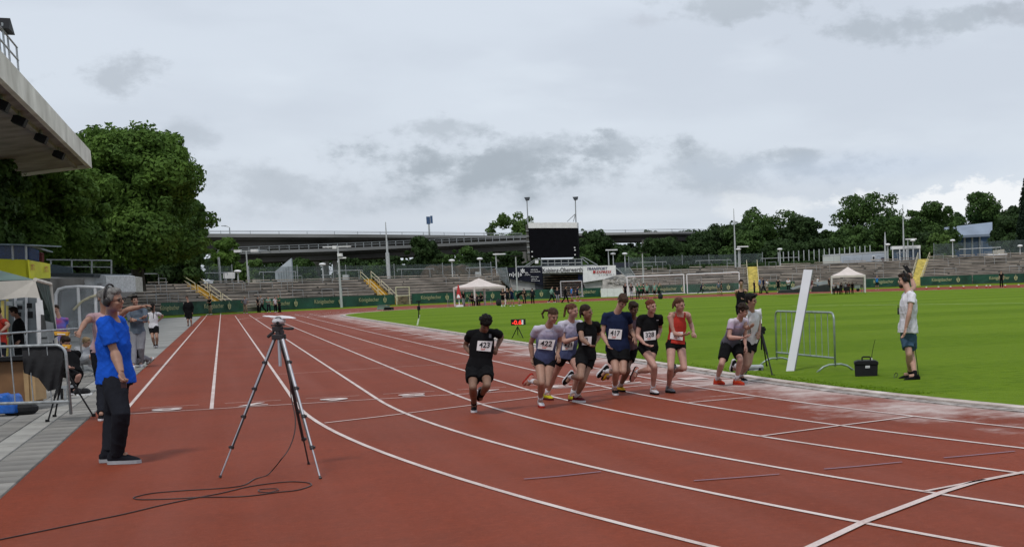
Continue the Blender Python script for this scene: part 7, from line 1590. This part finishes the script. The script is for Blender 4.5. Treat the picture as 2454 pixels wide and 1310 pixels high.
t, J = runner('starter in a white shirt and denim shorts with black headphones, arm raised, on the grass', TD_, foot_depth(TD_, 2080, 1060), dict(yaw=-78, hip=(2028, 610), sho=(2040, 262), lean=1, head=(1992, 128), face=(-86, -8), hlean=1,
    eA=(2092, 200, 1), wA=(2064, 105, 1), gA=(2050, 55, -1), eB=(2046, 440, -1), wB=(2006, 605, -1), gB=(1988, 672, -1), kA=(2040, 850, -1), aA=(2052, 1050, 1), tA=(1935, 1118, 'flat'), kB=(2062, 860, 1), aB=(2102, 1065, 1), tB=(1985, 1132, 'flat')),
    dict(skin='fair', hair='dark', style='short', top='white', bottom='jeans', leg=.78, bloose=1.12, loose=1.12, fat=1.02, shoe='black', sole='black', lace='black', sockc='black', sock=.18, fistA=True, fold=.010), S=1.07)
def headset(t, J, S, mt=M_BLACK):
    c, F, U_ = J['head'], J['F'], J['U']; Sx = F.cross(U_).normalized()
    for s_ in (-1, 1): part('ear_cup', mt, t, lambda m: m.ball(c + Sx * s_ * .092 * S - F * .004 * S - U_ * .004 * S, (.022 * S, .038 * S, .046 * S), 12, 8, (Sx, F, U_)), smooth_=True)
    part('headband', mt, t, lambda m: m.tube([c + Sx * .098 * S * math.cos(a) - F * .02 * S + U_ * (.02 + .128 * math.sin(a)) * S for a in [math.pi * k / 10 for k in range(11)]], .010 * S, 6, side=F), smooth_=True)
h_ = thing('headphones', J['head'], 'black ear defenders worn by the starter', 'headphones'); headset(h_, J, 1.07)
part('beard', HR['dark'], t, lambda m: m.ball(J['head'] - J['U'] * .088 + J['F'] * .062, (.05, .045, .035), 8, 6, (J['F'].cross(J['U']), J['F'], J['U'])))
d = depth_of(J['gA']); tt = thing('start_clapper', J['gA'], 'black start clapper held up in the starter\'s raised hand', 'start clapper')
for o_ in (0, 7): part('board', M_BLACK, tt, lambda m: m.prism([U(2163 + o_, 636 + o_ * .2, d), U(2167 + o_, 635, d), U(2184 + o_ * .4, 657, d), U(2179 + o_ * .4, 660, d)], _fwdh * .08))
tt = thing('radio', J['sB'], 'black walkie-talkie clipped to the starter\'s chest', 'radio'); d = depth_of(J['sB']); part('body', M_BLACK, tt, lambda m: m.prism([U(x_, y_, d) for x_, y_ in ((2151, 737), (2154, 737), (2155, 753), (2151, 753))], _fwdh * .04)); part('antenna', M_BLACK, tt, lambda m: rod(m, U(2152.3, 730, d + .02), U(2152.5, 738, d + .02), .006))
mb_ = MB(); mb_.tube(smooth_path([U(2189, 790, d + .2), U(2194, 840, d + .15), U(2199, 880, d + .1), U(2202, 905, d + .05)]), .007, 6); tag(mb_.build('cable', M_BLACK), 'black cable running down the starter\'s leg', 'cable')
mb_ = MB(); mb_.tube(smooth_path([G(2152, 913, .03), G(2144, 906, .03), G(2143, 899, .06), G(2147, 893, .1), G(2151, 896, .08), G(2148, 903, .04), G(2142, 905, .03)]), .006, 6); tag(mb_.build('cable', M_BLACK), 'small loop of black cable on the grass by the starter\'s shoes', 'cable')
# the large man in blue
t, J = runner('grey-haired man in a bright blue shirt with headphones standing on the track', TE, foot_depth(TE, 240, 1178), dict(yaw=97, hip=(256, 695), sho=(226, 330), lean=1, head=(236, 205), face=(86, -4), hlean=-1,
    eA=(250, 535, -1), wA=(288, 660, -1), gA=(304, 722, -1), eB=(300, 520, 1), wB=(318, 640, 1), kA=(290, 925, -1), aA=(262, 1180, 1), tA=(415, 1235, 'flat'), kB=(235, 930, 1), aB=(210, 1170, 1), tB=(330, 1215, 'flat')),
    dict(skin='mid', hair='grey', style='short', top='royal', bottom='charcoal', leg=2, bloose=1.16, fat=1.04, deep=1.25, loose=1.02, hem=-.10, sleeve=.72, shoe='charcoal', sole='ltgrey', lace='grey', fistA=True, fold=.006, fscale=22, glasses=True, shw=.20, headscale=1.0, sleevew=1.25, armr=1.22, shoescale=1.15), S=1.06)
h_ = thing('headphones', J['head'], 'black over-ear headphones worn by the man in blue', 'headphones'); headset(h_, J, 1.10, mat('headphone_black', (.016, .013, .013), .4))
tt = thing('clicker', J['gA'], 'small dark clicker held by the man in blue', 'clicker'); part('body', mat('clicker_dark', (.04, .012, .012), .4), tt, lambda m: m.box(J['gA'] - Zv * .01, (.05, .05, .09)))
runner('older grey-haired man behind the man in blue, one arm pointing to the right', TE, 19.5, dict(yaw=25, hip=(180, 520), sho=(188, 300), lean=1, head=(178, 192), face=(60, 0), eA=(62, 345, -1), wA=(28, 405, -1), gA=(14, 432, -1), eB=(332, 264, -1), wB=(418, 247, -1), gB=(455, 238, -1),
    kA=(165, 740, -1), aA=(165, 920, 1), tA=(170, 950, 'flat'), kB=(205, 740, -1), aB=(205, 920, 1), tB=(215, 950, 'flat')), dict(skin='mid', hair='grey', style='short', top='pink', sleeve=.35, bottom='charcoal', leg=2), S=1.0)
runner('dark-haired man with crossed arms in a slate hooded top and grey jeans beside the track', TE, foot_depth(TE, 390, 608), dict(yaw=22, hip=(390, 408), sho=(385, 268), lean=1, head=(374, 208), face=(48, 0), eA=(342, 335, -1), wA=(412, 322, -1), gA=(448, 312, -1), eB=(444, 338, -1), wB=(378, 332, -1), gB=(352, 326, -1),
    kA=(370, 512, -1), aA=(366, 612, 1), tA=(378, 642, 'flat'), kB=(416, 512, -1), aB=(414, 605, 1), tB=(455, 634, 'flat')), dict(skin='fair', hair='black', style='quiff', top='slate', sleeve=1.2, bottom='stone', leg=2, shoe='white', sole='white', hem=-.08), S=1.07)
runner('girl from behind in a white shirt and black shorts, long dark braid, hands on hips', TE, foot_depth(TE, 507, 490), dict(yaw=172, hip=(493, 375), sho=(492, 288), lean=1, head=(488, 245), face=(175, 0), tail=[(488, 235, -.12), (490, 262, -.15), (491, 290, -.16), (492, 322, -.16)], eA=(552, 305, 1), wA=(520, 340, -1), eB=(438, 320, 1), wB=(466, 348, -1),
    kA=(513, 440, -1), aA=(514, 490, 1), tA=(516, 502, 1), kB=(487, 440, -1), aB=(498, 490, 1), tB=(498, 503, 1)), dict(skin='mid', hair='black', style='long', top='white', bottom='black', leg=.62, shoe='black', sock=.1), S=.98, lod=1)
runner('person in a long open black coat and shorts walking up the paving', TE, foot_depth(TE, 720, 361), dict(yaw=5, hip=(712, 288), sho=(710, 222), lean=1, head=(702, 192), face=(0, -5), eA=(680, 255, 1), wA=(690, 288, -1), eB=(742, 252, 1), wB=(736, 286, -1), kA=(708, 330, -1), aA=(710, 362, 1), tA=(706, 374, 'flat'), kB=(727, 328, -1), aB=(731, 362, 1), tB=(733, 372, 'flat')),
    dict(skin='fair', hair='brown', style='short', top='black', sleeve=1.2, hem=-.42, loose=1.25, bottom='black', leg=.9, shoe='black', sock=.1, jacket=True), S=1.02, lod=1)
runner('person in a pale hooded top sitting on the paving behind the man in blue', TE, 30.0, dict(yaw=60, hip=(45, 582), sho=(55, 505), lean=1, head=(72, 468), face=(90, -20), eA=(62, 550, -1), wA=(88, 572, -1), eB=(80, 545, 1), wB=(98, 566, 1), kA=(92, 560, -1), aA=(96, 602, 1), tA=(112, 612, -1), kB=(80, 548, 1), aB=(84, 600, 1), tB=(100, 608, -1)),
    dict(skin='fair', hair='blond', style='short', top='ltgrey', sleeve=1.2, bottom='ltgrey', leg=2, shoe='white'), S=.95, lod=1)
runner('person sitting behind the man with crossed arms, white shoe stretched out', TE, 33.5, dict(yaw=80, hip=(395, 585), sho=(385, 515), lean=1, head=(385, 478), face=(80, -10), eA=(380, 560, 1), wA=(400, 580, 1), eB=(395, 555, 1), wB=(412, 575, 1), kA=(420, 560, 1), aA=(455, 585, 1), tA=(470, 560, 1), kB=(430, 565, 1), aB=(470, 580, 1), tB=(492, 556, 1)),
    dict(skin='fair', hair='brown', style='short', top='black', sleeve=1.2, bottom='stone', leg=2, shoe='white', sole='khaki'), S=.95, lod=1)
runner('dark-haired person in a black hooded top standing at the table under the left gazebo', TF, 31.5, dict(yaw=-55, hip=(128, 745), sho=(128, 585), lean=1, head=(92, 530), face=(-75, -12), eA=(95, 670, 1), wA=(60, 690, -1), eB=(168, 675, -1), wB=(130, 735, -1), kA=(125, 860, -1), aA=(125, 958, 1), tA=(105, 972, 'flat'), kB=(145, 860, -1), aB=(150, 958, 1), tB=(130, 974, 'flat')),
    dict(skin='mid', hair='dark', style='short', top='black', sleeve=1.2, bottom='black', leg=2, loose=1.15), S=1.0, lod=1)
runner('person in a red shirt at the left edge under the gazebo', TF, 29.5, dict(yaw=-40, hip=(0, 750), sho=(10, 590), lean=1, head=(-22, 530), face=(-60, -20), eA=(-50, 660, 1), wA=(-10, 690, -1), eB=(60, 622, -1), wB=(8, 665, -1), kA=(-10, 860, -1), aA=(-10, 968, 1), tA=(-20, 985, 'flat'), kB=(15, 860, -1), aB=(15, 968, 1), tB=(5, 988, 'flat')), dict(skin='fair', hair='brown', top='red', bottom='charcoal', leg=2), S=1.0, lod=1)
runner('person in a blue and red shirt and dark cap standing right of the gazebo leg', TF, 36.5, dict(yaw=20, hip=(412, 720), sho=(405, 580), lean=1, head=(383, 512), face=(10, -10), eA=(375, 660, 1), wA=(385, 715, -1), eB=(448, 640, 1), wB=(462, 700, -1), kA=(405, 810, -1), aA=(405, 900, 1), tA=(400, 915, 'flat'), kB=(425, 810, -1), aB=(428, 900, 1), tB=(432, 916, 'flat')), dict(skin='fair', hair='dark', top=mat('blue_red_shirt', (.03, .09, .35), .9, .5, 4, color2=(.35, .03, .03)), bottom='navy', leg=2), S=1.0, lod=1)
runner('person in black clothes seated on a stool behind the black jacket on the barrier', TG_, 24.5, dict(yaw=55, hip=(850, 560), sho=(815, 330), lean=1, head=(790, 195), face=(60, -35), eA=(760, 450, -1), wA=(840, 500, -1), eB=(905, 430, 1), wB=(925, 510, -1), kA=(945, 600, -1), aA=(880, 830, 1), tA=(930, 860, 'flat'), kB=(960, 585, 1), aB=(900, 800, 1), tB=(960, 830, 'flat')),
    dict(skin='pink', hair='dark', top='black', sleeve=1.2, bottom='black', leg=2, loose=1.15), S=1.05, lod=1)
run_jobs(); place_bibs()

# ------------------------------------------------------------------ people far off: small in the picture, built from the same parts in a light form
PO = {  # joints for a 1.75 m person facing +y: x right, y forward, z up
 'stand': dict(hm=(0, 0, .92), sm=(0, .02, 1.42), head=(0, .05, 1.62), e=((-.25, -.03, 1.14), (.25, -.03, 1.14)), w=((-.24, .06, .90), (.24, .06, .90)), k=((-.11, .02, .49), (.11, .02, .49)), a=((-.12, 0, .08), (.12, 0, .08))),
 'hips': dict(hm=(0, 0, .92), sm=(0, .0, 1.42), head=(0, .03, 1.62), e=((-.38, -.05, 1.18), (.38, -.05, 1.18)), w=((-.17, .04, 1.02), (.17, .04, 1.02)), k=((-.13, .02, .49), (.11, .02, .49)), a=((-.16, 0, .08), (.12, 0, .08))),
 'cross': dict(hm=(0, 0, .92), sm=(0, .0, 1.42), head=(0, .05, 1.62), e=((-.24, .08, 1.14), (.24, .08, 1.14)), w=((.05, .22, 1.16), (-.05, .22, 1.2)), k=((-.11, .02, .49), (.12, .02, .49)), a=((-.12, 0, .08), (.16, 0, .08))),
 'walk': dict(hm=(0, 0, .90), sm=(0, .06, 1.40), head=(0, .12, 1.60), e=((-.24, -.14, 1.16), (.24, .12, 1.14)), w=((-.22, -.06, .94), (.2, .30, .98)), k=((-.09, .22, .50), (.09, -.06, .48)), a=((-.10, .28, .09), (.10, -.34, .12))),
 'bend': dict(hm=(0, -.15, .90), sm=(0, .28, 1.18), head=(0, .48, 1.22), e=((-.2, .36, .92), (.2, .36, .92)), w=((-.12, .40, .68), (.12, .40, .68)), k=((-.11, .02, .49), (.11, .0, .48)), a=((-.12, 0, .08), (.12, -.02, .08))),
 'run': dict(hm=(0, 0, .88), sm=(0, .22, 1.32), head=(0, .34, 1.50), e=((-.25, -.08, 1.12), (.25, .26, 1.06)), w=((-.22, .12, 1.0), (.16, .46, 1.16)), k=((-.09, .34, .62), (.09, -.10, .48)), a=((-.1, .18, .24), (.1, -.46, .26))),
 'sit': dict(hm=(0, 0, .48), sm=(0, .04, .98), head=(0, .10, 1.18), e=((-.24, .08, .72), (.24, .08, .72)), w=((-.1, .3, .68), (.1, .3, .68)), k=((-.12, .42, .50), (.12, .42, .50)), a=((-.12, .44, .08), (.12, .44, .08))),
 'film': dict(hm=(0, 0, .92), sm=(0, .0, 1.42), head=(0, .05, 1.62), e=((-.26, .12, 1.30), (.26, .12, 1.30)), w=((-.1, .2, 1.5), (.1, .2, 1.5)), k=((-.13, .02, .49), (.13, .02, .49)), a=((-.17, 0, .08), (.17, 0, .08)))}
def far_person(px, py, hpx, pose, yaw, top, bottom, label, skin_='fair', hair='dark', leg=2.0, shoe='black', sleeve=.5, group=None, hem=-.08, hat=None, dist=None, socks=False):
    if dist: p = at_depth(px, py, dist); p.z = ground_z(p)
    else:
        z = 0.0
        for _ in range(6): p = G(px, py, z); z = min(.5, ground_z(p))
        if math.hypot(p.x, p.y) > 178: p = p * (176 / math.hypot(p.x, p.y)); p.z = ground_z(p)
    S = min(1.12, max(.72, hpx * depth_of(p) / F_PX / (PO[pose]['head'][2] + .13))); f = cdir(yaw); r = Vector((f.y, -f.x, 0)); L_ = lambda v: p + (r * v[0] + f * v[1] + Zv * v[2]) * S; q = PO[pose]
    t = thing('person', p, label, 'person', group); hm, sm_, hd = L_(q['hm']), L_(q['sm']), L_(q['head']); sk = SK[skin_]; ax = sm_ - hm
    m = MB(); m.tube([hm, sm_, sm_.lerp(hd, .6)], [(.13 * S, .09 * S), (.13 * S, .09 * S), (.05 * S, .05 * S)], 8, side=r); m.ball(hd, (.078 * S, .092 * S, .115 * S), 10, 8, (r, f, Zv)); m.ball(hd + f * .09 * S - Zv * .01 * S, .018 * S, 5, 4)
    sh_, hp_ = [sm_ + r * s_ * .175 * S for s_ in (-1, 1)], [hm + r * s_ * .09 * S for s_ in (-1, 1)]
    for i in (0, 1):
        e, w_, k, a = L_(q['e'][i]), L_(q['w'][i]), L_(q['k'][i]), L_(q['a'][i])
        m.tube([sh_[i], e, w_], [.05 * S, .04 * S, .028 * S], 7); m.tube([w_, w_ + (w_ - e).normalized() * .09 * S, w_ + (w_ - e).normalized() * .16 * S], [.036 * S, .034 * S, .012 * S], 6); m.tube([hp_[i], k, a], [.085 * S, .055 * S, .036 * S], 8)
    m.build('body', sk, t, smooth_=True)
    part('hair', HR[hair] if hat is None else CL[hat], t, lambda m: m.ball(hd + Zv * .035 * S - f * .025 * S, (.086 * S, .092 * S, .10 * S), 9, 7, (r, f, Zv)), smooth_=True)
    def shirt(m):
        m.tube([hm + ax * hem, hm + ax * .3, hm + ax * .8, sm_ + ax * .08], [(.17 * S, .13 * S), (.155 * S, .115 * S), (.17 * S, .118 * S), (.075 * S, .065 * S)], 10, side=r); m.tube([sh_[0], sm_ + ax * .03, sh_[1]], .072 * S, 8)
        for i in (0, 1):
            e, w_ = L_(q['e'][i]), L_(q['w'][i]); m.tube([sh_[i], sh_[i].lerp(e, min(1, sleeve * 1.1))] + ([e.lerp(w_, .9)] if sleeve >= 1 else []), [.072 * S, .062 * S] + ([.042 * S] if sleeve >= 1 else []), 8)
    part('shirt', CL[top] if isinstance(top, str) else top, t, shirt, smooth_=True)
    def trs(m):
        m.tube([hm - Zv * .10 * S, hm + ax * .12], [(.16 * S, .12 * S), (.155 * S, .12 * S)], 10, side=r)
        for i in (0, 1):
            k, a = L_(q['k'][i]), L_(q['a'][i])
            if leg > 1: m.tube([hp_[i], k, k.lerp(a, .97)], [.10 * S, .078 * S, .062 * S], 8)
            else: m.tube([hp_[i], hp_[i].lerp(k, leg)], [.102 * S, .092 * S], 8)
    part('trousers' if leg > 1 else 'shorts', CL[bottom], t, trs, smooth_=True)
    for i in (0, 1):
        a = L_(q['a'][i]); part('shoe', CL[shoe], t, lambda m: m.tube([a - f * .08 * S - Zv * .035 * S, a + f * .02 * S - Zv * .03 * S, a + f * .17 * S - Zv * .05 * S], [.038 * S, .045 * S, .028 * S], 8), smooth_=True)
        if socks: k = L_(q['k'][i]); part('sock', CL['white'], t, lambda m: m.tube([a, a.lerp(k, .35)], [.042 * S, .048 * S], 7))
    return t
FL = [  # px, foot y, height px, pose, yaw, top, bottom, label, extras
 (505, 754, 44, 'cross', -30, 'black', 'khaki', 'person in a black top and khaki trousers at the far end of the left lanes', dict(shoe='white')),
 (589, 751, 41, 'hips', 180, 'stone', 'khaki', 'person in dark grey with khaki trousers seen from behind, left of the far group', dict(shoe='white', hair='blond')),
 (619, 748, 38, 'stand', 90, 'black', 'black', 'person in black, leftmost of the far group of five', dict()), (630, 748, 40, 'walk', -60, 'ltgrey', 'black', 'person in a pale top with blond hair in the far group of five', dict(hair='blond')),
 (645, 748.5, 38, 'cross', 20, 'mint', 'charcoal', 'person in a mint top in the middle of the far group of five', dict(shoe='white', hair='blond')), (661, 748, 37, 'stand', 60, 'white', 'black', 'person in a white top right of the middle of the far group', dict(shoe='white')), (671, 748, 42, 'cross', -40, 'green', 'black', 'tallest person, in green and black, at the right end of the far group', dict()),
 (1206, 735, 44, 'cross', 40, 'black', 'black', 'person in black with bare legs and white socks, leftmost by the nearer gazebo', dict(leg=.6, shoe='white', socks=True)), (1217, 733, 43, 'stand', 20, 'charcoal', 'charcoal', 'grey-haired person in dark clothes, second from the left by the gazebo', dict(hair='grey', leg=.6)),
 (1228, 734, 46, 'film', -20, 'navy', 'navy', 'person in navy drinking from a bottle by the nearer gazebo', dict(leg=.6, shoe='white')), (1245, 734, 36, 'bend', 90, 'black', 'black', 'person bending forward to the right in black, by the nearer gazebo', dict(leg=.6, shoe='white', dist=134)),
 (1257, 727, 37, 'stand', 170, 'black', 'black', 'person in black coat, left one of the two standing apart', dict(sleeve=1, hem=-.4, hair='grey')), (1277, 728, 38, 'stand', 180, 'charcoal', 'black', 'person in a dark coat, right one of the two standing apart', dict(sleeve=1, hem=-.45)),
 (1322, 725, 39, 'walk', 100, 'mint', 'black', 'person in a mint hooded top walking right before the tunnel', dict(sleeve=1, shoe='white')), (1337, 725, 37, 'stand', 0, 'charcoal', 'stone', 'person in a dark jacket standing before the tunnel', dict(sleeve=1)), (1355, 726, 41, 'walk', 95, 'black', 'black', 'person in black striding right before the tunnel', dict(sleeve=1)),
 (1371, 722, 35, 'stand', -60, 'blue', 'navy', 'person in blue-grey standing before the small goal', dict(leg=.6)), (1384, 722, 37, 'walk', 110, 'navy', 'black', 'person in a dark top walking away right of the small goal', dict(leg=.6, shoe='white')),
 (1499, 716, 38, 'stand', 40, 'black', 'black', 'person in black left of the left large goal', dict()), (1514, 716, 40, 'stand', -20, 'black', 'ltgrey', 'player in a black vest and pale trousers at the left large goal', dict()), (1529, 717, 38, 'stand', 0, 'green', 'black', 'player in dark green, leftmost of the football group', dict()),
 (1537, 718, 41, 'cross', 10, 'green', 'black', 'player in green with folded arms in the football group', dict(leg=.7, shoe='white')), (1543.5, 716, 38, 'stand', 180, 'charcoal', 'black', 'player seen from behind in dark clothes in the football group', dict(leg=.7)), (1551, 717, 40, 'stand', 30, 'mint', 'black', 'player in a pale green top in the football group', dict(leg=.7)),
 (1570, 716, 40, 'stand', -30, 'mint', 'black', 'player in a pale top and black shorts right of the football group', dict(leg=.8)), (1580, 716, 42, 'film', 60, 'green', 'black', 'player in green, rightmost of the football group, with a black bag', dict(leg=.8)),
 (1680, 706, 28, 'run', 90, 'navy', 'charcoal', 'goalkeeper in blue running low in front of the right large goal', dict(shoe='mint')), (1723, 707, 33, 'stand', 180, 'slate', 'khaki', 'person in slate blue inside the right large goal, left', dict(leg=.7)), (1729, 706, 33, 'stand', 100, 'black', 'charcoal', 'person in black inside the right large goal, right', dict(leg=.7)),
 (1808, 702, 30, 'stand', 60, 'black', 'charcoal', 'small person in black at the foot of the narrow pale stairs', dict()), (1821, 703, 38, 'stand', 90, 'blue', 'charcoal', 'person in a bright blue top right of the narrow pale stairs', dict(hair='brown')), (1831, 703, 39, 'walk', -80, 'navy', 'charcoal', 'dark-topped person among the four right of the narrow pale stairs', dict()), (1839, 703, 34, 'cross', 60, 'white', 'khaki', 'person in a pale top, rightmost of the four by the narrow stairs', dict(leg=.6)),
 (1865.5, 700, 33, 'stand', 170, 'black', 'black', 'person in black with bare calves left of the covered mat', dict(leg=.9, shoe='white')), (1890, 701, 35, 'cross', -10, 'white', 'black', 'person in a white shirt and black trousers before the covered mat', dict()),
 (1945, 698, 30, 'stand', 150, 'maroon', 'pink', 'person in dark red and pink trousers just right of the white plank', dict(shoe='white')), (1960, 698, 35, 'cross', 100, 'white', 'jeans', 'grey-haired man in a white shirt and jeans by the black mats', dict(hair='grey')), (1987, 696, 31, 'stand', 60, 'black', 'black', 'grey-haired person in black at the left leg of the farther gazebo', dict(hair='grey')),
 (1998, 697, 29, 'cross', 40, 'ltgrey', 'black', 'person in a pale patterned top under the farther gazebo, left', dict(dist=150)), (2009, 696, 30, 'film', -20, 'ltgrey', 'black', 'person with a pale top filming under the farther gazebo', dict(dist=150)), (2016, 696, 28, 'stand', 30, 'black', 'black', 'person in black in the middle under the farther gazebo', dict(dist=151)),
 (2027, 695, 29, 'stand', 60, 'white', 'black', 'white-topped person under the farther gazebo, right of the middle leg', dict(dist=151)), (2034, 695, 29, 'cross', 0, 'maroon', 'black', 'person in dark red under the farther gazebo', dict(dist=151)), (2043, 695, 29, 'stand', -40, 'black', 'black', 'person in black at the right side under the farther gazebo', dict(dist=152)),
 (2102, 694, 34, 'film', 10, 'blue', 'black', 'person in a blue vest and black shorts standing right of the farther gazebo', dict(leg=.8, shoe='white')), (2400, 688, 39, 'stand', -20, 'black', 'black', 'person in black standing on the far grass at the right', dict()),
 (1111, 727, 36, 'stand', 60, 'black', 'ltgrey', 'dark-haired person with pale trousers at the left leg of the nearer gazebo', dict(dist=146)), (1131, 731, 34, 'sit', 40, 'black', 'black', 'seated person with long dark hair under the nearer gazebo, left', dict(dist=146)), (1143, 732, 30, 'sit', 0, 'charcoal', 'black', 'seated person in a dark printed top under the nearer gazebo, middle', dict(dist=145)), (1155, 732, 31, 'sit', -30, 'black', 'black', 'seated person in black under the nearer gazebo, right', dict(dist=146))]
for px, py, h_, po, yw, tp, bt, lb, ex in FL: far_person(px, py, h_, po, yw, tp, bt, lb, group='people at the far side of the ground', **ex)
for px, py, l in ((1195.5, 732, 'black bag standing on the grass right of the nearer gazebo'), (1583, 716, 'black kit bag at the feet of the rightmost football player')):
    c = G(px, py, .05); c = c if c.length < 178 else c * (175 / c.length); t = thing('bag', c, l, 'bag'); part('body', MATS['black_cloth'], t, lambda m: m.ball(c + Zv * .3, (.3, .25, .38), 9, 7))
    part('strap', M_BLACK, t, lambda m: m.tube([c + Zv * .5 - _right * .2, c + Zv * .75, c + Zv * .5 + _right * .2], .025, 5))
